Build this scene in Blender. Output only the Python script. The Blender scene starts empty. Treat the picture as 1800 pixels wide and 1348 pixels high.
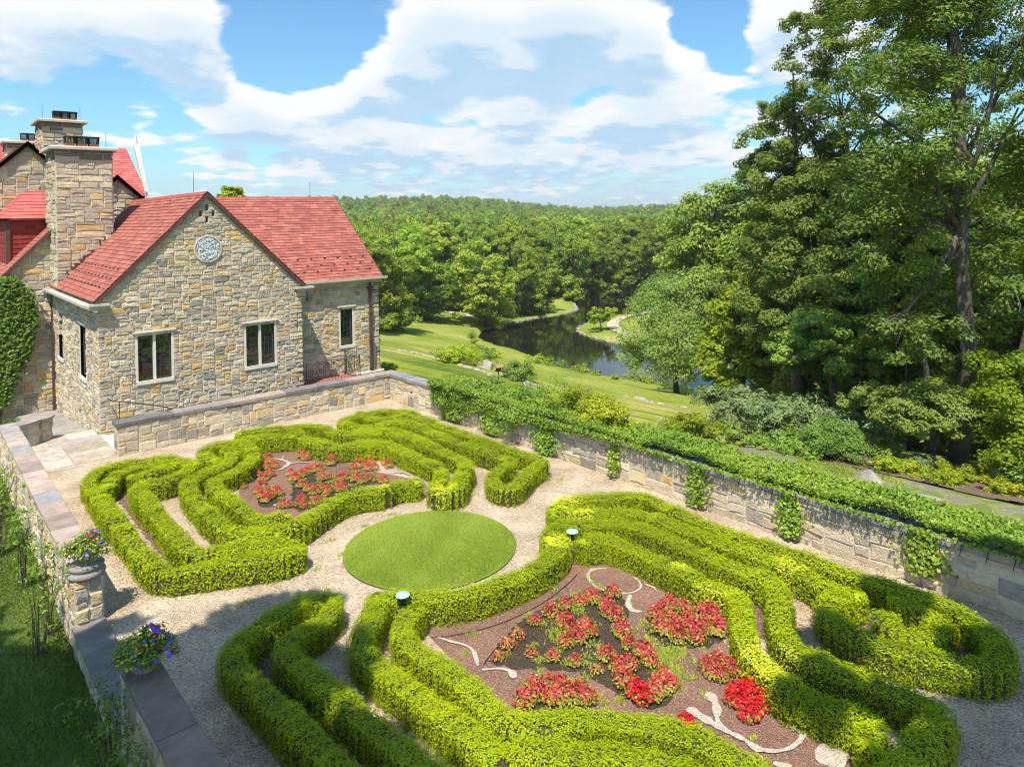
import bpy, math, random
import numpy as np
from mathutils import Vector, Matrix
random.seed(7)
RNG = np.random.default_rng(11)
SC = bpy.context.scene
COL = SC.collection
# ------------------------------------------------------------------ camera
F = 1250.0; A = math.radians(40.8); R = math.radians(1.15); HC = 7.0; PP = (900, 378)
cr0 = np.array([math.cos(A), -math.sin(A), 0.]); fw = np.array([math.sin(A), math.cos(A), 0.]); up0 = np.array([0, 0, 1.])
cu = math.cos(R) * up0 + math.sin(R) * cr0
cr = math.cos(R) * cr0 - math.sin(R) * up0
CAM = np.array([0, 0, HC])
cam = bpy.data.cameras.new('camera'); camo = bpy.data.objects.new('camera', cam); COL.objects.link(camo)
m = Matrix.Identity(4)
for i in range(3):
    m[i][0] = cr[i]; m[i][1] = cu[i]; m[i][2] = -fw[i]; m[i][3] = CAM[i]
camo.matrix_world = m
cam.sensor_width = 36; cam.lens = F / 1800 * 36
cam.shift_y = -(674 - PP[1]) / 1800; cam.clip_start = .1; cam.clip_end = 8000
SC.camera = camo
# ------------------------------------------------------------------ world, sun, exposure
LD = np.array([.43, .33, -1.0])                       # the way sunlight travels
SUNV = -LD / np.linalg.norm(LD)
sun = bpy.data.lights.new('sun', 'SUN'); suno = bpy.data.objects.new('sun', sun); COL.objects.link(suno)
sun.energy = 4.9; sun.angle = math.radians(.55); sun.color = (1, .93, .82)
suno.rotation_euler = Vector(LD).to_track_quat('-Z', 'Y').to_euler()
suno.location = (-20, -20, 60)
SC.view_settings.view_transform = 'Standard'; SC.view_settings.look = 'None'
SC.view_settings.exposure = .6; SC.view_settings.gamma = 1; SC.view_settings.use_curve_mapping = False
SC.render.engine = 'CYCLES'
SC.cycles.use_denoising = True
SC.cycles.max_bounces = 6; SC.cycles.diffuse_bounces = 3; SC.cycles.glossy_bounces = 3; SC.cycles.transmission_bounces = 4
SC.cycles.transparent_max_bounces = 4

def ray(px, py): return fw + (px - PP[0]) / F * cr - (py - PP[1]) / F * cu
W = bpy.data.worlds.new('World'); SC.world = W; W.use_nodes = True
nt = W.node_tree; N = nt.nodes; Lk = nt.links
for n in list(N): N.remove(n)

def mkgroup():
    g = bpy.data.node_groups.new('cloud_density', 'ShaderNodeTree')
    g.interface.new_socket('Dir', in_out='INPUT', socket_type='NodeSocketVector')
    g.interface.new_socket('Dens', in_out='OUTPUT', socket_type='NodeSocketFloat')
    g.interface.new_socket('Large', in_out='OUTPUT', socket_type='NodeSocketFloat')
    n = g.nodes; l = g.links
    gi = n.new('NodeGroupInput'); go = n.new('NodeGroupOutput')
    def mth(op, a, b=None, c=None):
        x = n.new('ShaderNodeMath'); x.operation = op
        for k, v in enumerate((a, b, c)):
            if v is None: continue
            if isinstance(v, (int, float)): x.inputs[k].default_value = v
            else: l.new(v, x.inputs[k])
        return x.outputs[0]
    sp = n.new('ShaderNodeSeparateXYZ'); l.new(gi.outputs[0], sp.inputs[0])
    dz = mth('ADD', mth('MAXIMUM', sp.outputs[2], -.05), .17)
    qx = mth('DIVIDE', sp.outputs[0], dz); qy = mth('DIVIDE', sp.outputs[1], dz)
    cb = n.new('ShaderNodeCombineXYZ'); l.new(qx, cb.inputs[0]); l.new(qy, cb.inputs[1]); cb.inputs[2].default_value = 3.3
    def noise(vec, sc, det, rough, dist=0):
        x = n.new('ShaderNodeTexNoise'); x.inputs['Scale'].default_value = sc; x.inputs['Detail'].default_value = det
        x.inputs['Roughness'].default_value = rough; x.inputs['Distortion'].default_value = dist
        l.new(vec, x.inputs['Vector']); return x.outputs['Fac']
    base = noise(cb.outputs[0], 1.25, 3, .5)
    bil = n.new('ShaderNodeMapping'); l.new(gi.outputs[0], bil.inputs[0]); bil.inputs['Scale'].default_value = (1, 1, 1.35)
    fine = noise(cb.outputs[0], 3.4, 7, .58, .15)
    vo = n.new('ShaderNodeTexVoronoi'); vo.feature = 'F1'; vo.inputs['Scale'].default_value = 22
    vo.inputs['Detail'].default_value = 1.0; vo.inputs['Roughness'].default_value = .5
    l.new(bil.outputs[0], vo.inputs['Vector'])
    tot = mth('MULTIPLY', base, .5)
    fin_ = mth('SUBTRACT', mth('MULTIPLY', fine, .95), mth('MULTIPLY', vo.outputs['Distance'], .13))
    # big clouds and clear gaps of that day: direction, half width, height ratio, amount
    BL = [(900, 45, .135, 2.1, .27), (760, 60, .07, 1.5, .18), (1050, 45, .09, 1.6, .2), (690, 135, .075, 1.7, .24), (1190, 130, .085, 1.2, .17), (330, 50, .07, 1.3, .2), (150, 70, .15, 1.8, .26),
          (400, 175, .05, 1.5, .22), (470, 200, .07, 3, .12), (600, 145, .04, 1.6, .15), (250, 205, .025, 1.5, .2), (1090, 200, .055, 1.8, .24), (960, 190, .09, 2.2, .16), (850, 260, .22, 6, .1), (700, 255, .1, 2, .08), (1150, 270, .12, 2, .08), (880, 180, .09, 1.5, .08), (620, 290, .12, 7, .08),
          (1400, 60, .07, .8, .25), (1370, 250, .1, 3, .14), (470, 285, .09, 7, .12), (1000, 285, .2, 8, .12), (560, 240, .1, 5, .1),
          (850, 225, .36, 3, .08), (480, 245, .2, 3, .07), (530, 45, .085, 1.1, -.36), (460, 110, .05, 1.5, -.2), (1240, 40, .045, .9, -.4), (1290, 95, .03, .8, -.25), (250, 165, .1, 3, -.2), (560, 85, .05, 1.5, -.2)]
    sc = {}
    for asp in (1.2, 2.4, 7.):
        v2 = n.new('ShaderNodeVectorMath'); v2.operation = 'MULTIPLY'; l.new(gi.outputs[0], v2.inputs[0]); v2.inputs[1].default_value = (1, 1, asp); sc[asp] = v2.outputs[0]
    for (px, py, w, asp, amt) in BL:
        d = ray(px, py); d = d / np.linalg.norm(d); asp = min(sc, key=lambda q: abs(math.log(q / asp)))
        vm = n.new('ShaderNodeVectorMath'); vm.operation = 'DISTANCE'; l.new(sc[asp], vm.inputs[0]); vm.inputs[1].default_value = (d[0], d[1], d[2] * asp)
        x = n.new('ShaderNodeMapRange'); x.interpolation_type = 'SMOOTHSTEP'; l.new(vm.outputs['Value'], x.inputs[0])
        x.inputs[1].default_value = w * .45; x.inputs[2].default_value = w * 1.45; x.inputs[3].default_value = amt; x.inputs[4].default_value = 0
        tot = mth('ADD', tot, x.outputs[0])
    low = n.new('ShaderNodeMapRange'); l.new(sp.outputs[2], low.inputs[0]); low.inputs[1].default_value = .02; low.inputs[2].default_value = .17; low.inputs[3].default_value = 1.0; low.inputs[4].default_value = 0
    tot = mth('ADD', tot, mth('MULTIPLY', mth('SUBTRACT', noise(cb.outputs[0], 7.5, 4, .5), .5), low.outputs[0]))
    l.new(mth('ADD', tot, fin_), go.inputs[0]); l.new(mth('ADD', tot, mth('MULTIPLY', fine, .62)), go.inputs[1])
    return g
CG = mkgroup()
def wm(op, a, b=None, c=None):
    x = N.new('ShaderNodeMath'); x.operation = op
    for k, v in enumerate((a, b, c)):
        if v is None: continue
        if isinstance(v, (int, float)): x.inputs[k].default_value = v
        else: Lk.new(v, x.inputs[k])
    return x.outputs[0]
tc = N.new('ShaderNodeTexCoord')
def dens(off):
    v = N.new('ShaderNodeVectorMath'); v.operation = 'ADD'; Lk.new(tc.outputs['Generated'], v.inputs[0]); v.inputs[1].default_value = off
    v2 = N.new('ShaderNodeVectorMath'); v2.operation = 'NORMALIZE'; Lk.new(v.outputs[0], v2.inputs[0])
    g = N.new('ShaderNodeGroup'); g.node_tree = CG; Lk.new(v2.outputs[0], g.inputs[0]); return g.outputs
o0 = dens((0, 0, 0)); o1 = dens((-.01, -.008, .030)); d0 = o0[0]; d1 = o1[1]; dl = o0[1]
def mr(v, a, b, c=0, d=1, kind='SMOOTHSTEP'):
    x = N.new('ShaderNodeMapRange'); x.interpolation_type = kind; Lk.new(v, x.inputs[0])
    for k, q in enumerate((a, b, c, d)): x.inputs[k + 1].default_value = q
    return x.outputs[0]
mask = mr(d0, .64, .80)
thick = mr(d1, .55, .90)                              # more cloud above this spot: we look at a base
dif = mr(wm('SUBTRACT', d1, dl), -.07, .09)
shd = wm('ADD', wm('MULTIPLY', wm('MULTIPLY', thick, wm('ADD', wm('MULTIPLY', dif, .6), .4)), .8), wm('MULTIPLY', mr(d0, .72, 1.15, 0, 1, 'LINEAR'), .2))
skyt = N.new('ShaderNodeTexSky'); skyt.sky_type = 'NISHITA'; skyt.sun_disc = False
skyt.sun_elevation = math.asin(SUNV[2]); skyt.sun_rotation = math.atan2(SUNV[0], SUNV[1])
skyt.air_density = 1.0; skyt.dust_density = .9; skyt.ozone_density = 2.2
def mix(f, a, b):
    x = N.new('ShaderNodeMix'); x.data_type = 'RGBA'
    if isinstance(f, float): x.inputs[0].default_value = f
    else: Lk.new(f, x.inputs[0])
    for k, q in ((6, a), (7, b)):
        if isinstance(q, tuple): x.inputs[k].default_value = q + (1,)
        else: Lk.new(q, x.inputs[k])
    return x.outputs[2]
SKYS = .082
ccol = mix(shd, (8.6, 8.55, 8.4), (3.5, 5.5, 7.3))
spz = N.new('ShaderNodeSeparateXYZ'); Lk.new(tc.outputs['Generated'], spz.inputs[0])
hz = mr(spz.outputs[2], -.01, .11, 1, 0)
tint = N.new('ShaderNodeMix'); tint.data_type = 'RGBA'; tint.blend_type = 'MULTIPLY'; tint.inputs[0].default_value = 1.0
Lk.new(skyt.outputs[0], tint.inputs[6]); tint.inputs[7].default_value = (.95, 1.42, 1.55, 1)
skyc = mix(wm('MULTIPLY', hz, .75), tint.outputs[2], (4.7, 6.3, 7.5))
ccol = mix(wm('MULTIPLY', hz, .2), ccol, (5.6, 6.6, 7.4))
allc = mix(mask, skyc, ccol)
bg = N.new('ShaderNodeBackground'); bg.inputs[1].default_value = SKYS; Lk.new(allc, bg.inputs[0])
wo = N.new('ShaderNodeOutputWorld'); Lk.new(bg.outputs[0], wo.inputs[0])

# ------------------------------------------------------------------ helpers
def G(px, py, z=0.):
    d = ray(px, py); t = (z - HC) / d[2]; return CAM + t * d
def PX(px, py, x): d = ray(px, py); return CAM + d * x / d[0]
def PY(px, py, y): d = ray(px, py); return CAM + d * y / d[1]
def PD(px, py, D): return CAM + ray(px, py) * D
def pr(P):
    d = np.asarray(P, float) - CAM; z = d @ fw; return PP[0] + F * (d @ cr) / z, PP[1] - F * (d @ cu) / z, z
def ZZ(ox, oy, s, pts): return [(ox + x / s, oy + y / s) for x, y in pts]
def GG(pts, z): return [tuple(G(x, y, z)) for x, y in pts]

def tag(o, label=None, cat=None, group=None, kind=None):
    if label: o['label'] = label
    if cat: o['category'] = cat
    if group: o['group'] = group
    if kind: o['kind'] = kind
    return o
def empty(name, loc, label, cat, group=None, rz=0):
    o = bpy.data.objects.new(name, None); COL.objects.link(o); o.location = loc; o.rotation_euler = (0, 0, rz)
    o.empty_display_size = .2
    return tag(o, label, cat, group)
def link(name, me, parent=None, mats=(), kind=None):
    for mt in mats: me.materials.append(mt)
    o = bpy.data.objects.new(name, me); COL.objects.link(o)
    if parent is not None:
        o.parent = parent
        o.matrix_parent_inverse = WM(parent).inverted()
    if kind: o['kind'] = kind
    return o
def WM(o):
    mm = Matrix.LocRotScale(o.location, o.rotation_euler, o.scale)
    if o.parent: return WM(o.parent) @ o.matrix_parent_inverse @ mm
    return mm
def copy_tree(o, parent=None):
    c = o.copy(); COL.objects.link(c)
    if parent is not None: c.parent = parent
    for ch in list(o.children): copy_tree(ch, c)
    return c

class MB:
    """collects geometry for ONE mesh object"""
    def __init__(s): s.v = []; s.f = []; s.m = []; s.t = []; s.n = 0
    def add(s, verts, faces, mat=0, v=0.):
        verts = np.asarray(verts, float).reshape(-1, 3); k = s.n
        s.v.append(verts); s.n += len(verts)
        for f in faces: s.f.append(tuple(i + k for i in f))
        s.m += [mat] * len(faces)
        if isinstance(v, (list, np.ndarray)) and len(v) == len(faces) and not isinstance(v, tuple): s.t += list(v)
        else: s.t += [v] * len(faces)
    def box(s, c, d, mat=0, v=0., rot=None):
        c = np.asarray(c, float); h = np.asarray(d, float) / 2
        P = np.array([[x, y, z] for z in (-1, 1) for y in (-1, 1) for x in (-1, 1)]) * h
        if rot is not None: P = P @ np.asarray(rot.to_3x3() if hasattr(rot, 'to_3x3') else rot).T
        s.add(P + c, [(0, 2, 3, 1), (4, 5, 7, 6), (0, 1, 5, 4), (2, 6, 7, 3), (0, 4, 6, 2), (1, 3, 7, 5)], mat, v)
    def bar(s, a, b, r, mat=0, n=4, v=0.): s.tube([a, b], [r, r], n, mat, v)
    def tube(s, pts, rad, n=8, mat=0, v=0., cap=True):
        pts = [np.asarray(p, float) for p in pts]; k = len(pts); V = []
        t = pts[1] - pts[0]; t /= np.linalg.norm(t) + 1e-9
        a = np.cross(t, [0, 0, 1.]) if abs(t[2]) < .9 else np.cross(t, [1., 0, 0]); a /= np.linalg.norm(a)
        for i, p in enumerate(pts):
            if i: t = pts[i] - pts[i - 1] if i == k - 1 else pts[i + 1] - pts[i - 1]; t = t / (np.linalg.norm(t) + 1e-9)
            a = a - t * (a @ t); a /= np.linalg.norm(a) + 1e-9; b = np.cross(t, a)
            for j in range(n):
                th = 2 * math.pi * j / n; V.append(p + rad[i] * (math.cos(th) * a + math.sin(th) * b))
        Fc = [(i * n + j, i * n + (j + 1) % n, (i + 1) * n + (j + 1) % n, (i + 1) * n + j) for i in range(k - 1) for j in range(n)]
        if cap: Fc += [tuple(range(n))[::-1], tuple(range((k - 1) * n, k * n))]
        s.add(V, Fc, mat, v)
    def prism(s, poly, z0, z1, ch=0., mat=0, v=0.):
        """poly: 2-D outline ccw, optional chamfer on the top edge"""
        P = np.asarray(poly, float)[:, :2]; n = len(P); c = P.mean(0)
        rings = [(P, z0), (P, z1 - ch)]
        if ch:
            d = P - c; d = d * np.maximum(0, 1 - ch * 1.0 / (np.abs(d) + 1e-6)); rings.append((c + d, z1))
        V = np.concatenate([np.c_[p, np.full(n, z)] for p, z in rings]); k = len(rings)
        Fc = [(i * n + j, i * n + (j + 1) % n, (i + 1) * n + (j + 1) % n, (i + 1) * n + j) for i in range(k - 1) for j in range(n)]
        Fc += [tuple(range((k - 1) * n, k * n)), tuple(range(n))[::-1]]
        s.add(V, Fc, mat, v)
    def lathe(s, c, prof, n=16, mat=0, v=0.):
        c = np.asarray(c, float); V = []
        for r, z in prof:
            for j in range(n): th = 2 * math.pi * j / n; V.append(c + (r * math.cos(th), r * math.sin(th), z))
        k = len(prof)
        Fc = [(i * n + j, i * n + (j + 1) % n, (i + 1) * n + (j + 1) % n, (i + 1) * n + j) for i in range(k - 1) for j in range(n)]
        Fc += [tuple(range(n))[::-1], tuple(range((k - 1) * n, k * n))]
        s.add(V, Fc, mat, v)
    def build(s, name, mats, parent=None, smooth=False, col=False, kind=None):
        me = bpy.data.meshes.new(name)
        me.from_pydata(np.concatenate(s.v).tolist(), [], s.f)
        me.polygons.foreach_set('material_index', s.m)
        if smooth: me.polygons.foreach_set('use_smooth', [True] * len(s.f))
        if col:
            at = me.attributes.new('tint', 'FLOAT_COLOR', 'FACE')
            at.data.foreach_set('color', np.array([(tuple(c) + (1,)) if not isinstance(c, float) else (c, c, c, 1) for c in s.t], np.float32).ravel())
        elif any(s.t):
            at = me.attributes.new('v', 'FLOAT', 'FACE'); at.data.foreach_set('value', np.array(s.t, np.float32))
        me.update()
        return link(name, me, parent, mats if isinstance(mats, (list, tuple)) else [mats], kind)

def nrm(a): return a / (np.linalg.norm(a, axis=-1, keepdims=True) + 1e-9)
def raw_mesh(name, V, k, v=None, midx=None):
    """V (n*k,3) independent k-gons"""
    n = len(V) // k; me = bpy.data.meshes.new(name)
    me.vertices.add(n * k); me.vertices.foreach_set('co', np.ascontiguousarray(V, np.float32).ravel())
    me.loops.add(n * k); me.loops.foreach_set('vertex_index', np.arange(n * k, dtype=np.int32))
    me.polygons.add(n); me.polygons.foreach_set('loop_start', np.arange(0, n * k, k, dtype=np.int32))
    if v is not None:
        at = me.attributes.new('v', 'FLOAT', 'FACE'); at.data.foreach_set('value', np.asarray(v, np.float32))
    if midx is not None: me.polygons.foreach_set('material_index', np.asarray(midx, np.int32))
    me.update(calc_edges=True); return me
def leafV(P, Nn, Ln, Wd, k=4, rng=RNG, T=None):
    n = len(P); Nn = nrm(Nn)
    if T is None: T = rng.normal(size=(n, 3))
    T = nrm(T - Nn * (T * Nn).sum(1, keepdims=True)); B = np.cross(Nn, T)
    Ln = np.broadcast_to(Ln, (n,))[:, None]; Wd = np.broadcast_to(Wd, (n,))[:, None]
    if k == 3: Q = [P - T * Ln * .5 - B * Wd * .5, P - T * Ln * .4 + B * Wd * .5, P + T * Ln * .55]
    else: Q = [P - T * Ln * .5, P + B * Wd * .5 - Nn * Wd * .08, P + T * Ln * .5, P - B * Wd * .5 - Nn * Wd * .08]
    return np.stack(Q, 1).reshape(-1, 3)

# ------------------------------------------------------------------ materials
MATS = {}
def nodes(name):
    mt = bpy.data.materials.new(name); mt.use_nodes = True; MATS[name] = mt
    t = mt.node_tree; p = t.nodes['Principled BSDF']; return mt, t, p
def _noise(t, vec, sc, det=5, rough=.55):
    x = t.nodes.new('ShaderNodeTexNoise'); x.inputs['Scale'].default_value = sc; x.inputs['Detail'].default_value = det
    x.inputs['Roughness'].default_value = rough
    if vec is not None: t.links.new(vec, x.inputs['Vector'])
    return x
def _ramp(t, fac, stops):
    x = t.nodes.new('ShaderNodeValToRGB'); cr_ = x.color_ramp
    while len(cr_.elements) < len(stops): cr_.elements.new(.5)
    for e, (p, c) in zip(cr_.elements, stops): e.position = p; e.color = tuple(c) + (1,)
    t.links.new(fac, x.inputs[0]); return x.outputs[0]
def _mix(t, f, a, b, mode='MIX'):
    x = t.nodes.new('ShaderNodeMix'); x.data_type = 'RGBA'; x.blend_type = mode
    for k, q in ((0, f), (6, a), (7, b)):
        if isinstance(q, (int, float)): x.inputs[k].default_value = q
        elif isinstance(q, tuple): x.inputs[k].default_value = q + (1,) if len(q) == 3 else q
        else: t.links.new(q, x.inputs[k])
    return x.outputs[2]
def _math(t, op, a, b=None):
    x = t.nodes.new('ShaderNodeMath'); x.operation = op
    for k, q in ((0, a), (1, b)):
        if q is None: continue
        if isinstance(q, (int, float)): x.inputs[k].default_value = q
        else: t.links.new(q, x.inputs[k])
    return x.outputs[0]
def _bump(t, p, h, strength, dist):
    b = t.nodes.new('ShaderNodeBump'); b.inputs['Strength'].default_value = strength; b.inputs['Distance'].default_value = dist
    t.links.new(h, b.inputs['Height']); t.links.new(b.outputs[0], p.inputs['Normal']); return b
def mat(name, c1, c2=None, sc=3, rough=.7, bump=0., bsc=40, bdist=.01, spec=.3, metal=0., attr=False, world=True):
    """two-tone noise colour (times the face tint where asked) and fine relief"""
    mt, t, p = nodes(name); c2 = c2 or tuple(x * .8 for x in c1)
    geo = t.nodes.new('ShaderNodeNewGeometry'); vec = geo.outputs['Position']
    if not world: vec = t.nodes.new('ShaderNodeTexCoord').outputs['Object']
    nz = _noise(t, vec, sc); col = _ramp(t, nz.outputs['Fac'], [(.3, c1), (.7, c2)])
    if attr:
        a = t.nodes.new('ShaderNodeAttribute'); a.attribute_name = 'tint'
        col = _mix(t, 1.0, col, a.outputs['Color'], 'MULTIPLY')
    t.links.new(col, p.inputs['Base Color']); p.inputs['Roughness'].default_value = rough
    p.inputs['Specular IOR Level'].default_value = spec; p.inputs['Metallic'].default_value = metal
    if bump: _bump(t, p, _noise(t, vec, bsc, 6, .6).outputs['Fac'], bump, bdist)
    return mt
def leafmat(name, dark, light, top=None, trans=.3, rnd=.25, rough=.55, spec=.25):
    mt, t, p = nodes(name)
    a = t.nodes.new('ShaderNodeAttribute'); a.attribute_name = 'v'
    st = [(0., dark), (.75 if top else 1., light)] + ([(1., top)] if top else [])
    col = _ramp(t, a.outputs['Fac'], st)
    if rnd:
        oi = t.nodes.new('ShaderNodeObjectInfo')
        hs = t.nodes.new('ShaderNodeHueSaturation'); t.links.new(col, hs.inputs['Color'])
        mr_ = t.nodes.new('ShaderNodeMapRange'); t.links.new(oi.outputs['Random'], mr_.inputs[0])
        mr_.inputs[3].default_value = .5 - .045 * rnd * 4 * .5; mr_.inputs[4].default_value = .5 + .03 * rnd * 4 * .5
        t.links.new(mr_.outputs[0], hs.inputs['Hue'])
        m2 = t.nodes.new('ShaderNodeMapRange'); t.links.new(_math(t, 'FRACT', _math(t, 'MULTIPLY', oi.outputs['Random'], 17.3)), m2.inputs[0])
        m2.inputs[3].default_value = 1 - rnd; m2.inputs[4].default_value = 1 + rnd
        t.links.new(m2.outputs[0], hs.inputs['Value']); col = hs.outputs[0]
    t.links.new(col, p.inputs['Base Color']); p.inputs['Roughness'].default_value = rough
    p.inputs['Specular IOR Level'].default_value = spec
    if trans:
        tr = t.nodes.new('ShaderNodeBsdfTranslucent')
        t.links.new(_mix(t, 1.0, col, (1.0, 1.15, .5), 'MULTIPLY'), tr.inputs[0])
        mx = t.nodes.new('ShaderNodeMixShader'); mx.inputs[0].default_value = trans
        t.links.new(p.outputs[0], mx.inputs[1]); t.links.new(tr.outputs[0], mx.inputs[2])
        t.links.new(mx.outputs[0], t.nodes['Material Output'].inputs[0])
    return mt
def gravelmat(name, cols, sc, bump=.8, dist=.02, patch=((.95, .95, .95), (1, 1, 1))):
    mt, t, p = nodes(name)
    geo = t.nodes.new('ShaderNodeNewGeometry'); pos = geo.outputs['Position']
    wv = _noise(t, pos, 30, 2)
    vo = t.nodes.new('ShaderNodeTexVoronoi'); vo.inputs['Scale'].default_value = sc; t.links.new(pos, vo.inputs['Vector'])
    sp = t.nodes.new('ShaderNodeSeparateColor'); t.links.new(vo.outputs['Color'], sp.inputs[0])
    n = len(cols); col = _ramp(t, sp.outputs[0], [((i + .5) / n, c) for i, c in enumerate(cols)])
    big = _noise(t, pos, .9, 5, .6); col = _mix(t, 1.0, col, _ramp(t, big.outputs['Fac'], [(.35, patch[0]), (.65, patch[1])]), 'MULTIPLY')
    gap = t.nodes.new('ShaderNodeMapRange'); t.links.new(vo.outputs['Distance'], gap.inputs[0])
    gap.inputs[1].default_value = .25; gap.inputs[2].default_value = .75; gap.inputs[3].default_value = 1; gap.inputs[4].default_value = 0
    t.links.new(col, p.inputs['Base Color']); p.inputs['Roughness'].default_value = .85; p.inputs['Specular IOR Level'].default_value = .2
    h = _math(t, 'ADD', gap.outputs[0], _math(t, 'MULTIPLY', sp.outputs[1], .8))
    _bump(t, p, h, bump, dist)
    return mt

M_stone = mat('stone', (1.14, 1.07, .95), (.86, .80, .71), 9, .9, 1.0, 22, .05, .12, attr=True)
M_mortar = mat('mortar', (.62, .57, .48), (.50, .46, .39), 6, .9, .5, 60, .01)
M_lime = mat('limestone', (.72, .66, .56), (.60, .54, .45), 4, .8, .2, 50, .005)
M_cope = mat('coping_stone', (1.05, 1.05, 1.05), (.66, .64, .66), 3.5, .8, .6, 22, .02, .25, attr=True)
M_shingle = mat('roof_tile', (1.1, 1.1, 1.1), (.8, .8, .8), 2.2, .75, .35, 60, .006, .3, attr=True)
M_roofbase = mat('roof_underlay', (.10, .025, .022), (.07, .02, .02), 5, .9)
M_dark = mat('dark_metal', (.02, .018, .016), (.03, .025, .022), 9, .55, spec=.4)
M_copper = mat('brown_metal', (.075, .035, .026), (.11, .06, .045), 4, .5, spec=.5)
M_gutter = mat('gutter_stone', (.50, .47, .40), (.38, .36, .31), 4, .75)
M_terra = mat('terracotta', (.42, .13, .06), (.32, .10, .05), 12, .8)
M_bark = mat('bark', (.16, .135, .105), (.07, .058, .046), 5, .95, 1.0, 18, .05, .1, world=True)
M_barkpale = mat('pale_bark', (.15, .13, .105), (.07, .06, .05), 3, .9, .8, 25, .03, .1)
M_rock = mat('rock', (.42, .38, .33), (.24, .22, .2), 2.5, .9, .9, 8, .06, .2)
M_tile = mat('patio_tile', (.36, .13, .09), (.28, .10, .07), 6, .8, .2, 30, .004)
M_steel = mat('grey_conduit', (.32, .35, .37), (.26, .28, .3), 5, .4, metal=.6)
M_soil = gravelmat('black_soil', [(.075, .055, .038), (.13, .09, .062), (.095, .068, .048), (.22, .15, .11), (.08, .08, .035)], 55, 1., .03)
M_mulch = gravelmat('red_lava_mulch', [(.27, .145, .105), (.38, .22, .165), (.22, .115, .085), (.50, .34, .27), (.32, .18, .135)], 60, .9, .02, ((.8, .8, .78), (1.15, 1.1, 1.05)))
M_brownmulch = gravelmat('bark_mulch', [(.20, .12, .085), (.3, .19, .14), (.13, .08, .06), (.38, .27, .21)], 45, 1., .02)
M_gravel = gravelmat('pea_gravel', [(.64, .53, .39), (.82, .71, .56), (.50, .40, .29), (.72, .59, .44), (.88, .79, .66), (.36, .28, .21), (.76, .61, .43)], 40, 1., .022, ((.72, .67, .60), (1.1, 1.07, 1.02)))
M_scroll = gravelmat('white_chippings', [(.50, .44, .36), (.40, .35, .28), (.58, .52, .44), (.32, .27, .22)], 60, .6, .01)
M_hedge = leafmat('hedge_leaf', (.16, .235, .003), (.45, .54, .006), (.74, .72, .06), .15, 0, .6, .15)
M_twig = mat('hedge_core', (.10, .085, .035), (.06, .07, .015), 25, .9)
M_ivy = leafmat('ivy_leaf', (.08, .155, .010), (.29, .40, .04), None, .22, .15, .5, .3)
M_leafA = leafmat('tree_leaf', (.085, .15, .015), (.245, .33, .065), None, .38, .2)
M_leafW = leafmat('willow_leaf', (.17, .27, .045), (.36, .46, .12), None, .35, .1)
M_leafY = leafmat('yellow_leaf', (.20, .28, .012), (.44, .49, .03), None, .35, .18)
M_leafB = leafmat('bush_leaf', (.12, .21, .025), (.27, .38, .06), None, .25, .22)
M_leafG = leafmat('grey_leaf', (.09, .15, .04), (.26, .34, .14), None, .2, .15)
M_leafF = leafmat('forest_leaf', (.15, .235, .02), (.36, .46, .06), None, .38, .28)
M_grass = leafmat('grass_blade', (.20, .27, .02), (.52, .57, .11), None, .3, 0)
M_grassL = leafmat('shaded_grass_blade', (.07, .13, .012), (.20, .26, .04), None, .25, 0)  # darker copy of the lawn blades, tree shade put into the colour
M_red = leafmat('begonia_leaf', (.36, .03, .022), (.62, .13, .09), (.85, .42, .30), .2, .12)
M_red2 = leafmat('scarlet_leaf', (.40, .008, .012), (.75, .02, .02), (.85, .10, .08), .2, .05)
M_gold = leafmat('yellowgreen_leaf', (.12, .2, .02), (.5, .48, .06), None, .25, .1)
M_petal_b = mat('blue_petal', (.14, .09, .75), (.22, .14, .85), 30, .6)
M_petal_y = mat('yellow_petal', (.62, .58, .04), (.5, .55, .05), 30, .6)
M_petal_m = mat('magenta_petal', (.35, .02, .14), (.5, .04, .06), 30, .6)
M_urn = mat('urn_stone', (.30, .26, .22), (.18, .16, .14), 8, .85, .5, 40, .01)
M_verd = mat('verdigris_metal', (.36, .46, .44), (.28, .38, .36), 10, .5, spec=.5)
mt, t, p = nodes('window_glass'); M_glass = mt
p.inputs['Base Color'].default_value = (.012, .016, .018, 1); p.inputs['Roughness'].default_value = .03; p.inputs['IOR'].default_value = 2.0; p.inputs['Specular IOR Level'].default_value = .5
gz = t.nodes.new('ShaderNodeNewGeometry'); _bump(t, p, _noise(t, gz.outputs['Position'], 1.7, 2).outputs['Fac'], .25, .05)
mt, t, p = nodes('pond_water'); M_water = mt
p.inputs['Base Color'].default_value = (.012, .011, .007, 1); p.inputs['Roughness'].default_value = .03; p.inputs['IOR'].default_value = 1.33; p.inputs['Specular IOR Level'].default_value = .9
gz = t.nodes.new('ShaderNodeNewGeometry')
_bump(t, p, _noise(t, gz.outputs['Position'], 1.4, 3).outputs['Fac'], .12, .05)
def stonecol(rng, warm=.3):
    r = rng.random(); k = rng.uniform(.82, 1.15)
    if r < warm * .45: c = (.62, .44, .22)
    elif r < warm: c = (.60, .50, .34)
    elif r < warm + .33: c = (.50, .455, .385)
    elif r < warm + .43: c = (.36, .345, .315)
    elif r < warm + .58: c = (.55, .47, .38)
    else: c = (.62, .555, .44)
    return tuple(x * k for x in c)
SC.cycles.max_bounces = 4; SC.cycles.diffuse_bounces = 2; SC.cycles.glossy_bounces = 2
SC.cycles.use_adaptive_sampling = True; SC.cycles.adaptive_threshold = .02; SC.cycles.adaptive_min_samples = 12; SC.cycles.filter_width = 1.15
W.cycles.sampling_method = 'MANUAL'; W.cycles.sample_map_resolution = 512
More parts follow.
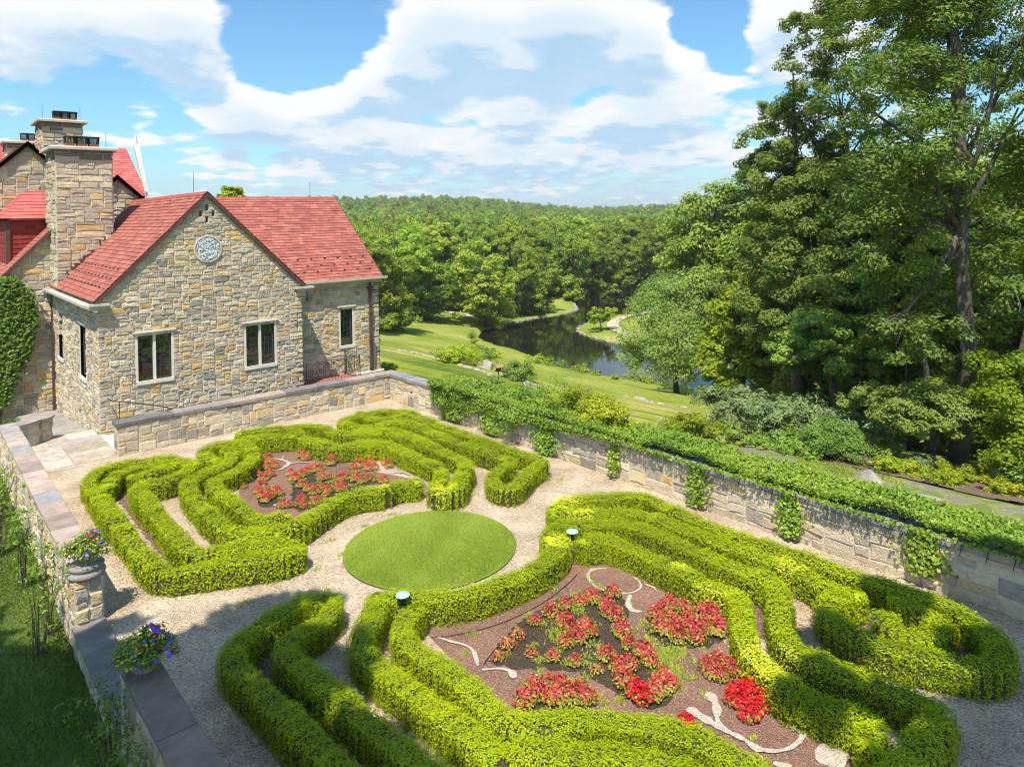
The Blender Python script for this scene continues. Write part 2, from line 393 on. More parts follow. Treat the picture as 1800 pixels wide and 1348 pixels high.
# ------------------------------------------------------------------ masonry and tiles
def clip(poly, planes):
    """convex clip; planes (a,b,c) keep a*u+b*v<=c"""
    for a, b, c in planes:
        out = []
        for i in range(len(poly)):
            p, q = poly[i], poly[(i + 1) % len(poly)]
            dp = a * p[0] + b * p[1] - c; dq = a * q[0] + b * q[1] - c
            if dp <= 0: out.append(p)
            if (dp < 0 < dq) or (dq < 0 < dp):
                s = dp / (dp - dq); out.append((p[0] + (q[0] - p[0]) * s, p[1] + (q[1] - p[1]) * s))
        poly = out
        if len(poly) < 3: return []
    return poly
def parea(P): return abs(sum(P[i][0] * P[(i + 1) % len(P)][1] - P[(i + 1) % len(P)][0] * P[i][1] for i in range(len(P)))) / 2
def rubble(Wd, Ht, cell, holes, rng, sizes):
    nu = max(1, round(Wd / cell[0])); nv = max(1, round(Ht / cell[1]))
    us = np.linspace(0, Wd, nu + 1); vs = np.linspace(0, Ht, nv + 1)
    us[1:-1] += rng.uniform(-.15, .15, nu - 1) * cell[0]; vs[1:-1] += rng.uniform(-.15, .15, nv - 1) * cell[1]
    for (a, b, c, d) in holes:
        for arr, q in ((us, a), (us, c), (vs, b), (vs, d)):
            if arr[0] < q < arr[-1]: arr[np.argmin(abs(arr - q))] = q
    occ = np.zeros((nu, nv), bool)
    for i in range(nu):
        for j in range(nv):
            x = (us[i] + us[i + 1]) / 2; y = (vs[j] + vs[j + 1]) / 2
            for (a, b, c, d) in holes:
                if a < x < c and b < y < d: occ[i, j] = True
    out = []
    for j in range(nv):
        i = 0
        while i < nu:
            if occ[i, j]: i += 1; continue
            w, h = sizes[rng.integers(len(sizes))]
            ww = 1
            while ww < w and i + ww < nu and not occ[i + ww, j]: ww += 1
            if i + ww < nu and not occ[i + ww, j] and (i + ww + 1 == nu or occ[i + ww + 1, j]) and ww > 1: ww += 1
            hh = 1
            while hh < h and j + hh < nv and not occ[i:i + ww, j + hh].any(): hh += 1
            occ[i:i + ww, j:j + hh] = True
            out.append((us[i], vs[j], us[i + ww], vs[j + hh])); i += ww
    return out
def stone_geo(poly, O, U, V, Nn, rng, depth, k=8):
    P = np.array(poly); n = len(P); c = P.mean(0); 
    h = depth * rng.uniform(.55, 1.35)
    sh = np.minimum(.022, .22 * np.linalg.norm(P - c, axis=1))[:, None]
    T = P + nrm(c - P) * sh * rng.uniform(.7, 1.5, (n, 1))
    tl = rng.uniform(-.10, .10, 2)
    hs = h + (T - c) @ tl + rng.uniform(-.25, .25, n) * h
    hs = np.clip(hs, .006, None)
    def wd(Q, z): return O + Q[:, :1] * U + Q[:, 1:] * V + np.asarray(z)[:, None] * Nn
    Vt = np.concatenate([wd(P, np.zeros(n)), wd(T, hs), wd(c[None] + rng.uniform(-.02, .02, (1, 2)), np.array([h * 1.15]))])
    Fc = [(i, (i + 1) % n, n + (i + 1) % n, n + i) for i in range(n)] + [(n + i, n + (i + 1) % n, 2 * n) for i in range(n)]
    return Vt, Fc
def stone_face(parent, O, U, V, Wd, Ht, rng, cell=(.105, .09), sizes=((3, 2), (4, 2), (3, 1), (5, 2), (2, 2), (2, 1), (3, 3), (4, 1)),
               planes=(), holes=(), npart=0, depth=.032, joint=.011, warm=.3, mortar=True, name='stone', circ=None, dark_above=None):
    O = np.asarray(O, float); U = nrm(np.asarray(U, float)); V = nrm(np.asarray(V, float)); Nn = np.cross(U, V)
    polys = []
    for (a, b, c, d) in rubble(Wd, Ht, cell, holes, rng, sizes):
        j = joint * rng.uniform(.7, 1.4); a += j; b += j; c -= j; d -= j
        if c - a < .02 or d - b < .02: continue
        mx = (a + c) / 2; my = (b + d) / 2; q = min(.014, (c - a) * .08, (d - b) * .12)
        pl = [(a, b), (mx, b), (c, b), (c, my), (c, d), (mx, d), (a, d), (a, my)]
        pl = [(x + rng.uniform(-q, q), y + rng.uniform(-q, q)) for x, y in pl]
        pl = clip(pl, planes)
        if len(pl) < 3 or parea(pl) < .0012: continue
        if circ and math.hypot((a + c) / 2 - circ[0], (b + d) / 2 - circ[1]) < circ[2] * .72: continue
        polys.append(pl)
    polys.sort(key=parea, reverse=True)
    rest = MB(); out = []
    for i, pl in enumerate(polys):
        Vt, Fc = stone_geo(pl, O, U, V, Nn, rng, depth); col = stonecol(rng, warm)
        if dark_above and np.mean([q_[1] for q_ in pl]) > dark_above: col = tuple(x * .42 for x in col)  # stones above this height get a darker tone
        if i < npart:
            mb = MB(); mb.add(Vt, Fc, 0, 0.); mb.t = [col] * len(Fc)
            out.append(mb.build(name, M_stone, parent, col=True))
        else:
            k = len(rest.t); rest.add(Vt, Fc, 0, 0.); rest.t[k:] = [col] * len(Fc)
    if rest.f: rest.build('stonework', M_stone, parent, col=True, kind='stuff')
    return out
def slab_parts(parent, name, x0, x1, y0, y1, z0, z1, axis, rng, cols, ln=(.7, 1.3), mt=None, over=0., ch=.012):
    """a row of cap stones along one axis, every slab its own part"""
    a, b = (x0, x1) if axis == 0 else (y0, y1); u = a
    while u < b - .01:
        L = rng.uniform(*ln); e = u + L if b - (u + L) > ln[0] * .6 else b
        g = .006; j = lambda: rng.uniform(-.008, .008)
        p = [(u + g, y0 + j()), (e - g, y0 + j()), (e - g, y1 + j()), (u + g, y1 + j())] if axis == 0 else [(x0 + j(), u + g), (x1 + j(), u + g), (x1 + j(), e - g), (x0 + j(), e - g)]
        mb = MB(); mb.prism(p, z0, z1 + rng.uniform(-.006, .006), ch); c = cols[rng.integers(len(cols))]; k = rng.uniform(.85, 1.15)
        mb.t = [tuple(q * k for q in c)] * len(mb.f); mb.build(name, mt or M_cope, parent, col=True); u = e
def shingles(parent, O, U, V, Wd, Ln, rng, cell=(.33, .18), planes=(), npart=0, col=((.345, .108, .08), (.29, .09, .068), (.39, .14, .105), (.32, .098, .075), (.36, .115, .088)), name='roof_tile', guards=None):
    O = np.asarray(O, float); U = nrm(np.asarray(U, float)); V = nrm(np.asarray(V, float)); Nn = np.cross(U, V)
    items = []; rows = int(math.ceil(Ln / cell[1]))
    for r in range(rows):
        u = -rng.uniform(0, 1) * cell[0]
        while u < Wd:
            w = cell[0] * rng.uniform(.55, 1.25); v0 = r * cell[1] + rng.uniform(-.006, .006); v1 = (r + 1) * cell[1] + .02
            pl = [(u + .003, v0), (u + w - .003, v0 + rng.uniform(-.006, .006)), (u + w - .003, v1), (u + .003, v1)]
            pl = clip(clip(pl, [(-1, 0, 0), (1, 0, Wd), (0, 1, Ln)]), planes); u += w
            if len(pl) < 3 or parea(pl) < .004: continue
            P = np.array(pl); n = len(P); f = (P[:, 1] - v0) / (v1 - v0); hi = .034 - .025 * f + rng.uniform(-.003, .003)
            Vt = np.concatenate([O + P[:, :1] * U + P[:, 1:] * V + (hi - .02)[:, None] * Nn, O + P[:, :1] * U + P[:, 1:] * V + hi[:, None] * Nn])
            items.append((parea(pl), Vt, [(i, (i + 1) % n, n + (i + 1) % n, n + i) for i in range(n)] + [tuple(range(n, 2 * n))]))
    items.sort(key=lambda q: -q[0]); rest = MB()
    for i, (ar, Vt, Fc) in enumerate(items):
        c = col[rng.integers(len(col))]; k = rng.uniform(.93, 1.07); c = tuple(q * k for q in c)
        if i < npart: mb = MB(); mb.add(Vt, Fc); mb.t = [c] * len(Fc); mb.build(name, M_shingle, parent, col=True)
        else: k0 = len(rest.t); rest.add(Vt, Fc); rest.t[k0:] = [c] * len(Fc)
    if rest.f: rest.build('roof_tiling', M_shingle, parent, col=True, kind='stuff')

COPE = [(.36, .29, .25), (.28, .27, .27), (.44, .36, .30), (.32, .29, .27), (.42, .33, .27)]
COPED = [(.22, .19, .18), (.27, .235, .22), (.18, .165, .16)]
SLATE = [(.21, .195, .18), (.24, .215, .19)]
XL0, XL1 = 2.2, 2.6            # left wall
XR = 14.25; YB = 23.95; WH = 1.0
rg = np.random.default_rng(3)

# ------------------------------------------------------------------ ground of the terrace
def sheet(name, polys, z, mt, kind='structure', thick=0., parent=None):
    mb = MB()
    for P in polys:
        P = [(p[0], p[1], z) for p in P]
        mb.add(P, [tuple(range(len(P)))])
    o = mb.build(name, mt, parent, kind=kind); return o
gr = MB(); xs = np.arange(2.3, 14.6, .5); ys = np.arange(-14, 24.4, .5)
gv = [(x, y, 0) for y in ys for x in xs]; nx = len(xs)
gr.add(gv, [(j * nx + i, j * nx + i + 1, (j + 1) * nx + i + 1, (j + 1) * nx + i) for j in range(len(ys) - 1) for i in range(nx - 1)])
gr.build('gravel_path', M_gravel, kind='structure')

def smooth(P, step=.1, closed=False):
    P = [np.asarray(p[:2], float) for p in P]; n = len(P); out = []
    rngi = range(n) if closed else range(n - 1)
    for i in rngi:
        if closed: p0, p1, p2, p3 = P[(i - 1) % n], P[i], P[(i + 1) % n], P[(i + 2) % n]
        else: p0, p1, p2, p3 = P[max(i - 1, 0)], P[i], P[i + 1], P[min(i + 2, n - 1)]
        k = max(1, int(np.linalg.norm(p2 - p1) / step))
        for s in range(k):
            t = s / k; q = .5 * ((2 * p1) + (-p0 + p2) * t + (2 * p0 - 5 * p1 + 4 * p2 - p3) * t * t + (-p0 + 3 * p1 - 3 * p2 + p3) * t ** 3); out.append(q)
    if not closed: out.append(P[-1])
    return np.array(out)
def ribbon(name, lines, z, mt, w, kind='structure', th=.004):
    mb = MB(); z0_ = z
    for li, (pts, ww) in enumerate(lines):
        z = z0_ + .0016 * li * ('scroll' in name)
        Q = smooth(GG(pts, z), .06); n = len(Q)
        t = np.gradient(Q, axis=0); t = nrm(t); b = np.c_[-t[:, 1], t[:, 0]]
        wv = np.interp(np.linspace(0, 1, n), np.linspace(0, 1, len(ww)), ww)[:, None] * ((.72 + .12 * np.sin(np.arange(n) * 1.9) + .1 * RNG.normal(size=n))[:, None] if 'scroll' in name else 1) * (1 + .12 * RNG.normal(size=(n, 1)))
        a = np.c_[Q + b * wv / 2, np.full(n, z + th)]; c = np.c_[Q - b * wv / 2, np.full(n, z + th)]
        a0 = a - [0, 0, th]; c0 = c - [0, 0, th]
        V = np.concatenate([a0, a, c, c0]); Fc = []
        for i in range(n - 1):
            for k in range(3): Fc.append((k * n + i, k * n + i + 1, (k + 1) * n + i + 1, (k + 1) * n + i))
        mb.add(V, Fc)
        for e in (0, -1):                                  # rounded ends
            r = wv[e, 0] / 2 * 1.05
            if r > .04: th_ = np.linspace(0, 2 * math.pi, 14)[:-1]; mb.add(np.c_[Q[e][0] + r * np.cos(th_), Q[e][1] + r * np.sin(th_), np.full(13, z + th + .0006 + .0004 * len(mb.v) / 2)], [tuple(range(13))])
    return mb.build(name, mt, kind=kind)

# beds
far_bed = GG([(425, 905), (418, 850), (455, 790), (505, 768), (560, 790), (640, 825), (745, 845), (760, 872), (700, 868), (640, 875), (560, 905), (520, 925)], .01)
near_bed = GG([(730, 1090), (800, 1085), (880, 1060), (960, 1015), (1005, 975), (1070, 985), (1160, 1035), (1240, 1085), (1290, 1150), (1330, 1215), (1420, 1260), (1520, 1300), (1600, 1420), (1400, 1430), (1300, 1360), (1200, 1310), (1100, 1280), (960, 1285), (890, 1262), (840, 1200), (780, 1145)], .01)
sheet('mulch_bed', [far_bed, near_bed], .008, M_mulch)
soilp = [GG(ZZ(740, 840, 2.368, [(285, 770), (350, 660), (450, 575), (600, 500), (820, 475), (870, 640), (940, 700), (1060, 860), (1000, 960), (880, 935), (780, 880), (600, 800), (400, 795)]), 0),
         GG(ZZ(740, 840, 2.368, [(940, 640), (960, 570), (1060, 540), (1190, 560), (1265, 640), (1240, 690), (1130, 715), (1010, 700)]), 0),
         GG(ZZ(740, 840, 2.368, [(430, 930), (520, 850), (680, 900), (720, 960), (600, 990), (460, 985)]), 0),
         GG(ZZ(330, 690, 4.5, [(830, 690), (850, 930), (1000, 910), (1260, 800), (1460, 730), (1560, 700), (1480, 655), (1300, 650), (1150, 690), (1000, 650), (900, 660)]), 0),
         GG(ZZ(330, 690, 4.5, [(560, 880), (640, 770), (760, 800), (740, 870), (640, 910)]), 0)]
sheet('black_soil', [(lambda S: S + RNG.normal(0, .035, S.shape))(smooth(q, .07, True)) for q in soilp], .013, M_soil)
z1 = lambda p: ZZ(130, 760, 4.091, p); z2 = lambda p: ZZ(330, 690, 4.5, p); z3 = lambda p: ZZ(580, 690, 4.286, p)
z4 = lambda p: ZZ(370, 980, 3.6, p); z5a = lambda p: ZZ(740, 840, 2.368, p); z5b = lambda p: ZZ(850, 1080, 3.273, p)
z6 = lambda p: ZZ(940, 840, 3.214, p); z7 = lambda p: ZZ(1200, 1000, 3., p)
ribbon('bark_mulch_strip', [(z1([(330, 420), (480, 600), (620, 780), (760, 940)]), (.4, .4)), (z4([(340, 640), (560, 900), (780, 1150), (960, 1340), (1150, 1500)]), (.55, .5)),
        (z7([(1010, 200), (900, 310)]), (.5, .5)), (z7([(1400, 460), (1500, 400)]), (.5, .5)), (z7([(400, 220), (430, 330)]), (.35, .35)),
        (z6([(150, 640), (330, 500), (700, 600), (1000, 740)]), (.35, .3)), (z4([(1150, 550), (1500, 850), (1900, 1200)]), (.3, .3))], .004, M_brownmulch, .4, th=.002)
ribbon('white_chipping_scroll', [
    (z5a([(770, 375), (712, 382), (695, 410), (720, 445), (765, 468)]), (.05, .1, .09, .07, .05)), (z5a([(830, 480), (880, 476), (915, 455), (908, 430), (885, 412)]), (.05, .05, .06, .04, .05)),
    (z5a([(872, 485), (862, 520), (880, 550), (920, 555)]), (.06, .13, .14, .05)), (z5a([(930, 440), (970, 455), (995, 458)]), (.03, .07, .02)), (z5a([(965, 450), (985, 475)]), (.06, .02)),
    (z5a([(70, 662), (120, 678), (170, 690), (215, 715), (238, 780)]), (.03, .07, .05, .1, .09)), (z5a([(255, 797), (330, 792), (375, 805), (385, 825)]), (.06, .07, .09, .19)),
    (z5a([(1205, 905), (1230, 950), (1235, 1010), (1270, 1050)]), (.2, .16, .11, .1)), (z5a([(1130, 970), (1180, 1000), (1270, 1050), (1350, 1090), (1400, 1125), (1470, 1135), (1530, 1125), (1575, 1095), (1590, 1060), (1560, 1035), (1540, 1030)]), (.2, .2, .17, .13, .12, .12, .09, .09, .1, .14, .15)),
    (z5a([(1480, 1190), (1530, 1200)]), (.1, .12)),
    (z2([(640, 515), (740, 530), (800, 560), (730, 610)]), (.04, .12, .16, .12)), (z2([(800, 560), (900, 550), (1000, 555)]), (.12, .07, .06)), (z2([(740, 535), (762, 495)]), (.08, .03)),
    (z2([(1485, 665), (1560, 678)]), (.08, .04)), (z2([(1580, 645), (1680, 625), (1760, 650)]), (.03, .07, .04)), (z2([(690, 890), (730, 880)]), (.12, .1)), (z2([(850, 465), (920, 465)]), (.05, .05))], .014, M_scroll, .1)
dot = G(*z5a([(1708, 1158)])[0], 0)
mb = MB(); th_ = np.linspace(0, 2 * math.pi, 20)[:-1]; rr = .2 * (1 + .08 * RNG.normal(size=19)); mb.prism(np.c_[dot[0] + rr * np.cos(th_) * 1.1, dot[1] + rr * np.sin(th_)], .012, .019)
mb.build('white_chipping_spot', M_scroll, kind='structure')

# round lawn
cx, cy, rl = 8.43, 12.62, 1.80
mb = MB(); th_ = np.linspace(0, 2 * math.pi, 73)[:-1]
mb.prism(np.c_[cx + rl * np.cos(th_), cy + rl * np.sin(th_)], .002, .03, .0); M_lawnb = mat('lawn_turf', (.13, .23, .02), (.2, .3, .04), 1.5, .9, .6, 60, .02)
mb.build('round_lawn', M_lawnb, kind='structure')
ed = MB(); V = []; 
for r_, z_ in ((rl + .002, .004), (rl + .002, .026), (rl + .009, .026), (rl + .009, .004)): V += [(cx + r_ * math.cos(a), cy + r_ * math.sin(a), z_) for a in th_]
ed.add(V, [(k * 72 + i, k * 72 + (i + 1) % 72, (k + 1) * 72 + (i + 1) % 72, (k + 1) * 72 + i) for k in range(3) for i in range(72)])
tag(ed.build('lawn_edging', M_copper), 'thin dark metal edging strip around the round lawn', 'edging')
def blades(name, pts, h, w, mt, v, lean=.5, rng=RNG):
    n = len(pts); up = np.c_[rng.normal(0, lean * .5, (n, 2)), np.ones(n)]; up = nrm(up); B = nrm(np.cross(up, rng.normal(size=(n, 3))))
    hh = (h * rng.uniform(.6, 1.2, n))[:, None]
    Q = np.stack([pts - B * w / 2, pts + B * w / 2, pts + up * hh], 1).reshape(-1, 3)
    return link(name, raw_mesh(name, Q, 3, v), None, [mt], 'stuff')
def pnoise(P, sc, seed=0):
    r = np.random.default_rng(seed); o = 0
    for k in range(5):
        d = r.normal(size=2); d /= np.linalg.norm(d); f = sc * (1.6 ** k) * .5
        d2 = r.normal(size=2); o = o + np.sin(P[:, 0] * d[0] * f + P[:, 1] * d[1] * f + r.uniform(0, 6) + 1.5 * np.sin(P[:, 0] * d2[0] * f * .7 + P[:, 1] * d2[1] * f * .7)) / (1 + k * .6)
    return o / 2.4
n = 70000; a = RNG.uniform(0, 2 * math.pi, n); r_ = rl * np.sqrt(RNG.uniform(0, 1, n)) * (.995 + .012 * RNG.normal(size=n))
P = np.c_[cx + r_ * np.cos(a), cy + r_ * np.sin(a), np.full(n, .028)]
blades('lawn_grass', P, .035, .011, M_grass, np.clip(.5 + .45 * pnoise(P, 2.2, 5) + RNG.normal(0, .2, n), 0, 1), .9)
# weeds in gravel and in beds
wp = []
for q in soilp[:4] + [near_bed]:
    lo = np.array([p_[:2] for p_ in q]).min(0); hi = np.array([p_[:2] for p_ in q]).max(0)
    for _ in range(int(26 * (hi - lo).prod() / 4) if q is not near_bed else 40): c = RNG.uniform(lo, hi); wp.append((c[0], c[1], RNG.uniform(.03, .1)))
for (x, y, r, k) in [(1000, 700, 0, 0)]: pass
for poly, k in ((z5a([(860, 560), (960, 700), (1080, 820), (1150, 900), (1080, 960), (980, 960)]), 26), (z5a([(880, 600), (1000, 720), (1150, 740), (1100, 880), (1000, 800)]), 26), (z5a([(460, 650), (600, 700), (720, 690), (800, 700), (560, 620)]), 18),
                (z5a([(400, 840), (560, 800), (760, 880), (820, 960), (700, 950)]), 24), (z2([(1000, 700), (1150, 740), (1280, 640), (1400, 650)]), 14)):
    Q = [G(x, y, 0) for x, y in poly]
    for _ in range(k):
        w_ = RNG.dirichlet(np.ones(len(Q))); c = sum(q * s for q, s in zip(Q, w_)); wp.append((c[0], c[1], RNG.uniform(.06, .15)))
for (x, y) in [(560, 1000), (580, 950), (655, 885), (735, 850 + 30), (800, 890), (830, 865), (690, 905), (1180 - 350, 870), (985, 845), (600, 975), (640, 925), (575, 1040), (430, 1060), (530, 995)]:
    c = G(x, y, 0); wp.append((c[0], c[1], RNG.uniform(.05, .12)))
P = np.concatenate([np.c_[RNG.normal(x, r * .8, 60), RNG.normal(y, r * .6, 60), np.full(60, .012)] for x, y, r in wp])
blades('weed_tufts', P, .045, .02, M_grass, RNG.uniform(.3, 1, len(P)), 1.2)

# ------------------------------------------------------------------ garden walls
MORT = M_mortar
def garden_wall(name, label, box, faces, cope, cols, npart=180, ln=(.7, 1.3), zc=.09, over=.04, axis=0, cell=(.12, .1), sizes=None, warm=.16, z0=-.02, ztop=WH):
    x0, x1, y0, y1 = box
    w = empty(name, (x0, y0, 0), label, 'wall')
    mb = MB(); mb.box(((x0 + x1) / 2, (y0 + y1) / 2, (z0 + ztop - zc) / 2), (x1 - x0, y1 - y0, ztop - zc - z0)); mb.build('wall_core', MORT, w)
    for f in faces:
        H_ = ztop - zc - z0
        if f == '-y': a = ((x0, y0, z0), (1, 0, 0), (0, 0, 1), x1 - x0)
        if f == '-x': a = ((x0, y1, z0), (0, -1, 0), (0, 0, 1), y1 - y0)
        if f == '+x': a = ((x1, y0, z0), (0, 1, 0), (0, 0, 1), y1 - y0)
        if f == '+y': a = ((x1, y1, z0), (-1, 0, 0), (0, 0, 1), x1 - x0)
        stone_face(w, a[0], a[1], a[2], a[3], H_, rg, cell=cell, sizes=sizes or ((3, 2), (2, 2), (4, 2), (3, 3), (2, 1), (3, 1), (4, 3), (2, 3)), npart=npart if f == faces[0] else 40, warm=warm, depth=.022, joint=.009)
    slab_parts(w, 'cap_stone', x0 - over, x1 + over, y0 - over, y1 + over, ztop - zc, ztop, axis, rg, cols, ln)
    return w
bw = garden_wall('garden_wall', 'low grey stone wall under the gabled house with the weathered dark cap', (4.87, 14.6, YB, YB + .42), ('-y', '-x'), 1, COPED + COPE[:1], 230, (1.4, 2.4), .11, .05)
rw = garden_wall('garden_wall', 'long stone wall draped with ivy down the right side of the garden', (XR, XR + .42, -6, YB - .06), ('-x',), 1, COPED[:2] + COPE[:2], 290, (1.2, 2.2), .11, .05, axis=1, warm=.05, cell=(.15, .1),
                 sizes=((3, 2), (4, 2), (5, 2), (4, 3), (3, 3), (2, 2), (5, 1)))
w1 = garden_wall('garden_wall', 'sunlit stone wall with brown and blue slabs on top left of the gravel', (XL0, XL1, 14.75, 26.3), ('-x', '+x'), 1, COPE, 90, (.75, .95), .06, .035, axis=1, z0=-.4)
w2 = garden_wall('garden_wall', 'shaded foreground stone wall with three big dark slabs at the lower left', (XL0, XL1, -3, 10.86), ('-x', '+x', '+y'), 1, [(.24, .195, .16), (.18, .155, .145), (.27, .21, .17)], 90, (1.0, 1.2), .06, .035, axis=1, z0=-.4)
# threshold in the opening
th = empty('wall_threshold', (XL0, 10.9, 0), 'low bluestone threshold slabs in the gap between the two flower urns', 'threshold')
mb = MB(); mb.box((2.42, 12.6, -.2), (.42, 3.4, .4)); mb.build('threshold_core', MORT, th)
stone_face(th, (2.2, 14.3, -.4), (0, -1, 0), (0, 0, 1), 3.4, .4, rg, npart=20, depth=.03)
slab_parts(th, 'cap_stone', 2.15, 2.66, 10.93, 14.3, .002, .06, 1, rg, SLATE, (1.1, 1.2))
# far pier
pe = empty('stone_pier', (2.4, 14.5, 0), 'square stone pier carrying the far urn of yellow and red flowers', 'pier')
mb = MB(); mb.box((2.42, 14.52, .2), (.44, .44, 1.2)); mb.build('pier_core', MORT, pe)
stone_face(pe, (2.2, 14.3, -.4), (1, 0, 0), (0, 0, 1), .44, 1.2, rg, cell=(.12, .12), sizes=((2, 1), (3, 2), (2, 2), (4, 2)), npart=20, depth=.035)
stone_face(pe, (2.2, 14.74, -.4), (0, -1, 0), (0, 0, 1), .44, 1.2, rg, cell=(.12, .12), sizes=((2, 1), (3, 2), (2, 2), (4, 2)), npart=20, depth=.03)
stone_face(pe, (2.64, 14.3, -.4), (0, 1, 0), (0, 0, 1), .44, 1.2, rg, cell=(.12, .12), sizes=((2, 1), (3, 2), (2, 2)), npart=20, depth=.03)
mb = MB(); mb.lathe((2.42, 14.5, .8), [(.27, 0), (.30, .03), (.31, .07), (.29, .11), (.25, .13), (.27, .15), (.29, .19), (.27, .22)], 20); mb.t = [(.3, .27, .24)] * len(mb.f); mb.build('round_cap_stone', M_cope, pe, col=True, smooth=True)

# ------------------------------------------------------------------ flagstones, steps, curved wall at the back left
pv = empty('flagstone_landing', (3.2, 24, 0), 'pale flagstone landing between the gravel and the corner of the house', 'paving')
mb = MB(); mb.box((3.75, 25.75, -.3), (2.3, 3.7, .62)); mb.build('paving_bed', MORT, pv)
rp = np.random.default_rng(5)
for (a, b, c, d) in rubble(2.32, 3.66, (.29, .26), [], rp, ((3, 2), (4, 2), (3, 3), (2, 2), (4, 3))):
    mb = MB(); mb.prism([(2.62 + a + .006, 23.93 + b + .006), (2.62 + c - .006, 23.93 + b + .006), (2.62 + c - .006, 23.93 + d - .006), (2.62 + a + .006, 23.93 + d - .006)], .012, .035 + rp.uniform(-.002, .003), .004)
    q = rp.uniform(.85, 1.1); mb.t = [tuple(k * q for k in ((.50, .45, .37), (.46, .44, .41), (.42, .36, .27))[rp.integers(3)])] * len(mb.f); mb.build('flagstone', M_cope, pv, col=True)
sh = empty('flagstone_path', (4.2, 28, -.3), 'shaded flagstone path stepping down beside the side wall of the house', 'path')
for i in range(9):
    mb = MB(); z_ = -.08 - .09 * i; y_ = 27.65 + .9 * i; mb.prism([(3.5, y_), (4.84, y_), (4.84, y_ + .88), (3.5, y_ + .88)], z_ - .12, z_, .01)
    q = rp.uniform(.8, 1.1); mb.t = [(.34 * q, .32 * q, .28 * q)] * len(mb.f); mb.build('flagstone', M_cope, sh, col=True)
cw = empty('curved_stone_wall', (3, 27, 0), 'curved stone wall with a broad cap and round end pier behind the landing', 'wall')
arc = smooth([(-.6, 27.1), (.8, 26.9), (2.0, 26.75), (2.9, 27.0), (3.35, 27.5)], .12); n = len(arc)
t_ = nrm(np.gradient(arc, axis=0)); b_ = np.c_[-t_[:, 1], t_[:, 0]]
mb = MB(); A0 = arc - b_ * .2; A1 = arc + b_ * .2; V = np.concatenate([np.c_[A0, np.full(n, -.4)], np.c_[A0, np.full(n, .72)], np.c_[A1, np.full(n, .72)], np.c_[A1, np.full(n, -.4)]])
mb.add(V, [(k * n + i, k * n + i + 1, (k + 1) * n + i + 1, (k + 1) * n + i) for k in range(3) for i in range(n - 1)]); mb.build('wall_core', MORT, cw)
for i in range(0, n - 3, 3):
    for j in range(5):
        o_ = (i * .37 + j * .5) % 1; p0 = A0[i]; p1 = A0[min(i + 3, n - 1)]; d_ = p1 - p0; L_ = np.linalg.norm(d_)
        U_ = np.array([d_[0], d_[1], 0]) / L_
        Vt, Fc = stone_geo([(.01, .01), (L_ - .01, .01), (L_ - .01, .19), (.01, .19)], np.array([p0[0], p0[1], -.35 + j * .205]), U_, np.array([0, 0, 1.]), np.cross(U_, [0, 0, 1.]), rg, .03)
        mb = MB(); mb.add(Vt, Fc); mb.t = [stonecol(rg, .15)] * len(Fc); mb.build('stone', M_stone, cw, col=True)
mb = MB()
for i in range(0, n - 1, 6):
    e = min(i + 6, n - 1); B0 = arc - b_ * .27; B1 = arc + b_ * .27; poly = list(B0[i:e + 1]) + list(B1[i:e + 1][::-1])
    c_ = MB(); c_.prism(poly, .722, .80); c_.t = [(.33, .29, .26)] * len(c_.f); c_.build('cap_stone', M_cope, cw, col=True)
mb.lathe((3.35, 27.5, -.4), [(.34, 0), (.34, 1.12)], 18); mb.build('round_pier', MORT, cw)
for j in range(6):
    for k in range(8):
        a0 = 2 * math.pi * (k + .5 * (j % 2)) / 8; a1 = a0 + 2 * math.pi / 8; p0 = np.array([3.35 + .345 * math.cos(a0), 27.5 + .345 * math.sin(a0)]); p1 = np.array([3.35 + .345 * math.cos(a1), 27.5 + .345 * math.sin(a1)])
        L_ = np.linalg.norm(p1 - p0); U_ = np.array([*(p1 - p0), 0]) / L_
        Vt, Fc = stone_geo([(.008, .008), (L_ - .008, .008), (L_ - .008, .18), (.008, .18)], np.array([p0[0], p0[1], -.36 + j * .19]), U_, np.array([0, 0, 1.]), np.cross(U_, [0, 0, 1.]), rg, .03)
        c_ = MB(); c_.add(Vt, Fc); c_.t = [stonecol(rg, .15)] * len(Fc); c_.build('stone', M_stone, cw, col=True)
mb = MB(); mb.lathe((3.35, 27.5, .722), [(.36, 0), (.44, .02), (.44, .07), (.4, .09)], 22); mb.t = [(.33, .29, .26)] * len(mb.f); mb.build('round_cap_stone', M_cope, cw, col=True)

# sunken steps behind the low wall, drain slot, hoses
sp_ = empty('stone_steps', (5.2, 25.5, 0), 'sunken stone steps hidden between the low wall and the gable', 'steps')
for i in range(6):
    mb = MB(); mb.box((5.25 + .38 * i, 25.53, -.2 - .17 * i), (.37, 2.2, .4)); mb.build('step', M_mortar, sp_)
mb = MB(); mb.box((11.0, 25.53, -1.3), (8.0, 2.2, .2)); mb.box((4.98, 25.4, -.1), (.22, 2.6, .22)); mb.build('step_bed', M_mortar, sp_)
c_ = PX(723, 694, XR - .02); mb = MB(); mb.box((XR - .005, c_[1], c_[2]), (.04, .09, .26)); mb.build('drain_slot', M_dark, rw)
def hose(label, pts):
    Q = smooth(GG(pts, .03), .1); mb = MB(); mb.tube([(x, y, .028) for x, y in Q], [.006] * len(Q), 5); o = mb.build('irrigation_hose', M_dark); tag(o, label, 'hose')
hose('thin black hose following the lawn-side edge of the big bed', z5a([(40, 662), (150, 650), (280, 620), (400, 575), (520, 510), (610, 440), (650, 400)]))
hose('thin black hose around the left rim of the black soil in the big bed', z5a([(262, 775), (300, 720), (370, 660), (450, 600), (520, 570)]))
hose('thin black hose curving along the black soil of the far bed', z2([(835, 700), (842, 760), (835, 820), (805, 870)]))
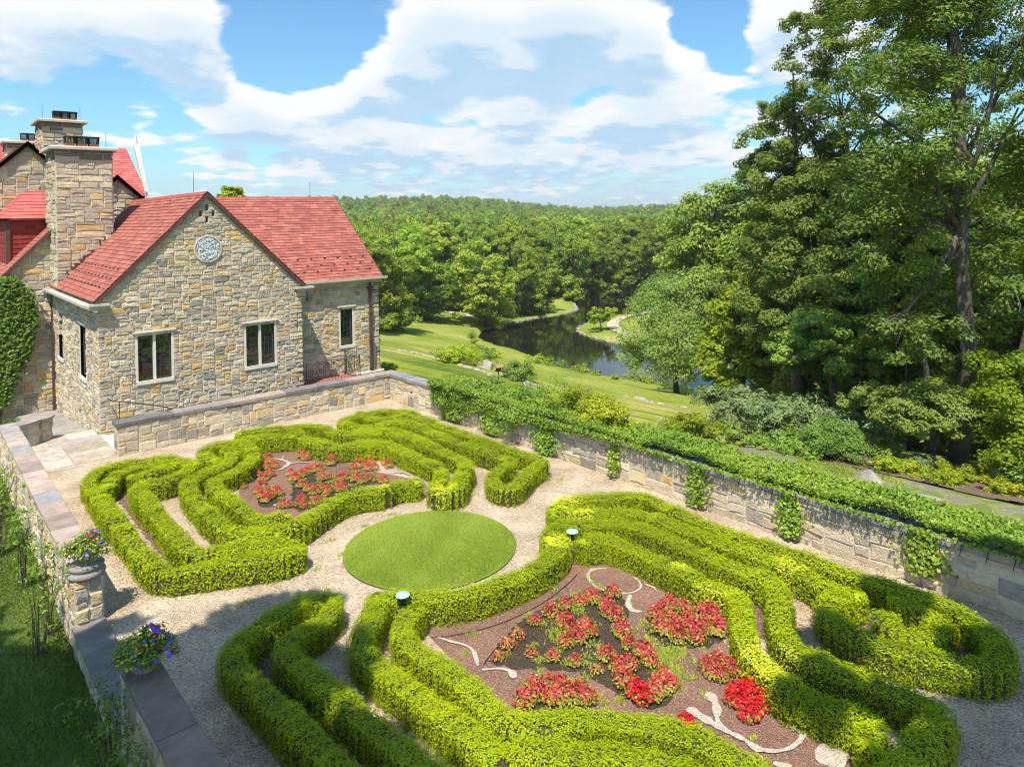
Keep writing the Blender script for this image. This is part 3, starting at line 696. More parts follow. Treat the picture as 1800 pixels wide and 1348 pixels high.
hose('thin black hose at the back of the far bed', z2([(560, 468), (680, 430), (830, 390)]))

# ------------------------------------------------------------------ hedges
YEL = [tuple(G(x, y, .4)[:2]) + (r,) for x, y, r in
       [(985, 890, .45), (1020, 905, .4), (980, 960, .35), (1235, 1050, .42), (1200, 1000, .25), (1345, 1165, .55), (1400, 1190, .35), (780, 862, .35), (620, 775, .2), (672, 860, .2), (1390, 1000, .3), (800, 700 + 180, .2)]]
LIT = []
def profile(w, h):
    th = np.linspace(-.5 * math.pi + .35, 1.5 * math.pi - .35, 60); c, s = np.cos(th), np.sin(th)
    x = w / 2 * np.sign(c) * np.abs(c) ** .27; z = h * (.5 + .5 * np.sign(s) * np.abs(s) ** .27)
    return np.c_[x, z]
def hedge(label, paths, w=.365, h=.47, dens=3800, leaf=.036, name='hedge', bald=.5):
    root = empty(name, (*G(*paths[0][0][:2], 0)[:2], 0), label, 'hedge', 'clipped green hedges of the knot garden')
    LV = []; VV = []; core = MB(); hh = h
    for pts in paths:
        ww = w
        if isinstance(pts, tuple): pts, ww = pts
        Q = smooth(GG(pts, h), .08); n = len(Q)
        wob = .035 * pnoise(Q, 5, 3) + .02 * pnoise(Q, 14, 4)
        t = nrm(np.gradient(Q, axis=0)); b = np.c_[-t[:, 1], t[:, 0]]
        seg = np.linalg.norm(np.diff(Q, axis=0), axis=1); cum = np.r_[0, np.cumsum(seg)]; L = cum[-1]
        pf = profile(ww, hh); ps = np.r_[0, np.cumsum(np.linalg.norm(np.diff(pf, axis=0), axis=1))]; per = ps[-1]
        # body and two rounded ends
        D = HC * 1.3 + np.linalg.norm(Q.mean(0)) * 0; dist = np.linalg.norm(np.r_[Q.mean(0), 0] - CAM); sc = np.clip(dist / 13., .8, 1.35)
        lf = leaf * sc; dn = dens / sc ** 2
        nb = int(dn * per * L); s = RNG.uniform(0, L, nb); u = RNG.uniform(0, per, nb)
        k = np.clip(np.searchsorted(cum, s) - 1, 0, n - 2); f = ((s - cum[k]) / np.maximum(seg[k], 1e-6))[:, None]
        C = Q[k] * (1 - f) + Q[k + 1] * f; bb = b[k]; wo_ = wob[k]
        px = np.interp(u, ps, pf[:, 0]); pz = np.interp(u, ps, pf[:, 1])
        dx = np.gradient(pf[:, 0]); dz = np.gradient(pf[:, 1]); nx_ = np.interp(u, ps, dz); nz_ = np.interp(u, ps, -dx); ln = np.hypot(nx_, nz_) + 1e-9; nx_ /= ln; nz_ /= ln
        rj = RNG.normal(0, .02, nb) + wo_ + .012 * np.sin(s * 37 + px * 60)
        top = np.clip((pz - h * .86) / (h * .1), 0, 1)
        P = np.c_[C + bb * (px + nx_ * rj)[:, None], pz + nz_ * rj + wo_ * .7]
        Nn = np.c_[bb * nx_[:, None], nz_] + np.c_[np.zeros((nb, 2)), .10 + .9 * top] + RNG.normal(0, .36, (nb, 3))
        keep = RNG.random(nb) > bald * (1 - top) * (.6 + .8 * pnoise(P[:, :2], 9, 8)) * (pz < h * .72)
        P2 = [P[keep]]; N2 = [Nn[keep]]
        for e, sg in ((0, -1), (n - 1, 1)):
            ne = int(dn * math.pi * ww / 2 * (h + ww * .4)); th = RNG.uniform(0, math.pi, ne); u = RNG.uniform(0, per / 2, ne)
            rx = np.interp(u, ps, pf[:, 0]); rz = np.interp(u, ps, pf[:, 1]); dirs = np.cos(th)[:, None] * b[e] + sg * np.sin(th)[:, None] * t[e]
            rj = RNG.normal(0, .02, ne)
            P2.append(np.c_[Q[e] + dirs * (np.abs(rx) + rj)[:, None], rz]); N2.append(np.c_[dirs, np.full(ne, .08)] + np.c_[np.zeros((ne, 2)), (rz > h * .85) * 1.5] + RNG.normal(0, .36, (ne, 3)))
        P = np.concatenate(P2); Nn = np.concatenate(N2); m = len(P)
        P[:, 2] = np.maximum(P[:, 2], .015)
        v = np.clip(.40 + .17 * pnoise(P[:, :2], 2.2, 21) + .10 * pnoise(P[:, :2], 11, 22) + RNG.normal(0, .13, m), 0, .78)
        for (yx, yy, yr) in YEL:
            d2 = ((P[:, 0] - yx) ** 2 + (P[:, 1] - yy) ** 2) / yr ** 2; v = np.maximum(v, np.where((d2 < 1) & (RNG.random(m) < 1.3 - d2), RNG.uniform(.72, 1, m), 0))
        T = Nn * .5 + np.array([0, 0, .45]) + RNG.normal(0, .8, (m, 3))
        LV.append(leafV(P, Nn, lf * RNG.uniform(.7, 1.3, m), lf * .52, 3, RNG, T)); VV.append(v)
        # core
        cp = profile(ww - .07, h - .035); cp = cp[::6]; kk = len(cp)
        idx = list(range(0, n, 3)); idx = idx + ([n - 1] if idx[-1] != n - 1 else [])
        Vc = np.concatenate([np.c_[Q[i] + b[i] * (cp[:, :1] + np.sign(cp[:, :1]) * wob[i]), cp[:, 1:] + wob[i] * .7] for i in idx])
        Fc = [(i * kk + j, i * kk + j + 1, (i + 1) * kk + j + 1, (i + 1) * kk + j) for i in range(len(idx) - 1) for j in range(kk - 1)]
        core.add(Vc, Fc)
        for e in (0, n - 1):
            core.lathe((Q[e][0], Q[e][1], 0), [(max(.02, abs(x)), z) for x, z in cp[:kk // 2 + 1]], 12)
    me = raw_mesh('foliage', np.concatenate(LV), 3, np.concatenate(VV)); link('foliage', me, root, [M_hedge])
    for pts in paths:
        Q = smooth(GG(pts[0] if isinstance(pts, tuple) else pts, h), .08); t = nrm(np.gradient(Q, axis=0)); b = np.c_[-t[:, 1], t[:, 0]]; kx = RNG.integers(0, len(Q), len(Q) * 9)
        LIT.append(Q[kx] + b[kx] * (RNG.choice([-1, 1], len(kx)) * (w / 2 + np.abs(RNG.normal(0, .11, len(kx)))))[:, None] + RNG.normal(0, .03, (len(kx), 2)))
    core.build('branches', M_twig, root)
    return root

hedge('double hedge loop at the left, nearest the sunlit side wall, with a long straight flank', [
    z1([(860, 215), (760, 190), (640, 172), (480, 185), (330, 215), (210, 255), (120, 310), (110, 360), (180, 450), (290, 600), (400, 740), (520, 890), (600, 960), (650, 975), (760, 975), (950, 945), (1150, 915), (1350, 890), (1500, 865), (1600, 830)]),
    z1([(850, 225), (790, 285), (700, 325), (600, 350), (500, 368), (460, 390), (500, 450), (600, 570), (700, 690), (790, 790), (850, 835), (950, 845), (1100, 820), (1300, 795), (1500, 785), (1600, 810)]),
    z1([(240, 370), (300, 300), (400, 255), (560, 215), (700, 215)]), z1([(440, 300), (560, 285), (690, 235)])])
hedge('hedge hooking round the left tip of the far flower bed and along the house wall', [
    z1([(1560, 18), (1400, 25), (1200, 55), (1020, 90), (940, 125), (960, 170), (1010, 185)]),
    z1([(1180, 60), (1270, 100), (1290, 170), (1220, 235), (1110, 290), (1020, 335), (1010, 370), (1080, 430), (1180, 510), (1290, 590), (1400, 610), (1500, 590)]),
    z1([(1100, 110), (1140, 160), (1080, 225), (960, 280), (860, 325), (820, 360), (850, 440), (940, 540), (1040, 630), (1150, 700), (1300, 725), (1450, 720)])])
hedge('curved hedge along the far side of the round lawn, edging the far flower bed', [
    z1([(1250, 700), (1420, 690), (1560, 670), (1660, 620)]) + z2([(900, 1010), (1050, 925), (1150, 855), (1280, 800), (1420, 770), (1560, 760)]) + z3([(440, 700), (540, 670), (640, 665)])])
hedge('zigzag double hedge between the far flower bed and the corner of the back wall', [
    z2([(850, 262), (960, 245), (1060, 245), (1110, 285), (1220, 312), (1400, 312), (1550, 308)]) + z3([(170, 290), (300, 285), (440, 285), (560, 305), (700, 365), (850, 430), (980, 490), (1030, 540), (1000, 610), (950, 660)]),
    z2([(850, 270), (880, 320), (960, 365), (1080, 400), (1220, 415), (1380, 402), (1500, 400)]) + z3([(200, 375), (350, 370), (470, 395), (580, 445), (700, 495), (800, 545), (840, 590), (830, 650)]),
    (z3([(820, 660), (780, 715), (850, 730), (950, 720), (980, 660)]), .38), z2([(420, 315), (560, 290), (700, 275), (840, 265)])])
hedge('outermost far hedge loop under the ivy wall ending in a rounded hook', [
    z3([(100, 225), (110, 195), (190, 170), (320, 145), (430, 122), (560, 130), (680, 180), (850, 245), (1050, 310), (1250, 385), (1450, 445), (1590, 495), (1600, 520), (1520, 560), (1450, 640), (1370, 700), (1270, 690), (1220, 630), (1280, 560), (1370, 505), (1310, 480), (1180, 430), (1020, 380), (850, 325), (700, 260), (590, 215), (460, 225), (300, 240), (160, 240), (100, 225)]),
    (z3([(230, 150), (350, 190), (480, 185), (600, 165)]), .4)])
hedge('big double hedge at the bottom left, mostly in tree shade', [
    z4([(760, 250), (640, 240), (560, 265), (440, 340), (280, 440), (160, 540), (130, 610), (190, 700), (300, 810), (430, 930), (570, 1070), (720, 1210), (870, 1360), (1050, 1530)]),
    z4([(770, 260), (760, 330), (660, 410), (540, 480), (470, 545), (500, 610), (600, 690), (750, 810), (900, 930), (1050, 1050), (1200, 1180), (1350, 1310), (1560, 1500)])], dens=4500, leaf=.033)
hedge('hedge hooking round the near lamp into two long rows left of the big flower bed', [
    z4([(1060, 240), (1040, 330), (990, 430), (950, 510), (990, 590), (1100, 690), (1230, 790), (1380, 900), (1540, 1020), (1700, 1150), (1850, 1265)]) + z5b([(130, 760), (300, 780), (500, 780), (700, 770), (900, 800), (1100, 860), (1300, 960)]),
    z4([(1290, 320), (1225, 390), (1215, 470), (1300, 560), (1440, 650), (1580, 740), (1700, 850)]) + z5b([(30, 520), (140, 600), (300, 625), (450, 605), (620, 580), (800, 590), (1000, 625), (1200, 690), (1400, 765), (1560, 850), (1700, 980)])], dens=4200, leaf=.034)
hedge('curved hedge along the near side of the round lawn, edging the big flower bed', [
    z4([(1070, 240), (1250, 235), (1500, 228), (1700, 190), (1850, 140)]) + [(930, 1000), (965, 978), (985, 955), (985, 935)]], dens=4200, leaf=.034)
hedge('outermost right hedge sweeping from the yellow tip along the ivy wall into a big curl', [
    z6([(110, 175), (180, 130), (280, 110), (420, 100), (560, 82), (650, 100), (780, 170), (950, 240), (1200, 335), (1450, 415), (1700, 500)]) + z7([(1000, 40), (1130, 80), (1280, 130), (1430, 195), (1560, 275), (1650, 360), (1680, 440), (1630, 490), (1540, 490), (1400, 460), (1230, 430), (1060, 390), (900, 330), (790, 260), (760, 190), (830, 130), (900, 115)]),
    z6([(120, 190), (240, 200), (380, 185), (520, 180), (650, 205), (800, 260), (1000, 335), (1220, 415), (1400, 480), (1540, 535)]) + z7([(770, 90), (850, 112), (910, 125)]),
    (z7([(1150, 150), (1230, 200), (1330, 240), (1370, 290), (1310, 335), (1180, 335), (1080, 290), (1070, 240)]), .38)], dens=4200, leaf=.034)
hedge('inner right hedge loop with pale yellow patches closing the big flower bed', [
    z6([(80, 330), (140, 270), (300, 250), (480, 240), (640, 280), (830, 365), (1030, 450), (1230, 535), (1350, 590), (1385, 690), (1385, 790)]) + z7([(520, 300), (570, 390), (680, 455), (830, 520), (1000, 580), (1170, 650), (1310, 710), (1350, 760), (1310, 850), (1230, 940), (1160, 1040), (1080, 1180)]),
    z6([(280, 345), (400, 335), (540, 380), (700, 455), (850, 525), (980, 590), (1110, 625), (1165, 700), (1170, 800)]) + z7([(320, 300), (350, 400), (420, 480), (520, 580), (640, 650), (790, 710), (930, 760), (1010, 830), (990, 900)])], dens=4200, leaf=.034)

# clippings and dry leaves along the hedge feet
P = np.concatenate(LIT); n = len(P); P3 = np.c_[P, RNG.uniform(.012, .02, n)]
M_litter = leafmat('dry_leaf', (.16, .075, .035), (.48, .30, .16), None, .1, 0)
link('leaf_litter', raw_mesh('leaf_litter', leafV(P3, np.c_[RNG.normal(0, .3, (n, 2)), np.ones(n)], .035 * RNG.uniform(.6, 1.4, n), .02, 3), 3, RNG.uniform(0, 1, n)), None, [M_litter], 'stuff')
# ------------------------------------------------------------------ bedding plants
def plant_mesh(seed, mt_mix, r=.16, h=.2, nl=110, leaf=.056):
    rng = np.random.default_rng(seed); n = nl
    th = rng.uniform(0, 2 * math.pi, n); q = np.sqrt(rng.uniform(0, 1, n)); 
    P = np.c_[r * q * np.cos(th), r * q * np.sin(th), h * (1 - .75 * q ** 2) * rng.uniform(.55, 1.1, n) + .02]
    Nn = np.c_[np.cos(th) * q, np.sin(th) * q, .7 * np.ones(n)] + rng.normal(0, .45, (n, 3))
    T = np.c_[np.cos(th), np.sin(th), np.zeros(n)] + rng.normal(0, .4, (n, 3))
    V = leafV(P, Nn, leaf * rng.uniform(.7, 1.25, n), leaf * .62, 4, rng, T)
    low = (P[:, 2] < h * rng.uniform(.35, .85, n)) & (rng.random(n) < mt_mix)
    me = raw_mesh('bedding_plant', V, 4, np.clip(rng.beta(2, 2, n), 0, 1), low.astype(int)); return me
PM = []
for s in range(4):
    me = plant_mesh(s, .92, .155, .19, 280, .046); me.materials.append(M_red); me.materials.append(M_gold); PM.append(me)
for s in range(2):
    me = plant_mesh(20 + s, .97, .13, .14, 150, .044); me.materials.append(M_red); me.materials.append(M_gold)
    me.polygons.foreach_set('material_index', [1 if random.random() < .5 else 0 for _ in me.polygons]); PM.append(me)
for s in range(2):
    me = plant_mesh(30 + s, .35, .165, .23, 320, .046); me.materials.append(M_red2); me.materials.append(M_gold); PM.append(me)
CL = [
 ('red-leaved bedding plant in the dense clump against the right hedges of the big bed', z5a, [(980, 590), (1040, 555), (1095, 560), (1050, 615), (1075, 680), (1170, 580), (1215, 600), (1240, 645), (1150, 680), (1000, 640), (1110, 620), (1180, 640), (1130, 660), (1005, 560), (1060, 650), (1200, 560)], (0, 1, 2, 3), 1.15),
 ('red-leaved bedding plant in the arching row at the far end of the black soil', z5a, [(475, 605), (540, 570), (600, 540), (660, 525), (720, 515), (775, 545), (800, 490), (700, 505), (600, 610)], (0, 1, 2, 3), 1.),
 ('red-leaved bedding plant in the row running down the right edge of the black soil', z5a, [(815, 590), (830, 640), (780, 570), (845, 660)], (0, 1, 2), .95),
 ('red-leaved bedding plant in the tight bunch in the middle of the black soil', z5a, [(605, 695), (650, 680), (700, 655), (620, 650), (680, 640)], (0, 1, 3), 1.1),
 ('small yellow-green and red bedding plant along the left rim of the black soil', z5a, [(405, 665), (365, 705), (325, 755), (460, 735), (735, 805)], (4, 5), 1.),
 ('single red bedding plant spaced apart on the bare black soil', z5a, [(548, 755), (640, 775), (775, 750), (868, 705)], (0, 1, 3), .95),
 ('pinkish red bedding plant in the group near the right end of the black soil', z5a, [(870, 790), (955, 775), (835, 830), (850, 860), (1010, 850), (1040, 870), (830, 800), (930, 740)], (0, 2, 3), 1.05),
 ('dark red bedding plant at the lower tip of the black soil', z5a, [(895, 905), (960, 915), (920, 930), (985, 895)], (6, 2, 7), 1.),
 ('red bedding plant in the clump against the near hedge of the big bed', z5a, [(470, 890), (530, 865), (580, 875), (600, 905), (640, 925), (540, 930), (500, 915), (690, 930), (670, 905), (570, 935), (430, 945)], (0, 1, 2, 3), 1.05),
 ('red bedding plant in the small round cluster right of the weedy strip', z5a, [(1190, 800), (1235, 780), (1285, 790), (1310, 815), (1250, 835), (1215, 825)], (0, 1, 2, 3), 1.),
 ('vivid scarlet flowering plant in the bright heap beside the right hedge', z5a, [(1310, 905), (1360, 880), (1410, 915), (1340, 950), (1380, 975), (1300, 940), (1430, 950), (1350, 920), (1370, 940), (1400, 900), (1365, 1000)], (6, 7), .98),
 ('small scarlet plant peeping over the near hedge by the white chipping scroll', z5a, [(1100, 1025), (1120, 1035)], (6, 7), .7),
 ('red bedding plant in the clump near the left point of the far bed', z2, [(590, 560), (640, 555), (690, 590), (620, 600), (550, 660), (600, 690), (650, 660)], (0, 1, 2, 3), 1.),
 ('red bedding plant in the pair of clumps along the far hedge of the far bed', z2, [(900, 515), (950, 490), (1000, 500), (1045, 480), (940, 530), (1095, 525), (1150, 555), (1195, 530), (1130, 570)], (0, 1, 2, 3), 1.),
 ('red bedding plant in the clump on bare mulch at the left of the far bed', z2, [(550, 790), (580, 830), (640, 835), (700, 800), (590, 770), (620, 860), (720, 810)], (0, 1, 2, 3), 1.),
 ('red bedding plant by the left hedge corner of the far bed', z2, [(447, 752)], (0,), .7),
 ('orange-red bedding plant in the long row across the middle of the far bed', z2, [(810, 650), (860, 670), (900, 665), (950, 640), (1000, 625), (1050, 610), (840, 690), (1070, 690), (1100, 680), (1160, 670), (1210, 690), (1255, 680), (1050, 640)], (0, 1, 2, 3, 4), 1.),
 ('orange-red bedding plant at the right end of the far bed black soil', z2, [(1310, 600), (1350, 590), (1400, 580), (1450, 560), (1480, 610), (1430, 610), (1560, 565), (1590, 590), (1330, 630)], (0, 1, 2, 3), .95),
 ('orange-red bedding plant in the patchy rows above the curved hedge', z2, [(900, 745), (950, 775), (1010, 800), (1060, 770), (1110, 790), (1200, 750), (1240, 770), (1330, 700), (1380, 715), (1420, 690), (1500, 695), (1550, 710), (1090, 820), (1190, 780)], (0, 1, 2, 3, 4), .95),
 ('orange-red bedding plant at the near tip of the far bed black soil', z2, [(880, 890), (920, 905), (900, 860), (1000, 880), (1030, 860), (745, 905), (790, 905)], (0, 1, 3), .9)]
rb = np.random.default_rng(9)
for lab, zf, pts, ms, s in CL:
    for (x, y) in zf(pts):
        c = G(x, y, .02); me = PM[ms[rb.integers(len(ms))]]
        o = bpy.data.objects.new('bedding_plant', me); COL.objects.link(o); o.location = (c[0], c[1], .012); o.rotation_euler = (0, 0, rb.uniform(0, 6.28))
        q = s * rb.uniform(.85, 1.15); o.scale = (q, q, q * rb.uniform(.9, 1.15)); tag(o, lab, 'bedding plant', lab.replace('plant ', 'plants ', 1) + ' (group)' if 0 else 'red bedding plants in the big bed' if zf is z5a else 'red bedding plants in the far bed')

# ------------------------------------------------------------------ foliage generator
def clumps(lobes, n, leaf, rng, flat=.8, sub=9, spread=.38, upb=.75, asp=.6, k=4, T=None, vb=.5, core=.55):
    """leaves in small clumps spread over the lobes (x,y,z,r)"""
    L = np.asarray(lobes, float); wgt = L[:, 3] ** 2; wgt = wgt / wgt.sum(); Ps = []; Ns = []; vs = []
    cnt = rng.multinomial(n, wgt)
    for (x, y, z, r), m in zip(L, cnt):
        if m < 3: continue
        ks = max(3, int(sub * (1 if len(L) > 3 else 3))); d = nrm(rng.normal(size=(ks, 3)) + [0, 0, .25]); rr_ = r * rng.uniform(core, 1., ks)[:, None]
        cc = np.array([x, y, z]) + d * rr_ * [1, 1, flat]; vv = rng.normal(vb, .13, ks)
        w = rng.integers(0, ks, m); o = rng.normal(size=(m, 3)); o = nrm(o) * (rng.uniform(0, 1, (m, 1)) ** .45) * r * spread * np.array([1, 1, .62])
        Ps.append(cc[w] + o); Ns.append(nrm(o) * .5 + d[w] * .45 + [0, 0, upb] + rng.normal(0, .42, (m, 3))); vs.append(vv[w] + rng.normal(0, .14, m))
    P = np.concatenate(Ps); Nn = np.concatenate(Ns); v = np.clip(np.concatenate(vs), 0, 1); m = len(P)
    if T is not None: T = np.broadcast_to(np.array(T, float), (m, 3)) + rng.normal(0, .35, (m, 3))
    return leafV(P, Nn, leaf * rng.uniform(.65, 1.35, m), leaf * asp * rng.uniform(.8, 1.2, m), k, rng, T), v
def bush(label, c, rx, rz, mt, n=1400, leaf=.09, name='bush', cat='bush', group=None, seed=None, lob=7, ry=None, asp=.5, flat=.8):
    rng = np.random.default_rng(seed if seed is not None else abs(hash(label)) % 9999 if 0 else int(sum(map(ord, label)) + rx * 100))
    ry = ry or rx; L = []
    for i in range(lob):
        a = rng.uniform(0, 6.28); q = math.sqrt(rng.uniform(0, 1)) * .62; L.append((rx * q * math.cos(a), ry * q * math.sin(a), rz * rng.uniform(.3, .62), min(rx, rz * 1.4) * rng.uniform(.42, .6)))
    V, v = clumps(L, n, leaf, rng, flat, 8, .42, .7, asp); V = V.astype(float); V[:, 2] = np.maximum(V[:, 2], .0)
    root = empty(name, tuple(c), label, cat, group)
    me = raw_mesh('foliage', V, 4, v); o = bpy.data.objects.new('foliage', me); me.materials.append(mt); COL.objects.link(o); o.parent = root
    mb = MB()
    for i in range(7):
        a = rng.uniform(0, 6.28); mb.tube([(0, 0, -.15), (rx * .25 * math.cos(a), ry * .25 * math.sin(a), rz * .35), (rx * .5 * math.cos(a), ry * .5 * math.sin(a), rz * .65)], [.025, .018, .008], 4)
    o = mb.build('stems', M_bark); o.parent = root
    return root

# flower urns
def urn(label, c, seed, tone):
    rng = np.random.default_rng(seed); root = empty('flower_urn', tuple(c), label, 'flower urn', None)
    mb = MB(); mb.lathe((0, 0, 0), [(.14, 0), (.15, .03), (.10, .05), (.13, .09), (.2, .15), (.25, .2), (.27, .23), (.24, .24), (.2, .2)], 20); o = mb.build('bowl', M_urn, smooth=True); o.parent = root
    L = [(.0, 0, .33, .24), (.2, .08, .3, .2), (-.2, -.05, .3, .2), (.05, -.2, .27, .2), (-.05, .2, .32, .2), (.28, -.12, .22, .15), (-.25, .15, .22, .15), (.12, .22, .38, .14)]
    V, v = clumps(L, 1700, .055, rng, .8, 9, .5, .5, .45); o = link('foliage', raw_mesh('foliage', V, 4, v), None, [M_leafB]); o.parent = root
    def flowers(nm, mt, n, rad, bias, zl=(.2, .5)):
        fb = MB()
        for _ in range(n):
            a = rng.normal(bias, .9); q = rng.uniform(.12, .4); z = .16 + .36 * (1 - (q / .42) ** 2) * rng.uniform(.7, 1.05) + .04
            c_ = np.array([q * math.cos(a), q * math.sin(a), z]); nn = nrm(np.array([math.cos(a) * q * 2, math.sin(a) * q * 2, .7]) + rng.normal(0, .25, 3))
            t_ = nrm(np.cross(nn, [0, 0, 1.] + rng.normal(0, .1, 3))); b_ = np.cross(nn, t_); r_ = rad * rng.uniform(.75, 1.2)
            th = np.linspace(0, 2 * math.pi, 11)[:-1]; ring = c_ + r_ * (np.cos(th)[:, None] * t_ + np.sin(th)[:, None] * b_) * np.where(np.arange(10) % 2, 1, .8)[:, None] + nn * .012
            fb.add(np.concatenate([[c_ - nn * .01], ring]), [(0, i + 1, (i + 1) % 10 + 1) for i in range(10)])
        o = fb.build(nm, mt, kind='stuff'); o.parent = root
    for args in tone: flowers(*args)
    # trailing stems
    mb = MB()
    for _ in range(12):
        a = rng.uniform(0, 6.28); mb.tube([(.2 * math.cos(a), .2 * math.sin(a), .25), (.36 * math.cos(a), .36 * math.sin(a), .22), (.46 * math.cos(a), .46 * math.sin(a), .12)], [.006, .005, .003], 4)
    o = mb.build('trailing_stems', M_bark, kind='stuff'); o.parent = root
    return root
urn('far flower urn on the stone pier, yellow foliage with a few red blooms', (2.42, 14.5, 1.02), 3, [('red_blooms', M_petal_m, 6, .03, -1.5), ('yellow_blooms', M_petal_y, 40, .018, -2.), ('blue_blooms', M_petal_b, 9, .03, .3)])
urn('near flower urn full of blue petunias and tiny yellow blooms on the wall end', (2.42, 10.55, 1.0), 8, [('blue_blooms', M_petal_b, 24, .037, -.2), ('yellow_blooms', M_petal_y, 75, .019, -2.4), ('magenta_blooms', M_petal_m, 12, .03, -1.3)])

# garden lamps
def lamp(label, c):
    root = empty('garden_lamp', (c[0], c[1], 0), label, 'garden lamp', 'mushroom lamps in the hedges')
    mb = MB(); mb.tube([(0, 0, 0), (0, 0, .6)], [.014, .014], 8); o = mb.build('stem', M_verd); o.parent = root
    mb = MB(); mb.lathe((0, 0, .42), [(.035, 0), (.04, .02), (.04, .12), (.03, .14)], 12); o = mb.build('lamp_body', M_dark); o.parent = root
    mb = MB(); mb.lathe((0, 0, .585), [(.125, 0), (.12, .012), (.07, .035), (.012, .05), (.008, .065)], 20); o = mb.build('lamp_shade', M_verd, smooth=False); o.parent = root
lamp('green mushroom lamp at the right tip of the curved hedge by the round lawn', G(1007, 985, 0))
lamp('green mushroom lamp half sunk between hedges nearest the camera', G(709, 1106, 0))

# ------------------------------------------------------------------ ivy on the right wall
ri = np.random.default_rng(21)
def ivy_mass(label, y0, y1, n, x0=13.95, x1=15.9, top=None, name='ivy', leaf=.07):
    root = empty(name, (XR, (y0 + y1) / 2, WH), label, 'ivy')
    y = ri.uniform(y0, y1, n); k = ri.random(n)
    bump = .5 + .5 * pnoise(np.c_[y, y * 0], 2.2, 40)
    w_in = np.interp(y, [3.4, 6, 9, 14, 18, 20.5], [.32, .18, .0, .12, .22, .05]) * (.4 + bump)      # how far it spills over the front edge
    u = ri.uniform(0, 1, n) ** 1.35; u = np.where(ri.random(n) < .28, u * .16, u); 
    xf = XR - .08 - .16 * ri.random(n); P = np.empty((n, 3)); Nn = np.empty((n, 3))
    front = k < .30
    front = (k < .30) & (ri.random(n) < np.interp(y, [3, 11, 15, 17], [.12, .2, .8, 1.]))
    drop = (np.interp(y, [3, 5, 8, 12, 14.5, 16, 18, 20.5], [.02, .05, .04, .10, .28, .5, .6, .5]) * (.35 + bump * 1.1) + .02)
    P[:, 1] = y
    P[:, 0] = np.where(front, xf, XR - .06 + np.interp(y, [4, 13, 16], [.12, .16, -.30]) * bump * 1.3 + u * (x1 - XR + .1)); zt = WH + .06 + .16 * (1 - u) * (.4 + bump) + .06 * pnoise(np.c_[P[:, 0], y], 7, 2) + .05 * pnoise(np.c_[P[:, 0], y], 2.2, 3) - .22 * np.clip(u - .5, 0, 1)
    zt += np.interp(y, [8, 14, 18, 20.5], [0, .03, .2, .15]) * (np.sin(u * 3.1) ** 1)
    P[:, 2] = np.where(front, WH + .1 - drop * ri.random(n), zt + ri.normal(0, .035, n))
    Nn[:] = np.where(front[:, None], [-.9, 0, .45], [-.3, -.2, .8]); Nn += ri.normal(0, .62, (n, 3))
    V = leafV(P, Nn, leaf * ri.uniform(.6, 1.3, n), leaf * .85, 4, ri, np.c_[-np.ones(n) * .5, ri.normal(0, .5, n), -.8 * np.ones(n)])
    link('foliage', raw_mesh('foliage', V, 4, np.clip(.45 + .25 * pnoise(P[:, :2], 3, 7) + ri.normal(0, .2, n), 0, 1)), root, [M_ivy])
    mb = MB()
    for yy in np.arange(y0, y1, .4): mb.tube([(XR + .9, yy, WH - .1), (XR + .2, yy + .1, WH + .04), (XR - .06, yy + .2, WH + .03), (XR - .07, yy + .25, WH - .2)], [.02, .016, .012, .006], 4)
    for yy in np.arange(y0, y1, .9): mb.box((XR + 1.0, yy + .45, WH - .28), (1.1, .9, .5))
    mb.build('stems', M_twig, root)
ivy_mass('thick ivy blanket lying along the top of the long right wall', 1.0, 20.9, 46000)
def ivy_fall(label, y, w, zb, n=420, zt=WH + .02):
    root = empty('hanging_ivy', (XR - .1, y, 0), label, 'ivy', 'ivy tongues hanging down the right wall')
    z = ri.uniform(zb, zt, n); f = (zt - z) / (zt - zb); wd = w * (.55 + .75 * np.sin(np.clip(f, 0, 1) * 3.0)) * .5
    P = np.c_[XR - .07 - .13 * ri.random(n) * (.4 + f), y + ri.normal(0, .5, n) * wd, z]
    Nn = np.array([-.9, -.1, .5]) + ri.normal(0, .4, (n, 3))
    V = leafV(P, Nn, .085 * ri.uniform(.7, 1.3, n), .075, 4, ri, np.c_[np.zeros(n), ri.normal(0, .5, n), -np.ones(n)])
    link('foliage', raw_mesh('foliage', V, 4, ri.uniform(.1, 1, n)), root, [M_ivy])
    mb = MB(); mb.tube([(XR - .08, y, zt), (XR - .06, y + .05, (zt + zb) / 2), (XR - .05, y, zb)], [.015, .01, .006], 5); mb.build('stems', M_bark, root)
wy = lambda px: float(PX(px, 900, XR - .05)[1])
ivy_fall('wide ivy tongue at the far end of the wall where the ivy begins', wy(800), 1.5, .12, 900)
ivy_fall('second ivy tongue from the far corner, broad and reaching low', wy(870), 1.0, .1, 700)
ivy_fall('third ivy tongue from the far corner just past the outer hedge end', wy(963), .9, .08, 700)
ivy_fall('thin short ivy tongue on the wall above the wide gravel gap', wy(1083), .35, .15, 200)
ivy_fall('bushy ivy tongue above the rightmost hedge, fourth from the near end', wy(1228), .55, .08, 380)
ivy_fall('leafy ivy tongue in the middle of the bare wall stretch, lit by sun', wy(1390), .5, .12, 380)
ivy_fall('nearest ivy tongue, loose and round, at the shaded end of the wall', wy(1625), .62, .25, 420)

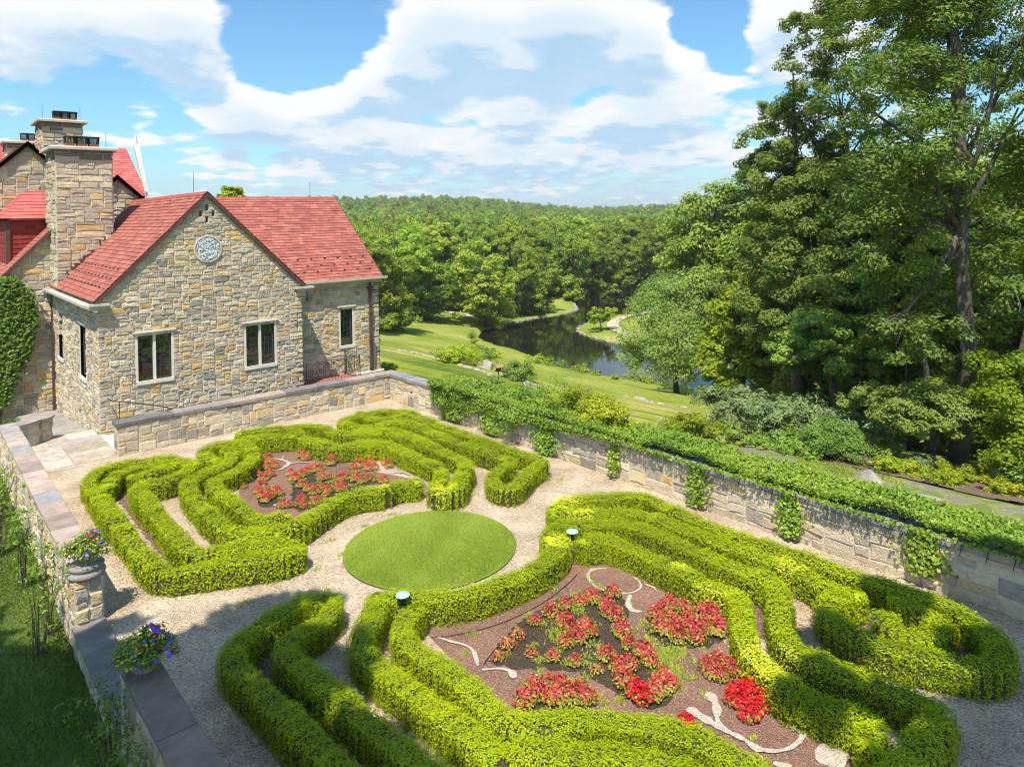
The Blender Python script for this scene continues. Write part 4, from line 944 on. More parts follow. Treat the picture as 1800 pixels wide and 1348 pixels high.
# climbers on the outer face of the left wall
def climber(label, x, y, h, n, mt=None, w=.22):
    root = empty('climbing_plant', (x, y, -.38), label, 'climbing plant', 'climbers along the outside of the left wall')
    rng = np.random.default_rng(int(y * 10)); mb = MB()
    L = []
    for i in range(5):
        dx, dy = rng.normal(0, .08, 2); pts = [(x + dx * .3, y + dy * .3, -.4), (x + dx, y + dy, -.38 + h * .5), (x + dx * 2, y + dy * 2.2, -.38 + h * rng.uniform(.8, 1))]
        mb.tube(pts, [.012, .01, .006], 5)
        for s in np.linspace(.15, 1, 6): L.append((x + dx * 2 * s + rng.normal(0, w * .25), y + dy * 2.2 * s + rng.normal(0, w * .3), -.38 + h * s, w * rng.uniform(.35, .6) * (.6 + .5 * s)))
    mb.tube([(x - .1, y - .1, -.4), (x - .1, y - .1, -.38 + h * .7)], [.008, .008], 4)
    mb.build('stems', M_bark, root); V, v = clumps(L, int(n * .7), .085, rng, 1., 5, .8, .4, .38); link('foliage', raw_mesh('foliage', V, 4, v), root, [mt or M_leafB])
climber('sunlit climbing shrub furthest along the outside of the left wall', 1.85, 22.0, 1.2, 500)
climber('bright leafy climber against the wall, cut by the left edge of the picture', 1.6, 19.6, 1.5, 900)
climber('tall leafy climber with a pale stake in the patch of sun', 1.82, 17.5, 1.5, 620)
climber('shaded glossy climber just beyond the far urn pier', 1.95, 15.2, 1.55, 620)
climber('glossy climber beside the wall at the edge of the grass shade', 1.72, 14.6, 1.35, 420)
climber('dark rose bush against the near wall with tall bud stems', 2.0, 10.5, 1.3, 700, M_leafA, .3)
climber('second rose bush low against the near wall at the bottom edge', 1.95, 9.6, 1.1, 700, M_leafA, .35)
# ------------------------------------------------------------------ the stone house
hs = empty('stone_house', (8.4, 27, 0), 'large stone manor house with steep red tiled roofs and tall chimneys', 'house')
YG = 26.72; XA = 4.92; XB = 12.03; XC = 8.47; ZE = 4.42; ZR = 7.93
rh = np.random.default_rng(17)
def wallpoly(name, pts, nv, depth=.3, mt=None):
    """closed slab behind a planar outline; nv = outward normal"""
    P = np.array(pts, float); nv = np.array(nv, float); n = len(P); mb = MB()
    mb.add(np.concatenate([P, P - nv * depth]), [tuple(range(n)), tuple(range(n, 2 * n))[::-1]] + [(i, i + n, (i + 1) % n + n, (i + 1) % n) for i in range(n)])
    return mb.build(name, mt or M_mortar, hs)
WIN = [(6.11, 1.58, 7.17, 3.12), (9.79, 1.52, 10.87, 3.04)]
def wl(P): return [(q[0], YG, q[1]) for q in P]
gw = empty('gable_wall', (XA, YG, 0), None, None); gw.parent = hs; gw.matrix_parent_inverse = WM(hs).inverted()
# gable wall with real openings: built as a grid of strips
def grid_wall(parent, O, U, V, Nn, Wd, Ht, holes, planes, depth=.28, name='wall_core'):
    O, U, V, Nn = (np.asarray(q, float) for q in (O, U, V, Nn)); us = sorted({0, Wd, *[h[0] for h in holes], *[h[2] for h in holes]}); vs = sorted({0, Ht, *[h[1] for h in holes], *[h[3] for h in holes]})
    mb = MB()
    for i in range(len(us) - 1):
        for j in range(len(vs) - 1):
            x = (us[i] + us[i + 1]) / 2; y = (vs[j] + vs[j + 1]) / 2
            if any(a < x < c and b < y < d for a, b, c, d in holes): continue
            pl = clip([(us[i], vs[j]), (us[i + 1], vs[j]), (us[i + 1], vs[j + 1]), (us[i], vs[j + 1])], planes)
            if len(pl) > 2: mb.add([O + p[0] * U + p[1] * V for p in pl], [tuple(range(len(pl)))])
    for a, b, c, d in holes:
        q = [(a, b), (c, b), (c, d), (a, d)]; V4 = [O + x * U + y * V for x, y in q]; mb.add(V4 + [p - Nn * depth for p in V4], [(i, (i + 1) % 4, (i + 1) % 4 + 4, i + 4) for i in range(4)])
    return mb.build(name, M_mortar, parent)
Wg = XB - XA; sl = (ZR - ZE) / (XC - XA)
gp = [(-sl, 1, ZE + .02), (sl, 1, ZE + .02 + sl * Wg)]
hg = [(a - XA, b, c - XA, d) for a, b, c, d in WIN]
SL = [(XC - XA - .05, 7.38, XC - XA + .04, 7.60), (XC - XA - .27, 7.17, XC - XA - .18, 7.38), (XC - XA + .18, 7.17, XC - XA + .27, 7.38), (XC - XA - .05, 6.95, XC - XA + .04, 7.17)]
hg2 = [(a - .09, b - .0, c + .09, d + .0) for a, b, c, d in hg]
grid_wall(gw, (XA, YG, -.1), (1, 0, 0), (0, 0, 1), (0, -1, 0), Wg, 8.1, [(a, b + .1, c, d + .1) for a, b, c, d in hg] + [(a, b + .1, c, d + .1) for a, b, c, d in SL], [(a, b, c + .1) for a, b, c in gp])
circ = (XC - XA, 5.99 + .1, .52)
stone_face(gw, (XA, YG, -.1), (1, 0, 0), (0, 0, 1), Wg, 8.1, rh, cell=(.105, .092), planes=[(a, b, c + .1) for a, b, c in gp], holes=[(a, b + .1, c, d + .1) for a, b, c, d in hg2] + [(a, b + .1, c, d + .1) for a, b, c, d in SL],
           npart=300, depth=.027, warm=.2, circ=circ, sizes=((3, 2), (4, 2), (3, 1), (4, 1), (2, 2), (2, 1), (3, 2), (5, 2)))
# round plaque
pq = MB(); th = np.linspace(0, 2 * math.pi, 33)[:-1]; rg2 = np.random.default_rng(2)
pc = np.array([XC, YG, 5.99]); V = []
for r_, d_ in ((.49, .0), (.49, .06), (.45, .065), (.45, .02), (.0, .02)): V += [pc + (r_ * math.cos(a), -d_, r_ * math.sin(a)) for a in th] 
pq.add(V, [(k * 32 + i, k * 32 + (i + 1) % 32, (k + 1) * 32 + (i + 1) % 32, (k + 1) * 32 + i) for k in range(4) for i in range(32)])
M_relief = mat('carved_stone', (.62, .66, .68), (.12, .13, .14), 9, .8, 1., 9, .08, .2)
plq = pq.build('round_relief', M_mortar, gw)
pq = MB(); 
for _ in range(110):
    a = rg2.uniform(0, 6.28); q = .40 * math.sqrt(rg2.random()); c_ = pc + (q * math.cos(a), -.035, q * math.sin(a)); a2 = a + 1.57 + rg2.normal(0, .5); L_ = rg2.uniform(.04, .12)
    pq.tube([c_ - (L_ * math.cos(a2), 0, L_ * math.sin(a2)), c_ + (0, -.010, 0), c_ + (L_ * math.cos(a2 + .5), 0, L_ * math.sin(a2 + .5))], [.010, .022, .008], 6)
M_rel2 = mat('pale_relief', (.66, .70, .72), (.5, .54, .56), 9, .8); M_reld = mat('relief_ground', (.56, .60, .62), (.42, .45, .47), 9, .85)
o = pq.build('carving', M_rel2, gw)
mb = MB(); mb.add([pc + (.45 * math.cos(a), -.026, .45 * math.sin(a)) for a in th], [tuple(range(32))]); mb.build('relief_ground', M_reld, gw)

M_lead = mat('window_lead', (.10, .10, .10), (.07, .07, .07), 5, .6)
def window(O, U, Nn, x0, z0, x1, z1, two=True, surround=.085, rows=6, lint=True, cols=3):
    """stone dressed window: frame (part) with sill, mullion, panes and leading under it"""
    O = np.asarray(O, float); U = np.asarray(U, float); Nn = np.asarray(Nn, float); Z = np.array([0, 0, 1.])
    def pt(u, z, d): return O + U * u + Z * z + Nn * d
    def bx(mb, u0, u1, za, zb, d0, d1):
        V = [pt(u, z, d) for d in (d0, d1) for z in (za, zb) for u in (u0, u1)]
        mb.add(V, [(0, 1, 3, 2), (4, 6, 7, 5), (0, 4, 5, 1), (2, 3, 7, 6), (0, 2, 6, 4), (1, 5, 7, 3)])
    s = surround; fr = MB(); bx(fr, x0 - s, x0, z0, z1, -.2, .015); bx(fr, x1, x1 + s, z0, z1, -.2, .015); bx(fr, x0 - s, x1 + s, z1, z1 + .1, -.2, .018)
    if lint: bx(fr, x0 - s - .07, x1 + s + .07, z1 + .1, z1 + .16, -.05, .085)
    f = fr.build('window_frame', M_lime, hs)
    sb = MB(); bx(sb, x0 - s * .8, x1 + s * .8, z0 - .12, z0, -.2, .07); sb.build('sill', M_lime, f)
    xm = (x0 + x1) / 2; pan = [(x0 + .03, xm - .045), (xm + .045, x1 - .03)] if two else [(x0 + .03, x1 - .03)]
    if two: mb = MB(); bx(mb, xm - .045, xm + .045, z0, z1, -.14, -.03); mb.build('mullion', M_lime, f)
    for a, b in pan:
        mb = MB(); bx(mb, a, b, z0 + .03, z1 - .03, -.12, -.11); mb.build('pane', M_glass, f)
        mb = MB()
        for k in range(1, rows): z = z0 + .03 + (z1 - z0 - .06) * k / rows; bx(mb, a, b, z - .0035, z + .0035, -.109, -.102)
        for k in range(1, cols): u = a + (b - a) * k / cols; bx(mb, u - .003, u + .003, z0 + .03, z1 - .03, -.101, -.094)
        for (q0, q1, q2, q3) in ((a - .03, a + .003, z0, z1), (b - .003, b + .03, z0, z1), (a, b, z0, z0 + .035), (a, b, z1 - .035, z1)): bx(mb, q0, q1, q2, q3, -.13, -.09)
        mb.build('leading', M_lead, f)
for a, b, c, d in WIN: window((0, YG, 0), (1, 0, 0), (0, -1, 0), a, b, c, d, cols=3)
# left side wall
lwp = empty('side_wall', (XA, 30, 0), None, None); lwp.parent = hs; lwp.matrix_parent_inverse = WM(hs).inverted()
YL = 35.3; LW = YL - YG
def yl(px): return float(PX(px, 600, XA)[1])
sw = []
for pxa, pxb, zt_, zb_ in ((151.5, 141.5, 3.35, 1.55), (111.5, 104, 3.4, 1.6)):
    ya, yb = sorted((yl(pxa), yl(pxb))); sw.append((YL - yb, zb_, YL - ya, zt_))
# stone_face local u runs from far (y=YL) to near: U=(0,-1,0)
hl = [(a, b + 1.0, c, d + 1.0) for a, b, c, d in sw]
grid_wall(lwp, (XA, YL, -1.0), (0, -1, 0), (0, 0, 1), (-1, 0, 0), LW, ZE + 1.0, hl, [])
stone_face(lwp, (XA, YL, -1.0), (0, -1, 0), (0, 0, 1), LW, ZE + 1.0, rh, cell=(.125, .1), holes=[(a - .08, b - .1, c + .08, d + .1) for a, b, c, d in hl], npart=0, depth=.04, warm=.12)
for a, b, c, d in sw: window((XA, YL, 0), (0, -1, 0), (-1, 0, 0), a, b, c, d, two=False, rows=8, cols=2)
# recess wing: wall facing the garden, gable side hidden
YW = 28.0; XW1 = 16.2
whl = [(14.31 - XB, 1.53, 14.87 - XB, 3.08)]
ww_ = empty('wing_wall', (14, YW, 0), None, None); ww_.parent = hs; ww_.matrix_parent_inverse = WM(hs).inverted()
grid_wall(ww_, (XB, YW, -.4), (1, 0, 0), (0, 0, 1), (0, -1, 0), XW1 - XB, 4.8, [(a, b + .4, c, d + .4) for a, b, c, d in whl], [])
stone_face(ww_, (XB, YW, -.4), (1, 0, 0), (0, 0, 1), XW1 - XB, 4.8, rh, cell=(.115, .1), holes=[(a - .09, b + .4, c + .09, d + .4) for a, b, c, d in whl], npart=0, depth=.034, warm=.18)
window((XB, YW, 0), (1, 0, 0), (0, -1, 0), *whl[0], two=False, rows=5, cols=3)
wallpoly('gable_return', [(XB, YG, -.4), (XB, YW, -.4), (XB, YW, 4.5), (XB, YG, 4.4)], (1, 0, 0), .3)
stone_face(ww_, (XB, YG, -.4), (0, 1, 0), (0, 0, 1), YW - YG, 4.8, rh, npart=0, depth=.03)
zr2 = 8.03; yr2 = 32.2
wallpoly('wing_end_wall', [(XW1, YW, -.6), (XW1, 36.4, -.6), (XW1, 36.4, 4.4), (XW1, yr2, zr2 - .1), (XW1, YW, 4.4)], (1, 0, 0), .3)
stone_face(ww_, (XW1 + .002, YW, -.6), (0, 1, 0), (0, 0, 1), 8.4, 8.6, rh, planes=[(-.87, 1, 5.0), (.87, 1, 5.0 + .87 * 8.4)], npart=0)
mb = MB(); mb.box((14.9, YW - .06, .02), (2.75, .16, .34)); mb.box((14.9, YW - .09, .22), (2.8, .2, .07)); mb.build('plinth', M_lime, hs)
# roofs
def roof(name, O, U, V, Wd, Ln, planes=(), npart=0, under=True, cell=(.33, .18), col=None):
    rt = MB(); O = np.asarray(O, float); U = nrm(np.asarray(U, float)); V = nrm(np.asarray(V, float)); Nn = np.cross(U, V)
    pl = clip([(0, 0), (Wd, 0), (Wd, Ln), (0, Ln)], planes); n = len(pl)
    P = [O + x * U + y * V - Nn * .012 for x, y in pl]; P2 = [p - Nn * .07 for p in P]
    rt.add(P + P2, [tuple(range(n)), tuple(range(n, 2 * n))[::-1]] + [(i, i + n, (i + 1) % n + n, (i + 1) % n) for i in range(n)])
    o = rt.build(name, M_roofbase, hs); kw = {} if col is None else {'col': col}
    shingles(o, O, U, V, Wd, Ln, rh, cell, planes, npart, **kw); return o, O, U, V, Nn
ov = .18; EX = .13
sa = math.hypot(XC - XA + EX, ZR - ZE + sl * EX) 
zlo = ZE - sl * EX + .12
# left slope: U from far to near
vL = np.array([XC - XA + EX, 0, sl * (XC - XA + EX)]); LL = np.linalg.norm(vL)
roof('left_roof_slope', (XA - EX, 37.0, zlo), (0, -1, 0), vL, 37.0 - YG + .1, LL, npart=110)
# right slope of the front gable, cut where it meets the wing roof
vR = np.array([-(XB + EX - XC), 0, sl * (XB + EX - XC)]); roof('right_roof_slope', (XB + EX, YG - .1, zlo), (0, 1, 0), vR, 6.2, LL)
pitch = (zr2 - 4.38) / (yr2 - 27.75); vW = np.array([0, yr2 - 27.75, zr2 - 4.38]); LWg = np.linalg.norm(vW)
# wing roof: drop tiles hidden inside the gable roof (valley line)
xo = XB - .05; kx = (XC - xo) / LWg
roof('wing_roof_slope', (xo - 4, 27.75, 4.38), (1, 0, 0), vW, 16.28 - xo + 4, LWg, planes=[(-1, kx * 1.0, -4 + 0.0)], npart=190)
roof('wing_roof_back', (16.28, 2 * yr2 - 27.75, 4.38), (-1, 0, 0), (0, -(yr2 - 27.75), zr2 - 4.38), 16.28 - XC, LWg)
mb = MB()
for (a, b) in (((XC, YG - .12, ZR + .14), (XC, 37, ZR + .14)), ((XC, yr2, zr2 + .02), (16.3, yr2, zr2 + .02))):
    a, b = np.array(a), np.array(b); n = int(np.linalg.norm(b - a) / .3)
    side = np.array([1, 0, 0]) if a[0] == b[0] else np.array([0, 1, 0])
    for i in range(n):
        p = a + (b - a) * (i + .5) / n; q = (b - a) / n * .98
        e0 = p - q / 2; e1 = p + q / 2; mb.add([e0 - side * .16 - (0, 0, .13), e0 + (0, 0, .01), e0 + side * .16 - (0, 0, .13), e1 - side * .16 - (0, 0, .13), e1 + (0, 0, .01), e1 + side * .16 - (0, 0, .13)], [(0, 1, 4, 3), (1, 2, 5, 4)])
mb.t = [(.34, .065, .05)] * len(mb.f); mb.build('ridge_tiles', M_shingle, hs, col=True)
# verge boards on the front gable, dark
mb = MB()
for sx in (-1, 1):
    x0 = XC + sx * (XC - XA + EX); p0 = np.array([x0, YG - .07, zlo - .06]); p1 = np.array([XC, YG - .07, ZR + .09]); d = nrm(p1 - p0); nn = np.array([-d[2] * sx * -1, 0, abs(d[0])]); nn = np.array([sx * abs(d[2]), 0, abs(d[0])])
    for o_, w_, t_ in ((0, .05, .1), ):
        V = [p0, p1, p1 - (0, 0, .13), p0 - nn * .09]; mb.add([q + (0, -.05, 0) for q in V] + [q + (0, .06, 0) for q in V], [(0, 1, 2, 3), (7, 6, 5, 4), (0, 4, 5, 1), (1, 5, 6, 2), (2, 6, 7, 3), (3, 7, 4, 0)])
mb.build('verge_board', M_copper, hs)
mb = MB()
p0 = np.array([16.3, 27.72, 4.33]); p1 = np.array([16.3, yr2, zr2]); V = [p0, p1, p1 - (0, 0, .14), p0 - (0, 0, .14)]; mb.add([q - (.04, 0, 0) for q in V] + [q + (.05, 0, 0) for q in V], [(3, 2, 1, 0), (4, 5, 6, 7), (0, 1, 5, 4), (3, 7, 6, 2)])
mb.build('verge_board', M_copper, hs)
# snow guards
for name_, O_, U_, V_, rows_ in (('snow_guard', np.array([xo + .5, 27.75, 4.40]), np.array([1, 0, 0]), vW / LWg, [(.55, 0), (.95, .3), (1.35, 0)]), ('snow_guard', np.array([XA - EX, 35, zlo + .02]), np.array([0, -1, 0]), vL / LL, [(.55, 0), (.95, .3), (1.35, 0)])):
    for v_, o_ in rows_:
        for k in range(7 if O_[0] > 6 else 13):
            if O_[0] > 6 and (k * .62 + o_) > 3.9: continue
            c_ = O_ + U_ * (k * .62 + o_ + (.3 if O_[0] > 6 else 0)) + V_ * v_ + np.cross(U_, V_) * .03; mb = MB(); mb.box(c_, (.07, .07, .035)); mb.build(name_, M_dark, hs)
# gutters: moulded stone cornice
def gutter(name, a, b, outv, ret=None):
    a = np.array(a, float); b = np.array(b, float); outv = np.array(outv, float); prof = [(0, -.2), (.1, -.2), (.19, -.13), (.32, -.07), (.40, -.04), (.40, .05), (.34, .05), (.30, -.0), (0, -.0)]
    mb = MB(); n = len(prof); V = [a + outv * x + (0, 0, z) for x, z in prof] + [b + outv * x + (0, 0, z) for x, z in prof]
    mb.add(V, [(i, (i + 1) % n, (i + 1) % n + n, i + n) for i in range(n)] + [tuple(range(n))[::-1], tuple(range(n, 2 * n))]); return mb.build(name, M_gutter, hs)
gutter('gutter', (XA - .02, 35.3, ZE - .13), (XA - .02, YG - .22, ZE - .13), (-1, 0, 0))
gutter('gutter', (XB - .05, YW - .02, 4.36), (16.45, YW - .02, 4.36), (0, -1, 0))
mb = MB()
for x0, x1 in ((XA - .28, XA + .33), (XB - .33, XB + .4)):
    mb.box(((x0 + x1) / 2, YG - .13, ZE - .11), (x1 - x0, .28, .07)); mb.box(((x0 + x1) / 2 + (.06 if x0 < 6 else -.02), YG - .09, ZE - .19), ((x1 - x0) * .72, .2, .1)); mb.box(((x0 + x1) / 2 + (.1 if x0 < 6 else -.1), YG - .06, ZE - .27), ((x1 - x0) * .4, .13, .1))
mb.build('kneeler_stone', M_gutter, hs)
# down pipes
def pipe(name, x, y, z0, z1, hop=True, mt=None, r=.05):
    mb = MB(); mb.box((x, y, (z0 + z1) / 2), (r * 2, r * 2, z1 - z0)); 
    for z in np.arange(z0 + .5, z1, 1.2): mb.box((x, y, z), (r * 2 + .05, r * 2 + .03, .05))
    if hop: mb.lathe((x, y - .02, z1), [(.06, 0), (.09, .08), (.13, .2), (.15, .22), (.15, .26)], 8); mb.box((x, y, z1 + .42), (.07, .07, .34))
    mb.build(name, mt or M_copper, hs)
pipe('down_pipe', 15.72, YW - .1, -.1, 3.72); pipe('down_pipe', XA - .1, 35.1, -.9, 3.5); pipe('conduit', 15.86, YW - .08, -.2, 1.5, False, M_steel, .025); pipe('conduit', 15.94, YW - .08, -.2, 1.45, False, M_steel, .02)
mb = MB(); mb.tube([(12.35, YW - .05, 4.15), (12.75, YW - .05, 4.1), (12.8, YW - .05, 3.95), (12.8, YW - .05, 3.6)], [.02] * 4, 6); mb.build('cable', M_dark, hs)
mb = MB(); mb.box((12.42, YW - .02, 3.72), (.28, .06, .24)); mb.build('wall_hole', M_dark, ww_)  # dark box added for a hole in the wall, its shade put into colour
# patio and railing in the recess
bp = MB(); bp.box((13.35, 27.2, .14), (2.55, 1.56, .3)); bp.build('patio_bed', M_mortar, hs)
bt = empty('patio_floor', (13.3, 27.2, .3), None, None); bt.parent = hs; bt.matrix_parent_inverse = WM(hs).inverted()
for i in range(9):
    for j in range(5):
        mb = MB(); mb.box((12.09 + .28 * i + .14, 26.47 + .3 * j + .15, .3), (.268, .288, .03)); mb.build('patio_tile', M_tile, bt)
rl_ = empty('iron_railing', (13.3, 26.6, .3), 'black wrought iron railing with curled bars around the red tiled patio', 'railing')
def rail(name, a, b, k):
    a = np.array(a); b = np.array(b); mb = MB()
    for z in (.08, .9, .96): mb.bar(a + (0, 0, z), b + (0, 0, z), .013, n=5)
    mb.build(name, M_dark, rl_)
    for i in range(k + 1):
        p = a + (b - a) * i / k; bb = MB()
        if i in (0, k): bb.bar(p, p + (0, 0, 1.02), .02, n=6); bb.build('rail_post', M_dark, rl_); continue
        d = nrm(b - a); s = .05 * (1 if i % 2 else -1)
        bb.tube([p + (0, 0, .06), p + (0, 0, .3), p + d * s + (0, 0, .45), p + (0, 0, .6), p + d * s * .9 + (0, 0, .8), p + d * s * -.4 + (0, 0, .88)], [.008] * 6, 5); bb.build('baluster', M_dark, rl_)
rail('rail', (12.1, 26.62, .3), (14.45, 26.62, .3), 17); rail('rail', (14.45, 26.62, .3), (14.45, 27.9, .3), 10)
# stair hand rail by the gable
hr = empty('hand_rail', (5.3, 25.6, .9), 'thin black hand rail of the sunken steps behind the low wall', 'hand rail')
mb = MB(); mb.tube([(5.15, 26.6, 1.2), (5.2, 26.0, 1.22), (5.5, 25.7, 1.2), (6.6, 25.6, .85), (7.6, 25.6, .3)], [.018] * 5, 6); mb.build('rail', M_dark, hr)
mb = MB(); mb.bar((5.35, 25.9, 0), (5.35, 25.9, 1.2), .014, n=6); mb.build('rail_post', M_dark, hr)

# ---- chimneys and the rear ranges
def flue_caps(parent, x0, x1, y, z, k, blue=True):
    w = (x1 - x0) / k
    for i in range(k):
        c = x0 + w * (i + .5); mb = MB(); mb.box((c, y, z + .07), (w * .78, .42, .22)); f = mb.build('flue', M_terra, parent)
        mb = MB(); mb.box((c, y, z + .46), (w * .95, .55, .03))
        for sx in np.linspace(-.42, .42, 7): 
            for sy in (-.24, .24): mb.bar((c + sx * w * .9, y + sy, z + .16), (c + sx * w * .98, y + sy, z + .45), .012)
        for sy in np.linspace(-.24, .24, 5):
            for sx in (-.42, .42): mb.bar((c + sx * w * .9, y + sy, z + .16), (c + sx * w * .98, y + sy, z + .45), .012)
        mb.build('flue_cage', M_dark, f)
def chimney(x0, x1, y0, y1, z0, z1, npart=0, caps=3, ov=.22, cell=(.17, .13), name='chimney', capx=None):
    ch = empty(name, ((x0 + x1) / 2, (y0 + y1) / 2, z0), None, None); ch.parent = hs; ch.matrix_parent_inverse = WM(hs).inverted()
    mb = MB(); mb.box(((x0 + x1) / 2, (y0 + y1) / 2, (z0 + z1) / 2), (x1 - x0, y1 - y0, z1 - z0)); mb.build('chimney_core', M_mortar, ch)
    s = ((3, 2), (2, 2), (4, 2), (3, 1), (4, 1), (2, 1), (5, 2))
    stone_face(ch, (x0, y0, z0), (1, 0, 0), (0, 0, 1), x1 - x0, z1 - z0, rh, cell=cell, sizes=s, npart=npart, depth=.035, warm=.14, dark_above=z1 - z0 - .38)
    stone_face(ch, (x0, y1, z0), (0, -1, 0), (0, 0, 1), y1 - y0, z1 - z0, rh, cell=cell, sizes=s, depth=.04, warm=.1, dark_above=z1 - z0 - .38)
    stone_face(ch, (x1, y0, z0), (0, 1, 0), (0, 0, 1), y1 - y0, z1 - z0, rh, cell=cell, sizes=s, depth=.03, warm=.1)
    mb = MB(); mb.prism([(x0 - ov, y0 - ov), (x1 + ov, y0 - ov), (x1 + ov, y1 + ov), (x0 - ov, y1 + ov)], z1 + .0, z1 + .14, .05); mb.build('cap_stone', M_gutter, ch)
    a, b = capx or (x0 + (x1 - x0) * .3, x0 + (x1 - x0) * .92); flue_caps(ch, a, b, y0 + .5, z1 + .12, caps); return ch
c1 = chimney(4.86, 6.93, 34.0, 36.2, 2.5, 10.05, 0, 3, capx=(5.25, 6.55))
# stepped flashing
mb = MB()
for i in range(14):
    x = 4.95 + i * .15; z = zlo + sl * (x - XA + EX) + .1; mb.box((x, 33.985, z), (.16, .03, .26 if i % 2 else .2))
mb.build('stepped_flashing', M_copper, c1)
c2_ = chimney(5.35, 7.05, 41, 43, 6, 12.0, 0, 3)
c3_ = chimney(4.4, 6.6, 46, 47.5, 9, 11.35, 0, 4)
# rear cross wing, gable to the camera
rw_ = empty('rear_wing_wall', (2, 35.4, 0), None, None); rw_.parent = hs; rw_.matrix_parent_inverse = WM(hs).inverted()
a_ = PY(85, 410, 35.4); b_ = PY(0, 490, 35.4); s2 = (a_[2] - b_[2]) / (a_[0] - b_[0])
XR0 = -3.0; zc0 = a_[2] - s2 * (a_[0] - XR0)
wallpoly('wall_core', [(XR0, 35.4, -1.2), (XA, 35.4, -1.2), (XA, 35.4, a_[2] + s2 * (XA - a_[0])), (b_[0] - 3, 35.4, b_[2] - 3 * s2), (XR0, 35.4, b_[2] - 3 * s2)], (0, -1, 0), .3)
stone_face(rw_, (XR0, 35.4, -1.2), (1, 0, 0), (0, 0, 1), XA - XR0, 8.6, rh, cell=(.16, .13), planes=[(-s2, 1, a_[2] + 1.2 - s2 * (a_[0] - XR0) - .02)], depth=.035, warm=.14)
vr = np.array([1, 0, s2]); p0 = np.array([b_[0] - 3, 35.25, b_[2] - 3 * s2 + .06])
roof('rear_wing_roof', (p0[0], 43, p0[2]), (0, -1, 0), vr, 7.7, (XA - p0[0]) * math.hypot(1, s2) + .3)
mb = MB(); e_ = p0 + vr * (XA - p0[0]); mb.add([p0 + (0, -.05, .02), e_ + (0, -.05, .02), e_ + (0, -.05, -.16), p0 + (0, -.05, -.16), p0 + (0, .1, .02), e_ + (0, .1, .02), e_ + (0, .1, -.16), p0 + (0, .1, -.16)], [(0, 3, 2, 1), (0, 1, 5, 4), (3, 7, 6, 2)]); mb.build('verge_board', M_copper, hs)
# tile hung dormer with hipped roof
dz = 7.25; dm = empty('dormer', (4, 37, 6), None, None); dm.parent = hs; dm.matrix_parent_inverse = WM(hs).inverted()
DX0 = 3.5; mb = MB(); mb.box(((DX0 + 7) / 2, 38.5, 5.8), (7 - DX0, 3.0, 2.9)); mb.build('dormer_core', M_roofbase, dm)
DC = ((.25, .035, .028), (.21, .03, .025), (.28, .045, .035))
shingles(dm, (DX0, 36.99, 4.4), (1, 0, .0), (0, 0, 1), 2.2, 2.85, rh, (.3, .2), (), 0, DC); shingles(dm, (DX0 - .01, 40, 4.4), (0, -1, 0), (0, 0, 1), 3.0, 2.85, rh, (.3, .2), (), 0, DC)
mb = MB(); mb.box((DX0 + .02, 36.97, 5.8), (.16, .16, 2.9)); mb.box((DX0 + 1.5, 36.9, dz - .02), (3.6, .3, .06)); mb.box((DX0 - .1, 38.4, dz - .02), (.3, 3.3, .06)); mb.build('dormer_trim', M_copper, dm)
hv = np.array([.0, 1.55, 1.25]); roof('dormer_roof', (DX0 - .25, 36.8, dz), (1, 0, 0), hv, 3.4, np.linalg.norm(hv), planes=[(-1, .55, .0)], cell=(.45, .24), col=((.52, .13, .11), (.46, .11, .10)))
roof('dormer_roof', (DX0 - .25, 40, dz), (0, -1, 0), (1.1, 0, 1.25), 3.2, 1.66, planes=[(1, .93, 3.2)], cell=(.45, .24), col=((.52, .13, .11), (.46, .11, .10)))
# upper rear gable
ap = PY(48, 253, 40); rr_ = PY(75, 278, 40); s3 = (ap[2] - rr_[2]) / (rr_[0] - ap[0]); s3 = 1.0; ug = empty('upper_gable_wall', (ap[0], 40, 8), None, None); ug.parent = hs; ug.matrix_parent_inverse = WM(hs).inverted()
HWd = 3.2; wallpoly('wall_core', [(ap[0] - HWd, 40, 5), (ap[0] + HWd, 40, 5), (ap[0] + HWd, 40, ap[2] - HWd * s3), (ap[0], 40, ap[2]), (ap[0] - HWd, 40, ap[2] - HWd * s3)], (0, -1, 0), .3)
stone_face(ug, (ap[0] - HWd, 40, 6), (1, 0, 0), (0, 0, 1), 2 * HWd, ap[2] - 6, rh, cell=(.16, .13), planes=[(-s3, 1, ap[2] - 6 - HWd * s3), (s3, 1, ap[2] - 6 + HWd * s3)], depth=.035, warm=.14)
for sx in (-1, 1):
    q0 = np.array([ap[0] + sx * (HWd + .2), 39.85, ap[2] - (HWd + .2) * s3 + .08]); vv = np.array([-sx, 0, s3]); ln_ = (HWd + .2) * math.hypot(1, s3)
    if sx < 0: roof('upper_roof_slope', (q0[0], 46, q0[2]), (0, -1, 0), vv, 6.15, ln_)
    else: roof('upper_roof_slope', (q0[0], 39.85, q0[2]), (0, 1, 0), vv, 6.15, ln_)
    mb = MB(); e_ = q0 + vv * (HWd + .2); Q = [q0 + (0, -.05, .04), e_ + (0, -.05, .04), e_ + (0, -.05, -.2), q0 + (0, -.05, -.14)]; mb.add(Q + [q + (0, .12, 0) for q in Q], [(0, 1, 2, 3), (3, 2, 1, 0), (0, 4, 5, 1), (2, 6, 7, 3)]); mb.build('verge_board', M_dark, hs)
